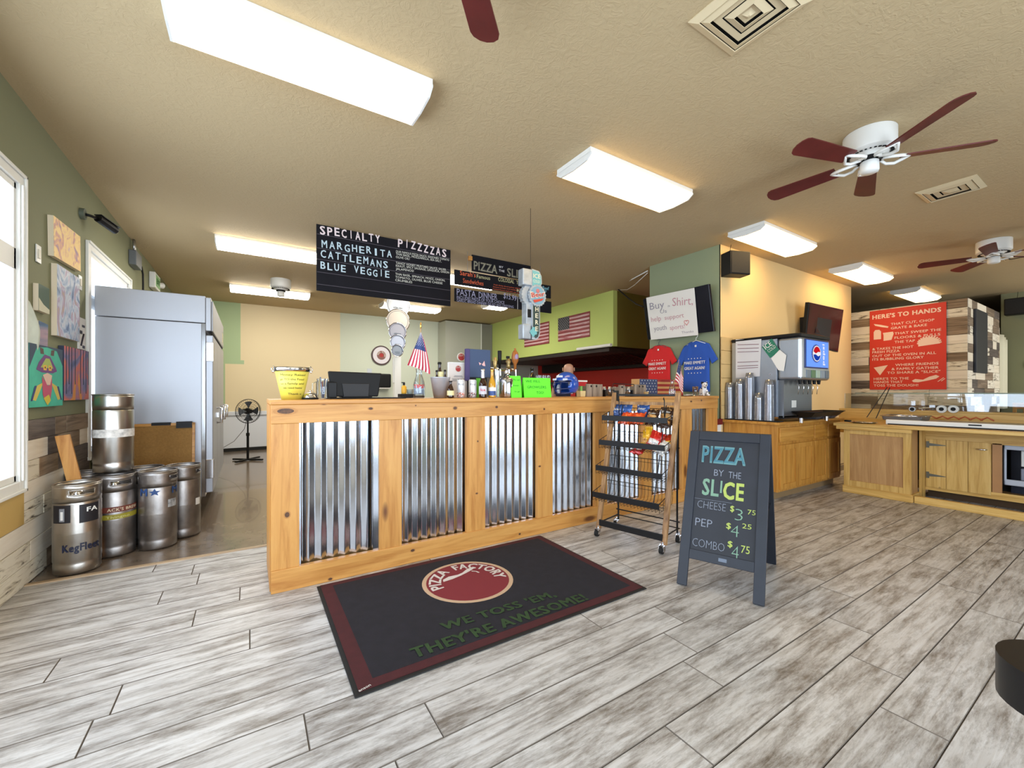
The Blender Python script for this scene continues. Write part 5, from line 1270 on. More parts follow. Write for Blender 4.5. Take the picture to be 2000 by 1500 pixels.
# the sign stands across the counter: its printed face looks along -X/-Y, its thickness shows at the left
an = -.12
def sp3(a, z, d=0):     # a: along the face, d: towards the viewer's left (depth)
    return Vector((2.33+a*math.cos(an), sy+a*math.sin(an), z))+Vector((-math.sin(an), math.cos(an), 0))*d
U = Vector((math.cos(an), math.sin(an), 0)); Z3 = Vector((0, 0, 1)); dep = .10
wv = Vector((-.55, .83, 0))*-1  # unused direction of view
def face_plate(name, poly, m, off=0, th=.004):
    b = B(); b.prism(poly, Vector((2.33, sy-off, 1.71)), U, Z3, -th if False else th); return b.build(name, m, t)
top = [(-.02, .50), (.09, .50), (.125, .60), (.10, .665), (.0, .68), (-.02, .68)]
# side boxes in silver (thickness seen to the left), faces in teal and green
b = B()
for q in ((-.115, -.005, .52, .68), (-.115, -.02, .0, .145)): b = B(); b.box(2.33+q[0], 2.33+q[1], sy-.02, sy+.07, 1.71+q[2], 1.71+q[3]); b.build('end_box', M_si, t, bevel=.01, bseg=3)
b = B(); b.box(2.33-.07, 2.33+.0, sy-.01, sy+.07, 1.71+.13, 1.71+.36); b.build('side_panel', M_si, t, bevel=.004)
b = B(); b.box(2.33-.055, 2.33-.015, sy-.0125, sy-.0105, 1.71+.21, 1.71+.29); b.build('battery_door', M_dark, t)
b = B(); b.prism([(0, .50), (.09, .50), (.12, .56), (.115, .63), (.085, .675), (0, .685)], (2.33-.01, sy+.05, 1.71), (1, 0, 0), (0, 0, 1), .07); b.v = [v for v in b.v]; b.build('top_arm', M_si, t)
b = B(); b.prism([(.005, .51), (.083, .51), (.108, .56), (.104, .63), (.078, .665), (.005, .673)], (2.33-.01, sy-.0215, 1.71), (1, 0, 0), (0, 0, 1), .001); b.build('top_face', M_teal, t)
b = B(); b.prism([(0, .36), (.095, .36), (.095, .06), (.075, .015), (.045, .0), (0, .0)], (2.33-.01, sy+.05, 1.71), (1, 0, 0), (0, 0, 1), .07); b.build('lower_arm', M_si, t)
b = B(); b.prism([(.012, .35), (.085, .35), (.085, .07), (.068, .025), (.042, .012), (-.03, .06), (.012, .11)], (2.33-.01, sy-.0215, 1.71), (1, 0, 0), (0, 0, 1), .001); b.build('lower_face', M_dgr, t)
b = B(); b.prism([(-.03, .07), (.008, .12), (.03, .12), (.03, .09), (.055, .085), (.055, .05), (.03, .045), (.02, .02), (.0, .03)], (2.33-.01, sy-.0235, 1.71), (1, 0, 0), (0, 0, 1), .001); b.build('arrow', M_teal, t)
b = B(); DC = Vector((2.33+.05, sy, 1.71+.43)); 
ring = []
for i in range(42):
    a = 2*PI*i/42; r = .105+(.006 if i % 2 else -.004); ring.append((r*math.cos(a)*.95, r*math.sin(a)))
b.prism(ring, (DC.x-.065, sy+.05, DC.z), (1, 0, 0), (0, 0, 1), .05); b.build('cap_back', M_si, t)
b = B(); b.prism(ring, (DC.x, sy-.01, DC.z), (1, 0, 0), (0, 0, 1), .02); b.add([], []); b.build('cap_rim', M_si, t)
b = B(); b.prism([(.088*math.cos(2*PI*i/32)*.95, .088*math.sin(2*PI*i/32)) for i in range(32)], (DC.x, sy-.0315, DC.z), (1, 0, 0), (0, 0, 1), .001); b.build('cap_face', mat('retro_blue', (120, 160, 180), .5), t)
b = B(); b.sphere((DC.x, sy-.033, DC.z+.045), .022, 12, 6, (1, .15, 1)); b.build('hop_emblem', mat('hop_pink', (190, 110, 110), .5), t)
b = B(); b.text('Beer', (DC.x-.083, sy-.034, DC.z-.035), (DC.x+.09, sy-.034, DC.z+.0), .062, up=(-.2, 0, 1), bold=.05); b.build('beer_shadow', M_cream2, t)
b = B(); b.text('Beer', (DC.x-.075, sy-.037, DC.z-.028), (DC.x+.082, sy-.037, DC.z+.004), .048, up=(-.2, 0, 1), bold=.02); b.prism([(-.06, -.05), (.07, -.02), (.05, -.045), (-.04, -.075)], (DC.x, sy-.035, DC.z), (1, 0, 0), (0, 0, 1), .001); b.build('beer_lettering', mat('retro_red', (190, 70, 50), .5), t)
b = B(); b.text('ICE', (2.33+.0, sy-.024, 1.71+.60), (2.33+.085, sy-.024, 1.71+.60), .042, bold=.02); b.text('COLD', (2.33+.0, sy-.024, 1.71+.555), (2.33+.08, sy-.024, 1.71+.555), .028, bold=.0)
for i, ch in enumerate('HERE'): b.text(ch, (2.33+.025, sy-.024, 1.71+.275-.064*i), (2.33+.062, sy-.024, 1.71+.275-.064*i), .046, bold=.02)
b.build('bulb_lettering', mat('retro_cream', (232, 224, 196), .5), t)
b = B(); b.cyl((2.33, sy+.02, 1.71+.67), (2.33, sy+.02, ZC-.001), .0022, seg=6); b.build('wire', M_blackm, t)
# ================================================================== POST WITH ROUND PIZZA PANS
py_ = 6.85; s = mpp(777, py_); pxx = at(777, 700, y=py_).x
t = thing('white_post', 'slim white post behind the counter', 'post', (pxx, py_, 0))
b = B(); b.box(pxx-.055, pxx+.055, py_, py_+.09, 0, ZC-.001); b.build('post', M_white, t, bevel=.003)
b = B(); b.box(pxx-.075, pxx-.05, py_+.02, py_+.06, 1.35, 1.75); b.build('cable_cover', M_white, t)
for i, (px, py, rr, c_, s1, s2) in enumerate(((777, 596, 23.5, (214, 218, 224), 'EXTRA LARGE', '16 SLICES'), (777, 627, 23, (206, 196, 184), 'LARGE', '12 SLICES'), (776, 648, 17.5, (168, 168, 178), 'MEDIUM', '8 SLICES'), (776.5, 669, 15, (200, 206, 222), 'SMALL', '6 SLICES'), (775.5, 685, 11.5, (160, 168, 180), 'MINI', '4 SLICES'))):
    p = at(px, py, y=py_-.02-.025*i); R = rr*s
    t = thing('pizza_pan', ['largest round pan, partly hidden by the menu board', 'second round pan from the top, tan reflection', 'middle of five round pans, dull grey', 'fourth round pan from the top, pale blue grey', 'smallest round pan at the bottom of the column'][i]+' on the white post', 'pan', tuple(p))
    M = Matrix.Rotation(PI/2, 4, 'X')
    b = B(); b.cyl((0, 0, 0), (0, -.010, 0), R*.97, seg=40); b.build('pan', mat('pan_alu%d' % i, c_, .5, .45), t, local=True)  # each disc gets its own tone; the tan reflection is painted in
    b = B(); b.tube([(R*.84*math.cos(2*PI*k/40), -.010, R*.84*math.sin(2*PI*k/40)) for k in range(40)], .0035, 4, True); b.build('pressed_ring', mat('pan_ring', (110, 112, 120), .5, .5), t, local=True)
    b = B(); b.tube([(R*.985*math.cos(2*PI*k/40), -.016, R*.985*math.sin(2*PI*k/40)) for k in range(40)], .006, 6, True); b.build('rolled_rim', M_chrome, t, local=True)
    b = B(); b.text(s1, (-R*.38, -.011, -R*.30), (R*.38, -.011, -R*.30), R*.14, bold=.02); b.text(s2, (-R*.40, -.011, -R*.52), (R*.40, -.011, -R*.52), R*.13, bold=.02); b.build('lettering', mat('pan_ink', (70, 90, 100), .6), t, local=True)
# ---- rear wall: logo clock, towel dispenser, power outlet
p = at(745, 694, y=YB-.03); R = 19*mpp(745, YB)
t = thing('wall_clock', 'round logo clock with dark rim on the rear wall', 'clock', tuple(p))
b = B(); b.cyl((0, 0, 0), (0, .03, 0), R, seg=36); b.build('case', mat('clock_rim', (70, 44, 46), .4), t, local=True)
b = B(); b.cyl((0, -.003, 0), (0, 0, 0), R*.86, seg=36); b.build('dial', mat('dial_white', (222, 218, 226), .5), t, local=True)
Rr = R*.46
b = B(); b.cyl((0, -.005, 0), (0, -.003, 0), Rr, seg=30); b.build('logo_disc', mat('dial_brown', (130, 90, 84), .6), t, local=True)
b = B(); b.cyl((0, -.0065, 0), (0, -.005, 0), Rr*.45, seg=20); b.build('logo_centre', M_lred, t, local=True)
b = B()
for s_, a0, a1 in (('PIZZA', 175, 105), ('FACTORY', 85, -30)):
    a0, a1 = math.radians(a0), math.radians(a1); b.textf(s_, lambda X, Y: ((math.cos(a0+(a1-a0)*X))*Rr*(.6+.34*Y), -.0075, math.sin(a0+(a1-a0)*X)*Rr*(.6+.34*Y)), .03)
for k in range(12):
    a = PI*k/6; b.add([(R*.72*math.cos(a+q)*w_, -.0045, R*.72*math.sin(a+q)*w_) for q, w_ in ((-.03, .94), (.03, .94), (.03, 1.08), (-.03, 1.08))], [(0, 1, 2, 3)])
b.build('lettering', M_cream2, t, local=True)
a_, c_ = at(733, 730, y=YB-.1), at(762, 757, y=YB-.1)
t = thing('towel_dispenser', 'black paper towel dispenser on the rear wall below the logo clock', 'dispenser', ((a_.x+c_.x)/2, YB, c_.z))
b = B(); b.box(a_.x, c_.x, YB-.2, YB-.001, c_.z, a_.z); b.build('cover', M_black, t, bevel=.03, bseg=3)
b = B(); b.box(a_.x+.03, c_.x-.03, YB-.17, YB-.05, c_.z-.03, c_.z); b.build('paper', M_paper, t)
b = B(); b.box(at(717, 720, y=YB).x, at(726, 720, y=YB).x, YB-.012, YB-.001, at(720, 732, y=YB).z, at(720, 720, y=YB).z)
tag(b.build('wall_notice', mat('pale_notice', (200, 208, 216), .6)), 'small pale notice on the rear wall left of the towel dispenser', 'notice')
# grey walk-in cooler panels at the end of the kitchen
t = thing('walk_in_cooler', 'grey metal walk-in cooler panels beyond the menu boards', 'cooler', (5.4, 9.6, 0))
x0_ = at(940, 700, y=9.6).x
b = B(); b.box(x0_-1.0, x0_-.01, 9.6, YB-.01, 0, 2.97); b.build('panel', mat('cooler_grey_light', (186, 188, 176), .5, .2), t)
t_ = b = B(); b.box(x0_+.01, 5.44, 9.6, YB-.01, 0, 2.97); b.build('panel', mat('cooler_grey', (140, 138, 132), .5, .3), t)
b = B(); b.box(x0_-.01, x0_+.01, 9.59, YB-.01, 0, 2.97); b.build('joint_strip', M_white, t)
# ================================================================== SOFFIT: two flag prints, tube light, hood filters
def flagprint(pxs, label, dark=False):
    (a, b_, c, d) = pxs; P = [at(*q, x=SX-.012) for q in (a, b_, c, d)]
    y1, y0 = P[0].y, P[1].y; z1, z0 = (P[0].z+P[1].z)/2, (P[2].z+P[3].z)/2
    t = thing('flag_print', label, 'wall print', (SX, y0, z0))
    b = B(); b.box(SX-.012, SX-.001, y0, y1, z0, z1); b.build('panel', mat('print_red', (140, 50, 56), .6, var=.2, vscale=8), t)
    b = B()
    for k in range(6):
        zz = z1-(z1-z0)*(2*k+1.5+.0)/13-.0; b.box(SX-.0132, SX-.0124, y0+.004, y1-.004, zz-(z1-z0)/26, zz+(z1-z0)/26)
    b.build('pale_stripes', wood('print_pale', axis='y', light=(224, 200, 200), mid=(206, 160, 164), dark=(150, 60, 66), lo=.35, hi=.62, rough=.6, bump=0), t)
    b = B(); yc = y1-(y1-y0)*.38; zc = z1-(z1-z0)*7/13; b.box(SX-.0145, SX-.0134, yc, y1-.002, zc, z1-.002); b.build('canton', mat('print_ink', (34, 36, 50), .6), t)
    b = B()
    for r_ in range(9):
        for q in range(6 if r_ % 2 == 0 else 5):
            Y = y1-(y1-yc)*(q+.5+(.5 if r_ % 2 else 0))/6.1; Z = z1-(z1-zc)*(r_+.6)/9.2; h_ = .007
            b.add([(SX-.015, Y, Z+h_), (SX-.015, Y-h_, Z-h_), (SX-.015, Y+h_, Z-h_)], [(0, 2, 1)])
    b.build('stars', M_paper, t, kind='stuff')
    return t
flagprint(((1090, 621), (1151.5, 609), (1090, 667), (1151, 658)), 'flag print nearest the end of the lime green soffit')
flagprint(((1024, 640), (1072, 626), (1024, 679), (1071, 670)), 'flag print on the lime green soffit behind the hanging beer sign')
a_, c_ = at(1127, 684, x=SX-.04), at(1193, 676, x=SX-.04)
b = B(); b.cyl((SX-.03, a_.y, 2.03), (SX-.03, c_.y, 2.03), .03, seg=12)
tag(b.build('tube_fixture', M_white), 'white tube fixture along the bottom edge of the lime green soffit', 'fixture')
t = thing('exhaust_hood', 'dark exhaust hood with slatted filters under the green soffit', 'hood', (6.3, 7, 1.8))
b = B(); b.box(SX+.02, 7.28, SY+.12, YB-.6, 1.93, 2.0); b.box(7.0, 7.28, SY+.12, YB-.6, 1.72, 1.93); b.build('hood', mat('dark_hood', (34, 22, 18), .6), t)
b = B()
for k in range(26): b.bar((SX+.45, SY+.25+.09*k, 1.95), (6.9, SY+.25+.09*k, 1.78), .03, .012)
b.build('filter_slats', mat('dark_filter', (50, 34, 30), .4, .5), t, kind='stuff')
# kitchen equipment seen over the counter: low stainless line in front of the red wall
t = thing('prep_line', 'low stainless prep line in front of the red kitchen wall', 'kitchen equipment', (6.4, 6, 0))
b = B(); b.box(6.1, 7.0, 4.6, 8.6, 0, .92); b.build('cabinet', mat('equipment_dark', (60, 56, 54), .5, .5), t)
b = B(); b.box(6.05, 7.0, 4.55, 8.6, .92, .96); b.build('top', M_steel, t)
b = B(); b.box(6.5, 7.1, 5.0, 7.2, .96, 1.22); b.build('oven', mat('oven_body', (70, 60, 52), .4, .4), t, bevel=.02)
# ceiling cable between soffit and pillar
t = thing('cable_loop', 'pale cable sagging from the soffit corner to the pillar', 'cable', tuple(at(1205, 562, y=SY-.02)))
A = at(1205, 563, y=SY-.03); P1 = at(1265, 529, y=4.05)
b = B(); b.tube([A, A.lerp(P1, .3)+Vector((0, 0, .01)), P1], .009, 6); A2 = A+Vector((0, 0, -.03)); b.tube([A2, at(1225, 566, y=4.9), at(1240, 556, y=4.5), P1+Vector((0, 0, -.03))], .005, 5); b.build('white_cable', M_plastic, t)
Q1 = at(1256, 599, y=4.02)
b = B(); b.tube([A, at(1228, 583, y=4.8), at(1243, 594, y=4.3), Q1], .012, 6); b.build('black_cable', M_rubber, t)
# ================================================================== PERSON IN THE KITCHEN
pp = at(1110, 740, t=5.7)
t = thing('person', 'person with shaved head in a dark shirt working behind the counter, mostly hidden', 'person', (pp.x, pp.y, 0), 2.4)
def skin(name, joints, edges, m, par, root=0, sub=1):
    me = bpy.data.meshes.new(name); me.from_pydata([j[:3] for j in joints], edges, []); o = bpy.data.objects.new(name, me); COL.objects.link(o); o.parent = par
    s_ = o.modifiers.new('skin', 'SKIN'); s_.use_smooth_shade = True
    for i, j in enumerate(joints): me.skin_vertices[0].data[i].radius = (j[3], j[4] if len(j) > 4 else j[3]); me.skin_vertices[0].data[i].use_root = (i == root)
    ss = o.modifiers.new('sub', 'SUBSURF'); ss.levels = sub; ss.render_levels = sub; me.materials.append(m); return o
for nm in ('SKIN',):
    pass
def skin_obj(name, joints, edges, m, par, root=0, sub=2):
    me = bpy.data.meshes.new(name); me.from_pydata([j[:3] for j in joints], edges, [])
    o = bpy.data.objects.new(name, me); COL.objects.link(o); o.parent = par
    bm = bmesh.new(); bm.from_mesh(me); lay = bm.verts.layers.skin.verify(); bm.verts.ensure_lookup_table()
    for i, j in enumerate(joints):
        bm.verts[i][lay].radius = (j[3], j[4] if len(j) > 4 else j[3]); bm.verts[i][lay].use_root = (i == root)
    bm.to_mesh(me); bm.free()
    s_ = o.modifiers.new('skin', 'SKIN'); s_.use_smooth_shade = True; ss = o.modifiers.new('sub', 'SUBSURF'); ss.levels = sub; ss.render_levels = sub
    me.materials.append(m); return o
J = [(0, 0, .92, .13, .10), (0, 0, 1.08, .12, .09), (0, -.02, 1.26, .14, .10), (0, -.03, 1.35, .07, .06), (0, -.05, 1.41, .052), (0, -.075, 1.47, .075, .085), (0, -.07, 1.545, .078, .092), (0, -.06, 1.59, .045, .055)]
J += [(sx*q[0], q[1], q[2], q[3]) for sx in (-1, 1) for q in ((.17, -.02, 1.30, .055), (.21, -.05, 1.06, .042), (.16, -.27, 1.0, .034), (.12, -.36, 1.0, .028), (.11, -.42, .99, .026))]
J += [(sx*q[0], q[1], q[2], q[3]) for sx in (-1, 1) for q in ((.09, 0, .84, .09), (.10, -.01, .48, .06), (.10, .02, .09, .042), (.10, -.12, .04, .038))]
E_ = [(0, 1), (1, 2), (2, 3), (3, 4), (4, 5), (5, 6), (6, 7), (2, 8), (8, 9), (9, 10), (10, 11), (11, 12), (2, 13), (13, 14), (14, 15), (15, 16), (16, 17), (0, 18), (18, 19), (19, 20), (20, 21), (0, 22), (22, 23), (23, 24), (24, 25)]
skin_obj('body', J, E_, mat('skin', (196, 150, 124), .5), t)
J2 = [(q[0], q[1], q[2], q[3]+.018, (q[4] if len(q) > 4 else q[3])+.018) for q in (J[0], J[1], J[2], (0, -.03, 1.33, .07, .06), J[8], (.20, -.04, 1.16, .045), J[13], (-.20, -.04, 1.16, .045))]
skin_obj('shirt', J2, [(0, 1), (1, 2), (2, 3), (2, 4), (4, 5), (2, 6), (6, 7)], mat('dark_shirt', (34, 34, 60), .9), t)
J3 = [(q[0], q[1], q[2], q[3]+.016, (q[4] if len(q) > 4 else q[3])+.016) for q in (J[0], J[18], J[19], J[20], J[22], J[23], J[24])]
skin_obj('trousers', J3, [(0, 1), (1, 2), (2, 3), (0, 4), (4, 5), (5, 6)], mat('dark_trousers', (30, 30, 36), .9), t)
for sx in (-1, 1):
    b = B(); b.sphere((sx*.078, -.065, 1.51), .022, 10, 8, (.4, .8, 1.3)); b.build('ear', MATS['skin'], t, local=True)
    b = B(); b.sphere((sx*.03, -.155, 1.525), .011, 10, 8); b.build('eye', M_paper, t, local=True)
    for f_ in range(5):
        b = B(); a_ = (f_-2)*.25; b.tube([(sx*.11+.012*(f_-2), -.43, .99), (sx*.11+.018*(f_-2), -.47, .985), (sx*.11+.02*(f_-2), -.49-.006*(2-abs(f_-2)), .97)], .008, 6); b.build('finger', MATS['skin'], t, local=True)
b = B(); b.cyl((0, -.155, 1.52), (0, -.178, 1.495), .009, .014, 10); b.build('nose', MATS['skin'], t, local=True)
b = B(); b.box(-.022, .022, -.157, -.150, 1.462, 1.468); b.build('mouth', mat('lips', (150, 90, 84), .5), t, local=True)
# ================================================================== PILLAR FACE: TV with poster, two shirts
def quadbox(t, name, TL, TR, BR, BL, th, m, bevel=0, label=None):   # slab with a front face through four points
    TL, TR, BR, BL = map(Vector, (TL, TR, BR, BL)); n = (TR-TL).cross(BL-TL).normalized()
    b = B(); b.hexa([BL, BR, TR, TL], [BL+n*th, BR+n*th, TR+n*th, TL+n*th]); o = b.build(name, m, t, bevel=bevel, label=label); return o, -n
# face points: the set hangs tilted forward (top edge farther from the wall)
TL, TR, BR, BL = at(1255.5, 584.4, x=4.66), at(1384, 554.5, x=4.66), at(1394.6, 647, x=4.76), at(1264.8, 663.8, x=4.76)
t = thing('television', 'wall television on the pillar, half covered by a handwritten white poster', 'television', (4.8, 3.4, 2.2))
tv, n = quadbox(t, 'screen', TL, TR, BR, BL, .04, mat('tv_screen_dark', (16, 18, 30), .15), .004)
b = B(); b.box(4.78, PX-.001, 3.3, 3.6, 2.1, 2.35); b.build('wall_mount', M_blackm, t)
t = thing('poster', 'white handwritten poster asking customers to buy a shirt', 'poster', (4.66, 3.5, 2.0))
f = lambda px, py, k: at(px, py, x=4.66+.1*k-.012)
pa, pb_, pc, pd = f(1262, 581.6, 0), f(1356, 562, 0), f(1363.8, 654.4, 1), f(1271.4, 663.8, 1)
quadbox(t, 'sheet', pa, pb_, pc, pd, .002, M_paper)
def onp(s0, t0): a = pa.lerp(pb_, s0); c = pd.lerp(pc, s0); return a.lerp(c, t0)
def ptxt(b, s_, s0, t0, s1, t1, h_): b.text(s_, onp(s0, t0), onp(s1, t1), h_, up=(pa-pd), bold=-.004, out=.003)
b = B(); ptxt(b, 'Buy', .06, .30, .38, .30, .10); ptxt(b, 'a', .45, .30, .50, .30, .03); ptxt(b, 'youth', .10, .80, .38, .80, .07); ptxt(b, 'Us', .28, .42, .42, .42, .05); ptxt(b, 'Thanks', .68, .93, .92, .93, .03); b.build('grey_handwriting', mat('marker_grey', (150, 146, 160), .8), t)
b = B(); ptxt(b, 'Shirt,', .55, .30, .95, .34, .11); ptxt(b, 'help', .06, .58, .28, .58, .07); ptxt(b, 'support', .36, .58, .76, .58, .06); ptxt(b, 'sports!', .45, .82, .76, .82, .06); b.build('pink_handwriting', mat('marker_pink', (200, 150, 160), .8), t)
b = B(); hp = [onp(.80+.045*16*math.sin(a)**3/16, .70-.05*(13*math.cos(a)-5*math.cos(2*a)-2*math.cos(3*a)-math.cos(4*a))/13)+n*.003 for a in [2*PI*i/24 for i in range(24)]]; b.tube(hp, .003, 4, True); b.build('heart', mat('marker_red', (214, 110, 110), .8), t)
def shirt(pxc, ztop, W_, Hh, label, m, hookm, y, seed, zb):
    t = thing('t_shirt', label, 't-shirt', (PX-.03, y, zb)); X0 = PX-.045
    h = W_/2
    out = [(-h*.26, Hh), (-h*.62, Hh*.93), (-h*1.0, Hh*.62), (-h*.74, Hh*.54), (-h*.62, Hh*.66), (-h*.64, 0), (h*.64, 0), (h*.62, Hh*.66), (h*.74, Hh*.54), (h*1.0, Hh*.62), (h*.62, Hh*.93), (h*.26, Hh)]
    neck = [(h*.26*math.cos(a), Hh-.05*math.sin(a)) for a in [PI*i/8 for i in range(1, 8)]]
    poly = out[:]+neck       # right neck point back to the left through the scoop
    poly = out+[(h*.26*math.cos(PI*i/8), Hh-.045*math.sin(PI*i/8)) for i in range(1, 8)]
    me = bpy.data.meshes.new('cloth'); bm = bmesh.new()
    vs = [bm.verts.new((0, -a, z)) for a, z in poly]; fc = bm.faces.new(vs)
    bmesh.ops.triangulate(bm, faces=[fc]); bmesh.ops.subdivide_edges(bm, edges=bm.edges[:], cuts=5, use_grid_fill=True)
    rr = random.Random(seed)
    for v in bm.verts:
        a, z = v.co.y, v.co.z
        wr = 1-math.exp(-((z-Hh*.5)/(Hh*.28))**4)*.9
        v.co.x = -.014-.012*math.cos(a/h*1.3)-(.007*math.sin(a*60+z*6+seed)*(1-z/Hh*.6)+.004*math.sin(a*25-z*30))*max(.08, wr)
    bm.to_mesh(me); bm.free(); me.materials.append(m); me.polygons.foreach_set('use_smooth', [True]*len(me.polygons))
    o = bpy.data.objects.new('cloth', me); COL.objects.link(o); o.parent = t; o.location = (.01, 0, 0)
    sd = o.modifiers.new('solid', 'SOLIDIFY'); sd.thickness = .012; sd.offset = 0
    L_ = lambda a, z, x=-.052: Vector((t.location.x+x, y-a, zb+z))
    b = B(); b.text('MAKE EMMETT', L_(-h*.52, Hh*.55), L_(h*.52, Hh*.55), .038, bold=.015); b.text('GREAT AGAIN!', L_(-h*.5, Hh*.44), L_(h*.5, Hh*.44), .038, bold=.015)
    for zz in (.66, .37):
        for k in range(5):
            c_ = L_(-h*.3+h*.15*k, Hh*zz); b.add([c_]+[c_+Vector((0, -.010*(1 if q % 2 == 0 else .4)*math.sin(2*PI*q/10), .010*(1 if q % 2 == 0 else .4)*math.cos(2*PI*q/10))) for q in range(10)], [(0, 1+(q+1) % 10, 1+q) for q in range(10)])
    b.build('print', M_paper, t)
    b = B(); b.box(t.location.x-.03, t.location.x-.028, y-.012, y+.012, zb+Hh-.07, zb+Hh-.045); b.build('neck_label', M_paper, t)
    b = B(); hk = Hh+.0
    b.tube([L_(-h*.45, hk-.035, -.02), L_(0, hk+.015, -.02), L_(h*.45, hk-.035, -.02)], .004, 6)
    b.tube([L_(0, hk+.015, -.02)]+[L_(.02*math.sin(a)+.002, hk+.07-.02*math.cos(a)*1.0, -.02) for a in [PI*.0+PI*1.35*i/8 for i in range(9)]], .004, 6)
    b.build('hanger', hookm, t)
    return t
M_rs = mat('shirt_red', (206, 32, 34), .85); M_bs = mat('shirt_blue', (40, 84, 176), .85)
shirt(1290, 0, .57, .60, 'red t-shirt with white print on a grey hanger', M_rs, mat('grey_hanger', (90, 92, 96), .4), at(1291, 700, x=PX).y, 1, 1.24)
shirt(1365, 0, .57, .64, 'blue t-shirt with white print on a white hanger', M_bs, M_plastic, at(1364, 700, x=PX).y-.0, 4, 1.20)
# ================================================================== SNACK RACK
t = thing('snack_rack', 'rolling snack rack with leaning wooden legs and black wire baskets', 'rack', (2.535, 2.28, 0), math.atan2(-.968, .25)); rack = t
RWd = .56; hw = RWd/2; RD = .30
M_walnut = wood('rack_leg_wood', axis='z', light=(190, 150, 100), mid=(160, 118, 74), dark=(120, 84, 50), rough=.5)
legy = lambda z: .0+(z-.05)/1.13*(RD-.03)
for sx in (-1, 1):
    b = B(); b.bar((sx*hw, legy(.06), .06), (sx*hw, legy(1.19), 1.19), .028, .038, up=(1, 0, 0)); b.build('wooden_leg', M_walnut, t, local=True, bevel=.002)
    b = B(); b.cyl((sx*(hw-.02), RD, .07), (sx*(hw-.02), RD, 1.18), .008, seg=8); b.build('rear_post', M_blackm, t, local=True)
    b = B(); b.cyl((sx*(hw-.01), .02, .11), (sx*(hw-.01), RD, .11), .006, seg=6); b.build('side_rod', M_blackm, t, local=True)
    b = B(); b.cyl((sx*(hw-.09), .02, .34), (sx*(hw-.09), RD-.04, 1.10), .004, seg=6); b.build('hanger_rod', M_blackm, t, local=True)
b = B(); b.box(-hw+.01, hw-.01, -.008, .006, .085, .135); b.build('front_bar', M_blackm, t, local=True, bevel=.002)
b = B(); b.cyl((-hw, RD, .16), (hw, RD, .16), .006, seg=6); b.cyl((-hw, RD, .11), (hw, RD, .11), .005, seg=6); b.build('rear_bars', M_blackm, t, local=True)
b = B(); b.cyl((-hw, RD, .75), (hw, RD, .75), .004, seg=6); b.build('cross_rod', M_blackm, t, local=True)
b = B(); b.box(-hw, hw, RD-.03, RD-.015, 1.165, 1.18); b.build('top_bar', M_blackm, t, local=True)
b = B(); b.box(-hw, hw, RD-.05, RD-.03, 1.09, 1.115); b.build('top_stretcher', M_walnut, t, local=True)
for sx in (-.40, .31):
    b = B(); b.tube([(sx*RWd, RD-.06, 1.135), (sx*RWd+.01, RD-.08, 1.15), (sx*RWd+.02, RD-.09, 1.13), (sx*RWd+.02, RD-.09, 1.0)], .004, 6); b.build('hook', M_blackm, t, local=True)
b = B(); b.box(-hw-.01, -hw+.025, RD-.035, RD, 1.12, 1.21); b.build('joint_plate', M_blackm, t, local=True)
for sx in (-1, 1):
    for yy in (-.01, RD):
        b = B(); X = sx*(hw-.005)
        b.cyl((X-.012, yy-.02, .028), (X+.012, yy-.02, .028), .027, seg=18); c = b.build('caster', M_rubber, t, local=True)
        b = B(); b.box(X-.02, X+.02, yy-.012, yy+.012, .056, .066); b.box(X-.019, X-.014, yy-.032, yy+.008, .02, .06); b.box(X+.014, X+.019, yy-.032, yy+.008, .02, .06); b.cyl((X, yy, .06), (X, yy, .085), .008, seg=8); b.build('fork', M_chrome, t, local=True)
def basket(z, front=-.10):
    yf = legy(z)+front; yb = yf+.25; zf = z; xw = hw-.012; x0 = -xw-.05; x1 = xw-.012
    tilt = .035
    b = B(); b.box(x0, x1, yf-.004, yf+.004, zf-.018, zf+.026); fr = b.build('shelf_front', M_blackm, t, local=True, bevel=.001)
    b = B()
    b.tube([(x0, yf, zf+.02), (x0, yb, zf+tilt+.05), (x1, yb, zf+tilt+.05), (x1, yf, zf+.02)], .0032, 5)
    b.tube([(x0, yb, zf+tilt+.02), (x1, yb, zf+tilt+.02)], .002, 4)
    n = 20
    for k in range(n+1):
        X = x0+(x1-x0)*k/n
        b.tube([(X, yf, zf-.0), (X, yf+.004, zf-.045), (X, yb-.02, zf-.045+tilt*.6), (X, yb, zf-.02+tilt), (X, yb, zf+.05+tilt)], .0017, 4)
    for q in (.25, .5, .75): b.tube([(x0, yf+(yb-yf)*q, zf-.045+tilt*.6*q), (x1, yf+(yb-yf)*q, zf-.045+tilt*.6*q)], .002, 4)
    for X in (x0, x1):
        for q in (.3, .65): b.tube([(X, yf+(yb-yf)*q, zf-.045+tilt*.6*q), (X, yf+(yb-yf)*q, zf+.02+(tilt+.03)*q)], .0017, 4)
    b.build('wire_basket', M_blackm, t, local=True)
    return yf
for z in (.972, .765, .555, .34): basket(z)
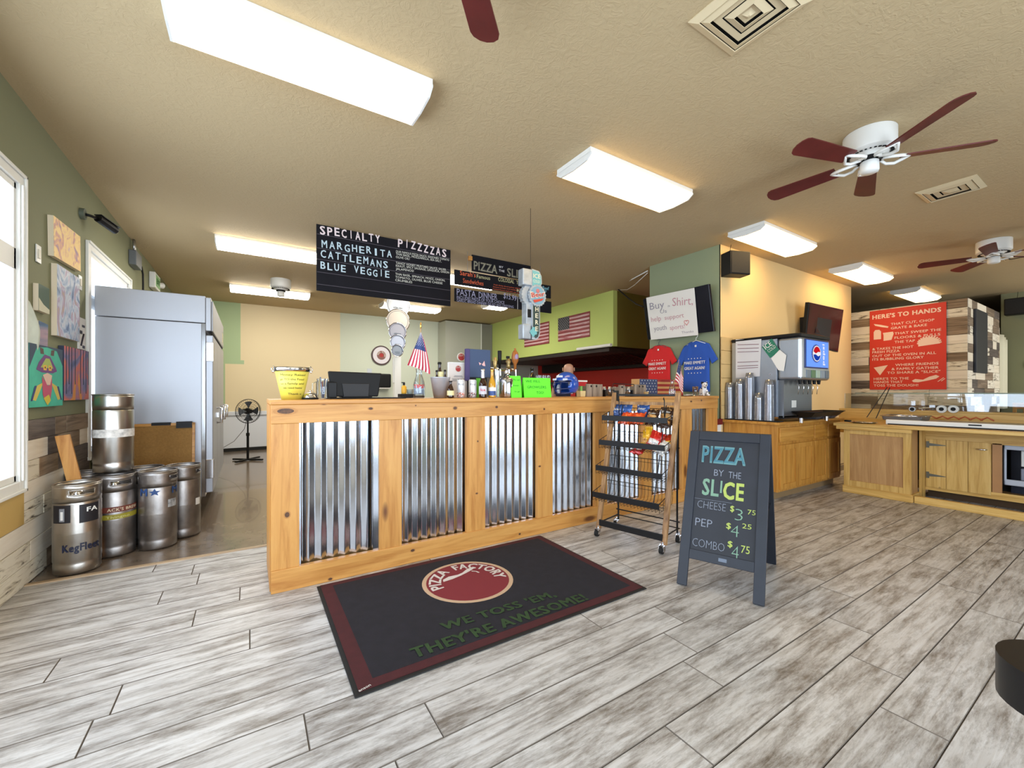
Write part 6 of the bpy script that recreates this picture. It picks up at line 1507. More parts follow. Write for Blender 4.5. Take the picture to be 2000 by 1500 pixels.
# ---- snack bags
RM = root_matrix(rack)
def bag(lx, z, w, h, label, cols, tilt=.5, roll=0, dy=.0, seed=0, word=None, wcol=None):
    yy = legy(z)-.10+.07+dy; p = RM @ Vector((lx, yy, z))
    t = thing('snack_bag', label, 'snack bag', tuple(p), rack.rotation_euler.z+roll*.3, None)
    rr = random.Random(seed)
    M = Matrix.Rotation(-tilt, 4, 'X') @ Matrix.Rotation(roll, 4, 'Y')
    def fn(side):
        def f(u, v):
            bul = (math.sin(PI*min(1, max(0, (v-.06)/.88)))**.6)*(math.sin(PI*u)**.7)
            x = (u-.5)*w*(1-.10*math.sin(PI*v)); zz = v*h
            y = side*bul*.036+.006*math.sin(u*17+v*9+seed)*math.sin(PI*u)+.004*math.sin(v*31+seed)
            return M @ Vector((x, y, zz+.004*math.sin(u*40)*(v > .93 or v < .05)))
        return f
    m1, m2 = cols[0], cols[1]
    b = B(); b.smooth = True; b.grid(fn(-1), 12, 14); b.grid(fn(1), 12, 14); b.build('bag', m1, t, local=True)
    b = B(); b.smooth = True; g = fn(-1); b.grid(lambda u, v: g(.12+.76*u, .25+.3*v)+M @ Vector((0, -.0015, 0)), 8, 5); b.build('print_panel', m2, t, local=True)
    if word:
        b = B(); b.textf(word, lambda X, Y: g(.2+.6*X, .60+.14*Y)+M @ Vector((0, -.002, 0)), .03); b.build('lettering', wcol or M_paper, t, local=True)
    return t
MBg = lambda n, c: mat('foil_'+n, c, .28, .15, coat=.3)
blue, orange, brown, yellow, redb, cream, dkred = MBg('blue', (44, 84, 150)), MBg('orange', (226, 84, 30)), MBg('brown', (62, 36, 22)), MBg('yellow', (240, 184, 40)), MBg('red', (204, 36, 30)), MBg('cream', (232, 228, 224)), MBg('rust', (196, 52, 24))
chips = paintmat('chips_print', [(90, 46, 20), (200, 140, 70), (236, 200, 130)], 40, dist=.5); chipso = paintmat('orange_chips_print', [(180, 50, 20), (230, 110, 40), (240, 150, 60)], 40, dist=.5)
bag(-.24, .945, .12, .150, 'blue snack bag at the left end of the top basket', (blue, MBg('blue_dark', (36, 66, 124))), .25, dy=.05, seed=1, word='Nutter')
bag(-.19, .94, .12, .16, 'second blue snack bag, half hidden at the left of the top basket', (blue, blue), .2, .05, dy=.09, seed=2)
bag(-.145, .925, .12, .13, 'orange snack bag left of the other orange one, top basket', (orange, chipso), .7, .1, dy=.0, seed=3)
bag(-.035, .925, .12, .13, 'orange snack bag in the middle of the top basket', (orange, chipso), .7, -.1, dy=.01, seed=4)
bag(-.03, .945, .12, .165, 'blue snack bag standing behind the middle orange bag', (blue, MBg('blue_dark', (36, 66, 124))), .2, dy=.10, seed=5, word='Nutter')
bag(.075, .93, .11, .135, 'brown snack bag right of the orange bags, top basket', (brown, chips), .45, dy=.05, seed=6, word='Nutter')
bag(.175, .93, .12, .155, 'larger brown snack bag at the right end of the top basket', (brown, chips), .4, dy=.09, seed=7, word='Nutter')
bag(.20, .915, .12, .10, 'brown snack bag lying lowest at the right of the top basket', (brown, chips), .9, dy=.0, seed=8)
bag(.03, .735, .10, .15, 'yellow snack bag at the left of the second basket', (yellow, chips), .3, .1, dy=.08, seed=9)
bag(.10, .735, .12, .16, 'red snack bag standing in the second basket', (redb, cream), .35, .35, dy=.03, seed=10)
bag(.06, .74, .07, .175, 'narrow yellow snack bag sticking up highest in the second basket', (yellow, yellow), .15, -.1, dy=.09, seed=11)
bag(.175, .715, .10, .145, 'white snack bag tipped sideways in the second basket', (cream, cream), .7, .5, dy=.0, seed=12)
bag(.24, .735, .10, .13, 'red and gold snack bag beside the right leg, second basket', (dkred, yellow), .3, -.2, dy=.07, seed=13)
bag(-.02, .70, .12, .07, 'red snack bag lying flat at the bottom of the second basket', (redb, cream), 1.2, .0, dy=.02, seed=14)
# ================================================================== A-FRAME CHALKBOARD
FA = Vector((2.272, 1.626, 0)); FB = Vector((2.424, 1.227, 0)); wd = (FB-FA).length; ang = math.atan2(FB.y-FA.y, FB.x-FA.x)
t = thing('sandwich_board', 'black A-frame chalkboard listing pizza by the slice prices', 'sign', tuple((FA+FB)/2), ang); hw = wd/2+.022
M_af = mat('aframe_black', (31, 36, 47), .55, var=.12, vscale=10); HT = .925; DT = .345
fr = lambda a, s_, off=0: Vector((a, DT*s_-off*.93, HT*s_+off*-.37*0))     # point on the front leaf
dirn = Vector((0, DT, HT)).normalized(); nrm = Vector((0, -HT, DT)).normalized()
def leaf(sign, par, rear=False):
    def Pp(a, s_, o): 
        y = (DT*s_ if not rear else 2*DT-DT*s_); n = Vector((0, -HT, DT)).normalized() if not rear else Vector((0, HT, DT)).normalized()
        return Vector((a, y, HT*s_))+n*o
    def slabp(name, a0, a1, s0, s1, o0, o1, m, bev=.003):
        b = B(); q = [Pp(a0, s0, o0), Pp(a1, s0, o0), Pp(a1, s0, o1), Pp(a0, s0, o1)]; w_ = [Pp(a0, s1, o0), Pp(a1, s1, o0), Pp(a1, s1, o1), Pp(a0, s1, o1)]
        if rear: q, w_ = q[::-1], w_[::-1]
        b.hexa(q[::-1], w_[::-1]); return b.build(name, m, t, local=True, bevel=bev)
    slabp('leg', -hw, -hw+.058, 0, 1, .022, 0, M_af); slabp('leg', hw-.058, hw, 0, 1, .022, 0, M_af)
    slabp('rail', -hw+.058, hw-.058, .94, 1, .022, 0, M_af); slabp('rail', -hw+.058, hw-.058, .165, .225, .022, 0, M_af)
    slabp('chalkboard', -hw+.055, hw-.055, .22, .945, .012, .004, mat('slate', (31, 34, 43), .6, var=.2, vscale=6))
    return Pp
Pf = leaf(1, t); leaf(-1, t, True)
b = B(); b.cyl((-hw, DT, HT-.006), (hw, DT, HT-.006), .008, seg=8); b.build('hinge_rod', M_blackm, t, local=True)
b = B(); b.tube([(hw-.02, DT*.5, HT*.5), (hw-.02, DT, HT*.46), (hw-.02, DT*1.5, HT*.5)], .002, 4); b.build('chain', M_blackm, t, local=True)
def ch(b, s_, a0, a1, s0, hgt, bold=0, s1=None, o=.0008):
    A = Pf(a0, s0, .0128); Bq = Pf(a1, s0 if s1 is None else s1, .0128); b.text(s_, A, Bq, hgt, up=dirn, bold=bold, out=o)
Aa = lambda f: -hw+.06+(2*hw-.12)*f
ct, cy_, cg, cw, cp = mat('chalk_teal', (100, 142, 146), .9), mat('chalk_lime', (172, 186, 96), .9), mat('chalk_greenish', (124, 158, 136), .9), mat('chalk_soft', (140, 146, 160), .9), mat('chalk_dark_teal', (70, 120, 136), .9)
b = B(); ch(b, 'PIZZA', Aa(.07), Aa(.80), .790, .115, .035); b.build('word_outline', ct, t, local=True)
b = B(); ch(b, 'PIZZA', Aa(.085), Aa(.785), .797, .101, -.004, o=.0035); b.build('word_fill', cp, t, local=True)
b = B(); ch(b, 'BY', Aa(.30), Aa(.46), .705, .045, -.01); ch(b, 'THE', Aa(.54), Aa(.74), .70, .045, -.01); b.build('small_words', cw, t, local=True)
b = B(); ch(b, 'SL', Aa(.12), Aa(.40), .575, .108, .03); ch(b, 'I', Aa(.42), Aa(.45), .60, .08, .02); b.build('word_left', cg, t, local=True)
b = B(); ch(b, 'CE', Aa(.47), Aa(.80), .568, .108, .04); ch(b, 'S', Aa(.12), Aa(.255), .63, .06, .03) if False else None; b.build('word_right', cy_, t, local=True)
b = B(); ch(b, 'CHEESE', Aa(.06), Aa(.53), .487, .05, -.022); ch(b, 'PEP', Aa(.05), Aa(.33), .372, .052, -.012); ch(b, 'COMBO', Aa(.03), Aa(.55), .245, .052, -.022)
a_ = Pf(Aa(.0), .545, .013); c_ = Pf(Aa(.62), .545, .013); b.bar(a_, c_, .0012, .0012); b.build('item_words', cw, t, local=True)
b = B(); ch(b, '$', Aa(.60), Aa(.665), .495, .036, .02); ch(b, '75', Aa(.87), Aa(.99), .492, .03, .0); ch(b, '$', Aa(.555), Aa(.63), .388, .036, .02); ch(b, '25', Aa(.80), Aa(.94), .405, .03, .0); ch(b, '$', Aa(.595), Aa(.67), .282, .036, .02); ch(b, '75', Aa(.80), Aa(.93), .262, .045, .0)
b.build('price_signs', cy_, t, local=True)
b = B(); ch(b, '3', Aa(.68), Aa(.80), .445, .075, -.02); ch(b, '4', Aa(.63), Aa(.755), .345, .075, -.02); ch(b, '4', Aa(.66), Aa(.77), .215, .085, -.02); b.build('price_digits', cg, t, local=True)
b = B(); q = [Pf(-.01, .185, .0235), Pf(.035, .185, .0235), Pf(.035, .205, .0235), Pf(-.01, .205, .0235)]; b.add(q, [(0, 1, 2, 3)]); b.build('latch_plate', mat('dull_latch', (90, 96, 106), .4, .6), t, local=True)
# ================================================================== DRINK COUNTER
DX, DY0, DZ = 4.90, 2.30, .862
t = thing('drink_cabinet', 'honey wood base cabinet under the soda dispenser', 'cabinet', (DX, DY0, 0))
b = B(); b.box(DX, 6.52, DY0, PY-.02, .09, .83); b.build('carcass', M_cab['z'], t, bevel=.002)
b = B(); b.box(DX+.04, 6.48, DY0+.06, PY-.02, 0, .09); b.build('toe_kick', mat('kick_tan', (150, 124, 88), .6), t)
b = B(); b.box(DX-.035, 6.56, DY0-.035, PY-.003, .83, DZ); b.build('countertop', M_cab['x'], t, bevel=.008)
for a, c in ((.03, .83), (.86, 1.20), (1.23, 1.58)):
    b = B(); b.box(DX+a, DX+c, DY0-.018, DY0-.001, .64, .80); b.build('drawer', M_cab['x'], t, bevel=.004)
for a, c in ((.03, .425), (.435, .83), (.86, 1.20), (1.23, 1.58)):
    b = B(); b.box(DX+a, DX+c, DY0-.012, DY0-.001, .12, .61); d = b.build('door', M_cab['z'], t)
    r_ = .055
    for q in ((a, a+r_, .12, .61), (c-r_, c, .12, .61), (a+r_, c-r_, .61-r_, .61), (a+r_, c-r_, .12, .12+r_)):
        b = B(); b.box(DX+q[0], DX+q[1], DY0-.021, DY0-.012, q[2], q[3]); b.build('door_rail', M_cab['z'], d, bevel=.002)
# ---- soda dispenser
SX0, SX1 = 5.02, 5.74; sf_, sb_ = 2.12, 2.88
t = thing('soda_dispenser', 'stainless soda dispenser with lit blue sign on its front', 'drink dispenser', (SX0, sf_, DZ))
M_ds = mat('dispenser_steel', (176, 182, 190), .32, .9, var=.06, vscale=4)
b = B(); b.box(SX0, SX1, 2.36, sb_, DZ+.05, 1.80); b.build('body', M_ds, t, bevel=.006)
b = B(); b.box(SX0+.005, SX1-.005, sf_, 2.36, 1.33, 1.80); b.build('head', M_ds, t, bevel=.03, bseg=3)
b = B(); b.box(SX0-.006, SX1+.006, sf_+.0, sb_+.01, 1.80, 1.84); b.build('black_lid', M_black, t, bevel=.012)
b = B(); b.box(SX0+.02, SX1-.02, 2.30, 2.36, DZ+.05, 1.33); b.build('splash_back', mat('splash_grey', (120, 124, 130), .3, .7), t)
b = B(); b.box(SX0+.08, SX1-.08, sf_-.012, sf_+.002, 1.46, 1.78); b.build('sign_frame', mat('sign_trim', (40, 60, 120), .3), t, bevel=.02)
M_pb = bpy.data.materials.new('lit_blue_sign'); M_pb.use_nodes = True; nt = M_pb.node_tree; bs = nt.nodes['Principled BSDF']
bs.inputs['Base Color'].default_value = (*lin((60, 110, 210)), 1); bs.inputs['Emission Color'].default_value = (*lin((90, 140, 235)), 1); bs.inputs['Emission Strength'].default_value = .75
b = B(); b.box(SX0+.095, SX1-.095, sf_-.016, sf_-.012, 1.475, 1.765); b.build('lit_sign', M_pb, t)
yy = sf_-.0165; cxx, czz = (SX0+SX1)/2-.03, 1.625
def em(n, c, s_): return emis(n, c, s_)
b = B(); b.prism([((.105 if i % 2 else .095)*math.cos(2*PI*i/48)*1.15, (.105 if i % 2 else .095)*math.sin(2*PI*i/48)) for i in range(48)], (cxx-.01, yy, czz), (1, 0, 0), (0, 0, 1), .001); b.build('cap_outline', mat('sign_navy', (40, 70, 160), .4), t)
def blob(name, pts, m, o): b = B(); b.add([(cxx+p[0], yy-o, czz+p[1]) for p in pts], [tuple(range(len(pts)))]); b.build(name, m, t)
circ = lambda r, a0, a1, n=20: [(r*1.12*math.cos(a0+(a1-a0)*i/n), r*math.sin(a0+(a1-a0)*i/n)) for i in range(n+1)]
blob('emblem_white', circ(.088, 0, 2*PI, 36)[:-1], em('sign_white', (240, 240, 245), 1.0), .0022)
blob('emblem_red', circ(.078, math.radians(15), math.radians(165))+[(-.03, .0), (.03, .02)], em('sign_red', (220, 30, 40), .8), .003)
blob('emblem_blue', circ(.078, math.radians(-170), math.radians(-10))+[(.03, -.03), (-.03, -.01)], em('sign_blue', (30, 70, 190), .8), .003)
b = B(); b.text('pepsi', (cxx+.185, yy-.001, 1.50), (cxx+.185, yy-.001, 1.74), .055, up=(-1, 0, 0), bold=.02); b.build('lettering', MATS['sign_white'], t)
for k in range(5):
    b = B(); X = SX0+.12+k*.115; b.box(X, X+.095, sf_-.008, sf_+.01, 1.355, 1.44); b.build('flavour_panel', mat('flavour%d' % k, ((120, 130, 140), (96, 130, 90), (180, 200, 180), (150, 160, 170), (110, 120, 130))[k], .3), t, bevel=.004)
    b = B(); b.cyl((X+.047, sf_+.08, 1.335), (X+.047, sf_+.08, 1.285), .022, .014, 12); b.build('nozzle', M_black, t)
    b = B(); b.tube([(X+.047, sf_+.13, 1.33), (X+.047, sf_+.09, 1.26), (X+.047, sf_+.10, 1.17)], .0035, 5); b.build('lever', M_chrome, t)
b = B(); b.box(SX0+.2, SX0+.30, 2.295, 2.30, 1.02, 1.10); b.build('notice', M_paper, t)
b = B(); b.box(SX0+.02, SX1-.02, 2.30, 2.36, DZ+.03, DZ+.07); b.build('drip_tray', M_black, t, bevel=.006)
for q in ((SX0+.05, 2.14), (SX1-.05, 2.14), (SX0+.05, 2.82), (SX1-.05, 2.82)):
    b = B(); b.cyl((q[0], q[1], DZ), (q[0], q[1], DZ+.05), .02, seg=12); b.build('foot', M_chrome, t)
b = B(); b.cyl((SX0-.012, 2.43, 1.40), (SX0, 2.43, 1.40), .012, seg=10); b.build('key_lock', M_chrome, t)
b = B(); b.box(SX0-.004, SX0, 2.36, 2.362, DZ+.06, 1.79); b.build('panel_seam', M_dark, t)
# sheet of instructions, green pennant sticker and paper on its side
A = [at(1437, 663, x=SX0-.006), at(1487, 662, x=SX0-.006), at(1484, 735, x=SX0-.006), at(1437, 738, x=SX0-.006)]
t = thing('instruction_sheet', 'white instruction sheet in a plastic sleeve taped to the dispenser side', 'paper', tuple(A[3]))
quadbox(t, 'sheet', A[0], A[1], A[2], A[3], .002, mat('sleeve_white', (216, 214, 216), .3))
b = B()
for k, z in enumerate((.14, .24, .33, .60, .70, .76)):
    p, q = A[0].lerp(A[3], z), A[1].lerp(A[2], z); b.bar(p.lerp(q, .08)+Vector((-.003, 0, 0)), p.lerp(q, .92)+Vector((-.003, 0, 0)), .0015, .006)
b.build('text_lines', mat('maroon_ink', (120, 70, 80), .6), t)
t = thing('ice_sticker', 'green pennant sticker reading ICE COLD on the dispenser side', 'sticker', tuple(at(1505, 690, x=SX0-.004)))
Pq = [at(1507, 661, x=SX0-.004), at(1522, 683, x=SX0-.004), at(1515, 692, x=SX0-.004), at(1504, 699, x=SX0-.004), at(1488, 678, x=SX0-.004)]
b = B(); b.add([p+Vector((-.001, 0, 0)) for p in Pq], [tuple(range(5))]); b.build('pennant', mat('bottle_green', (36, 120, 92), .4), t, solid=.0015)
uu = (at(1506, 667, x=SX0-.006)-at(1494, 682, x=SX0-.006))
b = B(); b.text('ICE', at(1496, 683, x=SX0-.007), at(1509, 673, x=SX0-.007), .06, up=(at(1507, 661, x=SX0)-at(1519, 683, x=SX0)), bold=.02)
b.text('COLD', at(1502, 689, x=SX0-.007), at(1516, 678, x=SX0-.007), .04, up=(at(1507, 661, x=SX0)-at(1519, 683, x=SX0)), bold=-.005); b.build('lettering', M_paper, t)
t = thing('crumpled_note', 'crooked white note stuck below the green pennant sticker', 'paper', tuple(at(1520, 700, x=SX0-.004)))
b = B(); b.add([at(*q, x=SX0-.008) for q in ((1523, 683), (1536, 694), (1531, 725), (1520, 723), (1506, 700))], [(0, 1, 2, 3, 4)]); b.build('note', M_paper, t, solid=.002)
# ---- cup stacks
Mcup = mat('clear_plastic_cups', (196, 202, 214), .18, .25, var=.12, vscale=50)
Mcupg = glass('cup_plastic', (222, 226, 236), .22, .12, milk=.10)
def cups(px, base, top, label, x=None, hwid=11):
    p = at(px, base, x=DX+.05); p.z = DZ+.012; s = (p.x*FX+p.y*FY)/FPX; h = (base-top)*s; r = hwid*s/1.25
    t = thing('cup_stack', label, 'cup stack', (p.x, p.y, DZ+.012)); n = max(6, int(h/.0115))
    prof = [(0, 0)]
    b = B(); pr = [(r, .0)]
    z = 0
    for k in range(n):
        z0 = (h-.07)*k/n+.0; taper = 1-.05*k/n
        pr += [(r*1.03*taper, z0+.001), (r*1.03*taper, z0+.004), (r*.965*taper, z0+.006)]
    pr += [(r*.93, h-.07), (r*.72, h), (0, h)]
    b.lathe(pr, seg=22); b.build('cups', Mcupg, t, local=True)
    b = B(); b.lathe([(r*.80, .005), (r*.78, h-.07), (r*.66, h-.008), (0, h-.008)], seg=16); b.build('inner_cups', Mcupg, t, local=True)
cups(1425, 820, 750, 'clear cup stack farthest left beside the tan wall tiles')
cups(1445, 821, 743, 'clear cup stack second from the left, in front of the instruction sheet')
cups(1464, 822, 731, 'tallest clear cup stack, in the middle')
cups(1482, 822, 769, 'shortest clear cup stack, fourth from the left')
cups(1502, 822, 742, 'clear cup stack at the right end, nearest the dispenser front')
b = B(); p0 = at(1440, 824, z=DZ+.002)
o = B(); o.box(DX-.02, DX+.115, 2.29, 2.88, DZ+.0005, DZ+.011); tag(o.build('cup_mat', M_rubber, bevel=.002), 'black rubber mat under the cup stacks', 'mat')
for k, (px, lab) in enumerate(((1433, 'small half hidden cup stack between the first two stacks'), (1455, 'small half hidden cup stack behind the tallest stack'),)):
    p = at(px, 816, x=DX+.12); p.z = DZ+.012; t = thing('cup_stack', lab, 'cup stack', (p.x, p.y, DZ+.012)); b = B(); b.lathe([(.034, 0), (.034, .2), (.028, .27), (0, .27)], seg=16); b.build('cups', Mcupg, t, local=True)
# ---- trays stacked on the right end of the drink counter
def traybin(x0, x1, y0, y1, z0, h, label, m, lip=.03):
    t = thing('serving_tray', label, 'tray', ((x0+x1)/2, (y0+y1)/2, z0)); b = B()
    bo = [(x0+lip, y0+lip), (x1-lip, y0+lip), (x1-lip, y1-lip), (x0+lip, y1-lip)]; to = [(x0, y0), (x1, y0), (x1, y1), (x0, y1)]
    b.add([(x, y, z0) for x, y in bo]+[(x, y, z0+h) for x, y in to], [(3, 2, 1, 0)]+[(i, (i+1) % 4, 4+(i+1) % 4, 4+i) for i in range(4)]); b.build('tray', m, t, solid=.004)
    b = B(); b.tube([(x, y, z0+h) for x, y in to], .005, 5, True); b.build('rim', m, t); return t
traybin(5.20, 5.98, 2.06, 2.29, DZ+.056, .055, 'black tray resting in front of the dispenser, on top of the grey ones', M_black, .06)
Mgt = mat('tray_grey', (104, 108, 116), .5)
for k in range(3):
    x0_ = 5.80+.22*k
    traybin(x0_, x0_+.21, 2.27, 2.55, DZ+.002+.012*0, .05, ['left', 'middle', 'right'][k]+' of three small grey trays at the right end of the drink counter', Mgt, .05) if k < 3 else None
# ================================================================== BUFFET COUNTER
BT = .83
t = thing('buffet_counter', 'pale plywood and pine self serve counter with panelled end', 'counter', (6.04, 1.49, 0)); buf = t
b = B(); b.box(6.06, 6.30, 1.50, 2.085, .0, .78); b.build('end_cabinet', M_ply['z'], t, bevel=.002)
b = B(); b.box(6.045, 6.06, 1.545, 2.045, .13, .75); b.build('end_panel', M_ply['z'], t)
for nm, q in (('frame_stile', (1.49, 1.555, .08, .78)), ('frame_stile', (2.035, 2.09, .08, .78)), ('frame_rail', (1.555, 2.035, .70, .78)), ('frame_rail', (1.555, 2.035, .08, .15))):
    b = B(); b.box(6.03, 6.06, *q); b.build(nm, M_cab['z'] if False else M_knot['z'], t, bevel=.003)
b = B(); b.box(6.02, 6.32, 1.475, 2.10, 0, .085); b.build('plinth', M_knot['y'], t, bevel=.006)
b = B(); b.box(5.93, 6.95, -1.2, 2.16, BT-.035, BT); b.build('countertop', M_knot['y'], t, bevel=.004)
b = B(); b.box(5.96, 6.0, 1.47, 2.14, BT-.075, BT-.035); b.build('top_apron', M_knot['y'], t)
b = B(); b.box(6.44, 6.47, -1.2, 1.49, .66, BT-.035); b.build('face_rail', M_knot['y'], t)
b = B(); b.box(6.44, 6.47, -1.2, 1.49, .10, .17); b.build('lower_rail', M_knot['y'], t)
b = B(); b.box(6.62, 6.9, -1.2, 1.49, 0, .10); b.build('toe_kick', mat('kick_dark', (84, 60, 34), .7), t)
b = B(); b.box(6.44, 6.47, 1.36, 1.49, .17, .66); b.build('stile', M_knot['z'], t)
# plank door with strap hinges and pull
d_ = None
yA, yB = at(1808, 870, x=6.43).y, at(1936, 880, x=6.43).y
b = B(); b.box(6.45, 6.47, yB, yA, .14, .67); door = b.build('door', M_knot['z'], t)
n = 3
for k in range(n):
    a = yB+(yA-yB)*k/n; b = B(); b.box(6.425, 6.45, a+.0015, yB+(yA-yB)*(k+1)/n-.0015, .135, .672); b.build('board', M_knot['z'], door, bevel=.002)
for z in (.61, .27):
    b = B(); b.box(6.418, 6.425, yA-.03, yA-.006, z-.035, z+.035); b.prism([(0, -.016), (.13, -.003), (.13, .003), (0, .016)], (6.4245, yA-.03, z), (0, -1, 0), (0, 0, 1), .005); b.build('strap_hinge', mat('hinge_grey', (112, 112, 104), .4, .7), door)
b = B(); b.tube([(6.425, yB+.10, .60), (6.405, yB+.09, .60), (6.405, yB+.04, .60), (6.425, yB+.03, .60)], .008, 8); b.build('pull', M_chrome, door)
b = B(); b.box(6.44, 6.47, yB-.07, yB-.005, .17, .67); b.build('stile', mat('reddish_pine', (176, 128, 80), .5, var=.1), t)
b = B(); b.box(6.47, 6.95, -1.2, 2.08, .10, .12); b.build('cabinet_floor', M_ply['y'], t)
b = B(); b.box(6.93, 6.95, -1.2, 2.08, .12, BT-.04); b.build('cabinet_back', M_dark, t)
b = B(); b.box(6.30, 6.44, 1.47, 1.49, .0, BT-.035); b.build('return_panel', M_knot['z'], t)
# cooler unit inside the open bay
t = thing('compressor_unit', 'white framed cooler machinery in the open bay at the right edge', 'machine', (6.6, .7, .12))
y0_ = yB-.072
b = B(); b.box(6.50, 6.52, -.9, y0_, .61, .66); b.box(6.50, 6.52, -.9, y0_, .25, .31); b.box(6.50, 6.52, y0_-.02, y0_, .25, .66); b.build('white_frame', mat('grey_white_frame', (186, 192, 206), .4), t, bevel=.01)
b = B(); b.box(6.60, 6.8, y0_-.28, y0_-.10, .30, .42); b.build('control_box', mat('grey_box_light', (140, 144, 160), .4), t, bevel=.006)
b = B(); b.box(6.62, 6.8, y0_-.24, y0_-.10, .44, .60); b.build('label_box', M_white, t, bevel=.004)
b = B(); b.tube([(6.6, y0_-.26, .30), (6.6, y0_-.30, .42), (6.6, y0_-.28, .55), (6.62, y0_-.22, .60)], .02, 8); b.build('hose', mat('dark_hose', (40, 44, 52), .4), t)
b = B(); b.box(6.88, 6.92, -.9, y0_, .12, .66); b.build('navy_back', mat('navy_back', (30, 34, 56), .5), t)
# wooden sill along the floor in front of the buffet
b = B(); b.box(6.05, 6.11, -1.2, 1.47, 0, .075)
tag(b.build('floor_sill', M_knot['y'], bevel=.004), 'low wooden sill on the floor running right from the panelled end', 'sill')
# cold well (white fronted)
t = thing('cold_well', 'long white fronted cold food well set on the buffet counter', 'food well', (6.2, .4, BT))
b = B(); b.box(6.10, 6.13, -1.2, 1.72, BT, BT+.055); b.build('white_front', M_plastic, t, bevel=.004)
b = B(); b.box(6.13, 6.75, -1.2, 1.72, BT, BT+.04); b.build('well', M_steel, t)
b = B(); b.box(6.085, 6.10, -1.2, 1.70, BT, BT+.012); b.build('base_shadow_strip', M_rubber, t)
b = B(); yL = at(1900, 822, x=6.10).y; b.box(6.096, 6.10, yL-.06, yL+.03, BT+.03, BT+.042); b.build('maker_plate', M_dark, t)
# steel pan on the well
pA = at(1722, 810, x=6.2); pB = at(1806, 812, x=6.2)
t = thing('steel_pan', 'shallow stainless pan sitting at the left end of the cold well', 'pan', (6.35, (pA.y+pB.y)/2, BT+.04))
b = B(); Y0p, Y1p = pB.y+.02, pA.y; zz = BT+.042
b.hexa([Vector((6.20, Y0p+.01, zz)), Vector((6.50, Y0p+.01, zz)), Vector((6.50, Y1p-.01, zz)), Vector((6.20, Y1p-.01, zz))], [Vector((6.19, Y0p, zz+.05)), Vector((6.51, Y0p, zz+.05)), Vector((6.51, Y1p, zz+.05)), Vector((6.19, Y1p, zz+.05))]); b.build('pan', mat('pan_steel', (150, 152, 160), .3, .9), t, bevel=.008)
b = B(); b.tube([(6.185, Y0p-.005, zz+.052), (6.515, Y0p-.005, zz+.052), (6.515, Y1p+.005, zz+.052), (6.185, Y1p+.005, zz+.052)], .007, 6, True); b.build('rim', M_chrome, t)
# skillet like tray with two leaning black rods
c0 = at(1685, 820, x=6.02)
t = thing('round_tray', 'shiny round tray with black grip at the left end of the buffet', 'tray', (6.05, c0.y, BT))
b = B(); b.lathe([(0, .004), (.10, .004), (.125, .016), (.13, .016)], seg=28, M=Matrix.Diagonal((.7, 1, 1, 1))); b.build('tray', M_chrome, t, local=True, solid=.003)
b = B(); b.tube([(0, .12, .018), (0.0, .17, .022), (0, .185, .02)], .012, 8); b.build('grip', M_black, t, local=True)
for k, (p, q) in enumerate((((1693, 815), (1733, 756)), ((1711, 817), (1738, 757)))):
    A = at(*p, x=6.08); Bq = at(*q, x=6.25); A.z = max(A.z, BT+.02)
    b = B(); b.cyl(A, Bq, .0045, seg=8); b.build('rod', M_blackm, t, label='thin black rod leaning up from the tray')
# ledge behind with reddish clutter, sneeze guard and brackets
t = thing('rear_ledge', 'raised wooden ledge behind the cold well', 'shelf', (7.1, .4, 0))
b = B(); b.box(7.05, 7.09, -1.3, 2.5, BT-.2, .945); b.build('backboard', M_knot['y'], t)
b = B(); b.box(7.05, 7.30, -1.3, 2.5, .945, .965); b.build('ledge', M_knot['y'], t, bevel=.004)
b = B(); b.box(6.96, 7.05, -1.2, 2.4, BT-.03, BT+.0); b.build('filler', M_knot['y'], t)
ry = random.Random(5)
for k in range(6):
    Y = at(1815+22*k, 815, x=6.6).y; b = B(); b.tube([(6.66, Y-.05, BT+.062), (6.68, Y, BT+.085+ry.uniform(-.01, .01)), (6.66, Y+.05, BT+.062)], .008, 5)
    tag(b.build('serving_tongs', mat('rust_handle', (176, 84, 44), .5)), ['first', 'second', 'third', 'fourth', 'fifth', 'last'][k]+' rust coloured tongs along the cold well, counted from the steel pan', 'tongs', 'rust coloured tongs along the cold well')
t = thing('sneeze_guard', 'glass sneeze guard above the buffet', 'sneeze guard', (7.0, .4, .965))
gz = at(1900, 769, x=6.75).z
b = B(); b.box(7.10, 7.108, -1.3, 2.45, .965, gz); b.build('upright_pane', M_clear, t)
b = B(); b.hexa([Vector((6.70, -1.3, gz)), Vector((7.11, -1.3, gz)), Vector((7.11, 2.2, gz)), Vector((6.70, 2.2, gz))], [Vector((6.70, -1.3, gz+.008)), Vector((7.11, -1.3, gz+.008)), Vector((7.11, 2.2, gz+.008)), Vector((6.70, 2.2, gz+.008))]); b.build('shelf_pane', glass('guard_glass', (214, 226, 216), .08, .08, fk=.4), t)
b = B(); b.box(6.70, 6.706, -1.3, 2.2, gz-.002, gz+.010); b.build('glass_edge', mat('glass_edge', (150, 160, 146), .3), t)
for px in (1783, 1840, 1863):
    p = at(px, 799, x=7.04)
    b = B(); b.cyl((p.x-.03, p.y, p.z), (p.x+.01, p.y, p.z), .045 if px > 1800 else .03, seg=24); k_ = b.build('bracket', M_plastic if px > 1800 else M_steel, t)
    b = B(); b.cyl((p.x-.034, p.y, p.z), (p.x-.03, p.y, p.z), .022, seg=18); b.build('knob', M_black, k_)
b = B(); p = at(1820, 796, x=7.04); q = at(1795, 798, x=7.04); b.cyl(p, q, .008, seg=8); b.box(7.03, 7.05, p.y-.03, p.y+.02, p.z, p.z+.03); b.build('clamp', M_steel, t)
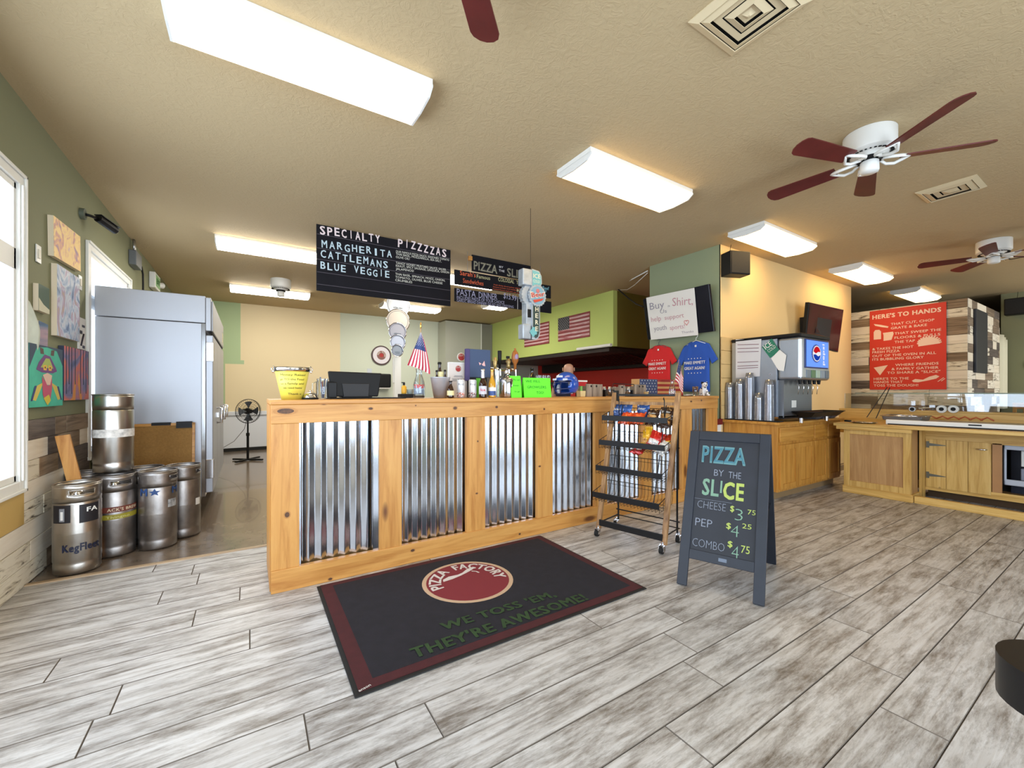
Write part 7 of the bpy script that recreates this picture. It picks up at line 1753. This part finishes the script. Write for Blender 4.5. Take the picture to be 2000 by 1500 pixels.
# ================================================================== RED POSTER ON THE ENCLOSURE
RXp = 8.965
TL, TR, BR, BL = at(1698, 611, x=RXp), at(1846, 587, x=RXp), at(1849, 759, x=RXp), at(1701, 762, x=RXp)
z1, z0, y1, y0 = 2.57, 1.235, 2.74, 1.815
t = thing('red_poster', "large red poster headed HERE'S TO HANDS", 'poster', (RXp, (y0+y1)/2, z0))
b = B(); b.box(RXp, RXp+.01, y0, y1, z0, z1); b.build('panel', mat('poster_red', (214, 52, 32), .55), t, bevel=.002)
M_pp = mat('poster_white', (246, 214, 196), .6)
def pl(b, s_, f0, f1, v0, h_, bold=.015):     # f: 0 left .. 1 right; v: 0 top .. 1 bottom
    W_ = y1-y0; Hh = z1-z0
    b.text(s_, (RXp, y1-W_*f0, z1-Hh*v0), (RXp, y1-W_*f1, z1-Hh*v0), Hh*h_, bold=bold, out=.002)
b = B(); pl(b, "HERE'S TO HANDS", .04, .94, .105, .052, .045); b.build('heading', M_pp, t)
b = B()
for s_, f0, f1, v in (('THAT CUT, CHOP', .30, .86, .205), ('GRATE & BAKE', .30, .77, .255), ('THAT SWEEP THE', .35, .94, .325), ('FLOORS & PULLS', .35, .93, .378), ('THE TAP', .35, .62, .430),
                      ('& TAKES THE HOT', .04, .60, .500), ('FRESH PIZZA', .04, .42, .540), ('OUT OF THE OVEN IN ALL', .04, .88, .588), ('ITS BUBBLING GLORY', .04, .73, .632),
                      ('WHERE FRIENDS', .36, .91, .712), ('& FAMILY GATHER', .31, .91, .760), ('TO SHARE A "SLICE"', .25, .93, .806), ("HERE'S TO THE", .06, .54, .878), ('HANDS THAT', .06, .46, .920), ('TOSS THE DOUGH!', .06, .66, .962)):
    pl(b, s_, f0, f1, v, .030, .02)
b.build('lettering', M_pp, t)
def pf(f, v): return (RXp-.003, y1-(y1-y0)*f, z1-(z1-z0)*v)
def icon(name, pts): b = B(); b.add([pf(*p) for p in pts], [tuple(range(len(pts)))[::-1]]); b.build(name, M_pp, t)
icon('knife_icon', [(.06, .165), (.16, .185), (.27, .215), (.26, .232), (.17, .215), (.08, .190)])
icon('shaker_icon', [(.06, .27), (.08, .245), (.14, .245), (.165, .27), (.165, .365), (.06, .365)])
icon('mug_icon', [(.19, .29), (.33, .285), (.34, .31), (.31, .385), (.20, .390), (.20, .32)])
icon('oven_base_icon', [(.66, .425), (.72, .39), (.82, .385), (.90, .42), (.93, .47), (.66, .49)])
b = B()
for k in range(13):
    a = PI*k/12; c1, c2 = pf(.795+.11*math.cos(a), .455-.06*math.sin(a)), pf(.795+.15*math.cos(a), .455-.085*math.sin(a)); b.bar(c1, c2, .004, .018, up=(1, 0, 0) if False else (0, .3, .9)) if k not in () else None
b.build('oven_bricks_icon', M_pp, t, kind='stuff')
icon('slice_icon', [(.06, .72), (.26, .695), (.15, .82)])
icon('spoon_icon', [(.58, .895), (.62, .875), (.72, .885), (.80, .85), (.88, .832), (.92, .85), (.88, .875), (.78, .895), (.66, .915), (.60, .912)])
b = B(); b.bar(pf(.90, .91), pf(.97, .865), .004, .008); b.bar(pf(.94, .905), pf(.985, .875), .004, .008); b.build('motion_icon', M_pp, t, kind='stuff')
b = B(); b.box(9.30, 10.02, BY-.05, BY-.02, 1.49, 2.46); tag(b.build('notice_board', mat('charcoal_panel', (44, 46, 54), .5), bevel=.006), 'tall charcoal panel hung on the short side of the plank enclosure', 'sign')
# pale curtain beside the enclosure
t = thing('curtain', 'pale curtain hanging beyond the corner of the plank enclosure', 'curtain', (11.3, 1.55, 0))
b = B(); b.smooth = True
b.grid(lambda u, v: (11.18+.5*u, 1.60-.0*u+.035*math.sin(u*22), .9+1.33*v-.12*u*(v > .95)), 36, 6); b.build('cloth', mat('curtain_cream', (214, 212, 190), .9), t, solid=.004)
# ---- wall television above the dispenser
t = thing('television', 'tilted wall television with a dark red screen above the dispenser', 'television', (6.7, 2.75, 1.8))
TL, TR, BR, BL = at(1580, 590, y=2.70), at(1648, 605, y=2.62), at(1637, 688, y=2.70), at(1572, 670, y=2.78)
quadbox(t, 'case', TL, TR, BR, BL, .05, M_black, .004)
e = .03
c = (TL+TR+BR+BL)/4; sh = [p.lerp(c, .04)+Vector((0, -.004, 0)) for p in (TL, TR, BR, BL)]
b = B(); b.add(sh, [(3, 2, 1, 0)]); 
scr = paintmat('screen_red_picture', [(40, 10, 16), (70, 14, 22), (84, 20, 28), (60, 40, 60)], 3, (1, 1, .4), .3, .12); b.build('screen', scr, t)
b = B(); b.box(6.9, 7.3, 2.72, PY-.001, 2.05, 2.3); b.build('wall_mount', M_blackm, t)
# ---- two speakers
def speaker(px0, pxm, px1, ytop, ybot, label):
    pass
t = thing('speaker', 'black wall speaker in the corner by the sage pillar', 'speaker', (4.98, 2.80, 2.6), -.35)
b = B(); b.box(-.15, .13, -.08, .09, 0, .28); b.build('cabinet', M_black, t, local=True, bevel=.012)
b = B(); b.box(-.135, .115, -.085, -.08, .015, .265); b.build('grille', mat('grille_black', (26, 26, 28), .8, bump=.3, bscale=300), t, local=True)
b = B(); b.box(-.02, .02, .08, .13, .12, .2); b.build('bracket', M_blackm, t, local=True)
b = B(); b.tube([(-.05, .05, .28), (-.06, .03, .34), (-.04, .04, .39)], .003, 5); b.build('wire', M_black, t, local=True)
t = thing('speaker', 'black wall speaker on the far green wall at the right edge', 'speaker', (11.55, 1.42, 2.57))
b = B(); b.box(-.1, .1, -.1, .17, 0, .29); b.build('cabinet', M_black, t, local=True, bevel=.012)
b = B(); b.box(-.105, -.1, -.085, .155, .015, .275); b.build('grille', MATS['grille_black'], t, local=True)
b = B(); b.tube([(0, .03, .29), (.05, .03, .36), (.08, .03, .42)], .003, 5); b.build('wire', M_black, t, local=True)
b = B(); b.box(.1, .19, 0, .06, .1, .18); b.build('bracket', M_blackm, t, local=True)
b = B(); b.box(11.735, 11.749, 1.30, 1.38, 1.62, 1.74); tag(b.build('wall_switch', M_plastic, bevel=.003), 'white switch plate on the far green wall at the right edge', 'switch')
# ---- far wooden chairs and dining booth seen through the guard
def chair(x, y, label, rz=0):
    t = thing('dining_chair', label, 'chair', (x, y, 0), rz)
    for sx in (-.19, .19):
        b = B(); b.box(sx-.02, sx+.02, -.02, .02, 0, 1.02); b.build('rear_leg', M_cab['z'], t, local=True)
        b = B(); b.box(sx-.02, sx+.02, .36, .40, 0, .44); b.build('front_leg', M_cab['z'], t, local=True)
    b = B(); b.box(-.21, .21, -.02, .42, .44, .475); b.build('seat', M_cab['x'], t, local=True, bevel=.01)
    for z in (.92, .74): b = B(); b.box(-.2, .2, -.012, .012, z, z+.1); b.build('back_rail', M_cab['x'], t, local=True, bevel=.006)
    for sx in (-.09, 0, .09): b = B(); b.box(sx-.012, sx+.012, -.008, .008, .475, .92); b.build('slat', M_cab['z'], t, local=True)
chair(10.55, 1.16, 'far wooden chair behind the sneeze guard, nearer the plank enclosure', PI/2)
chair(10.55, .66, 'far wooden chair behind the sneeze guard, nearer the right edge', PI/2)
# ---- dark chair at the right edge of the frame, close to the camera
t = thing('stool', 'black round padded seat just entering the frame at the lower right', 'stool', (1.80, .115, 0), -.5)
Mv = mat('black_vinyl', (14, 14, 16), .35)
b = B(); b.smooth = True
cc = Vector((0, 0))
b.cyl((0, 0, .37), (0, 0, .48), .15, seg=32); b.build('seat', Mv, t, local=True, bevel=.02, bseg=3)
for k in range(4):
    b = B(); a = PI/4+k*PI/2; b.cyl((.05*math.cos(a), .05*math.sin(a), .38), (.08*math.cos(a), .08*math.sin(a), 0), .013, seg=10); b.build('leg', M_blackm, t, local=True)
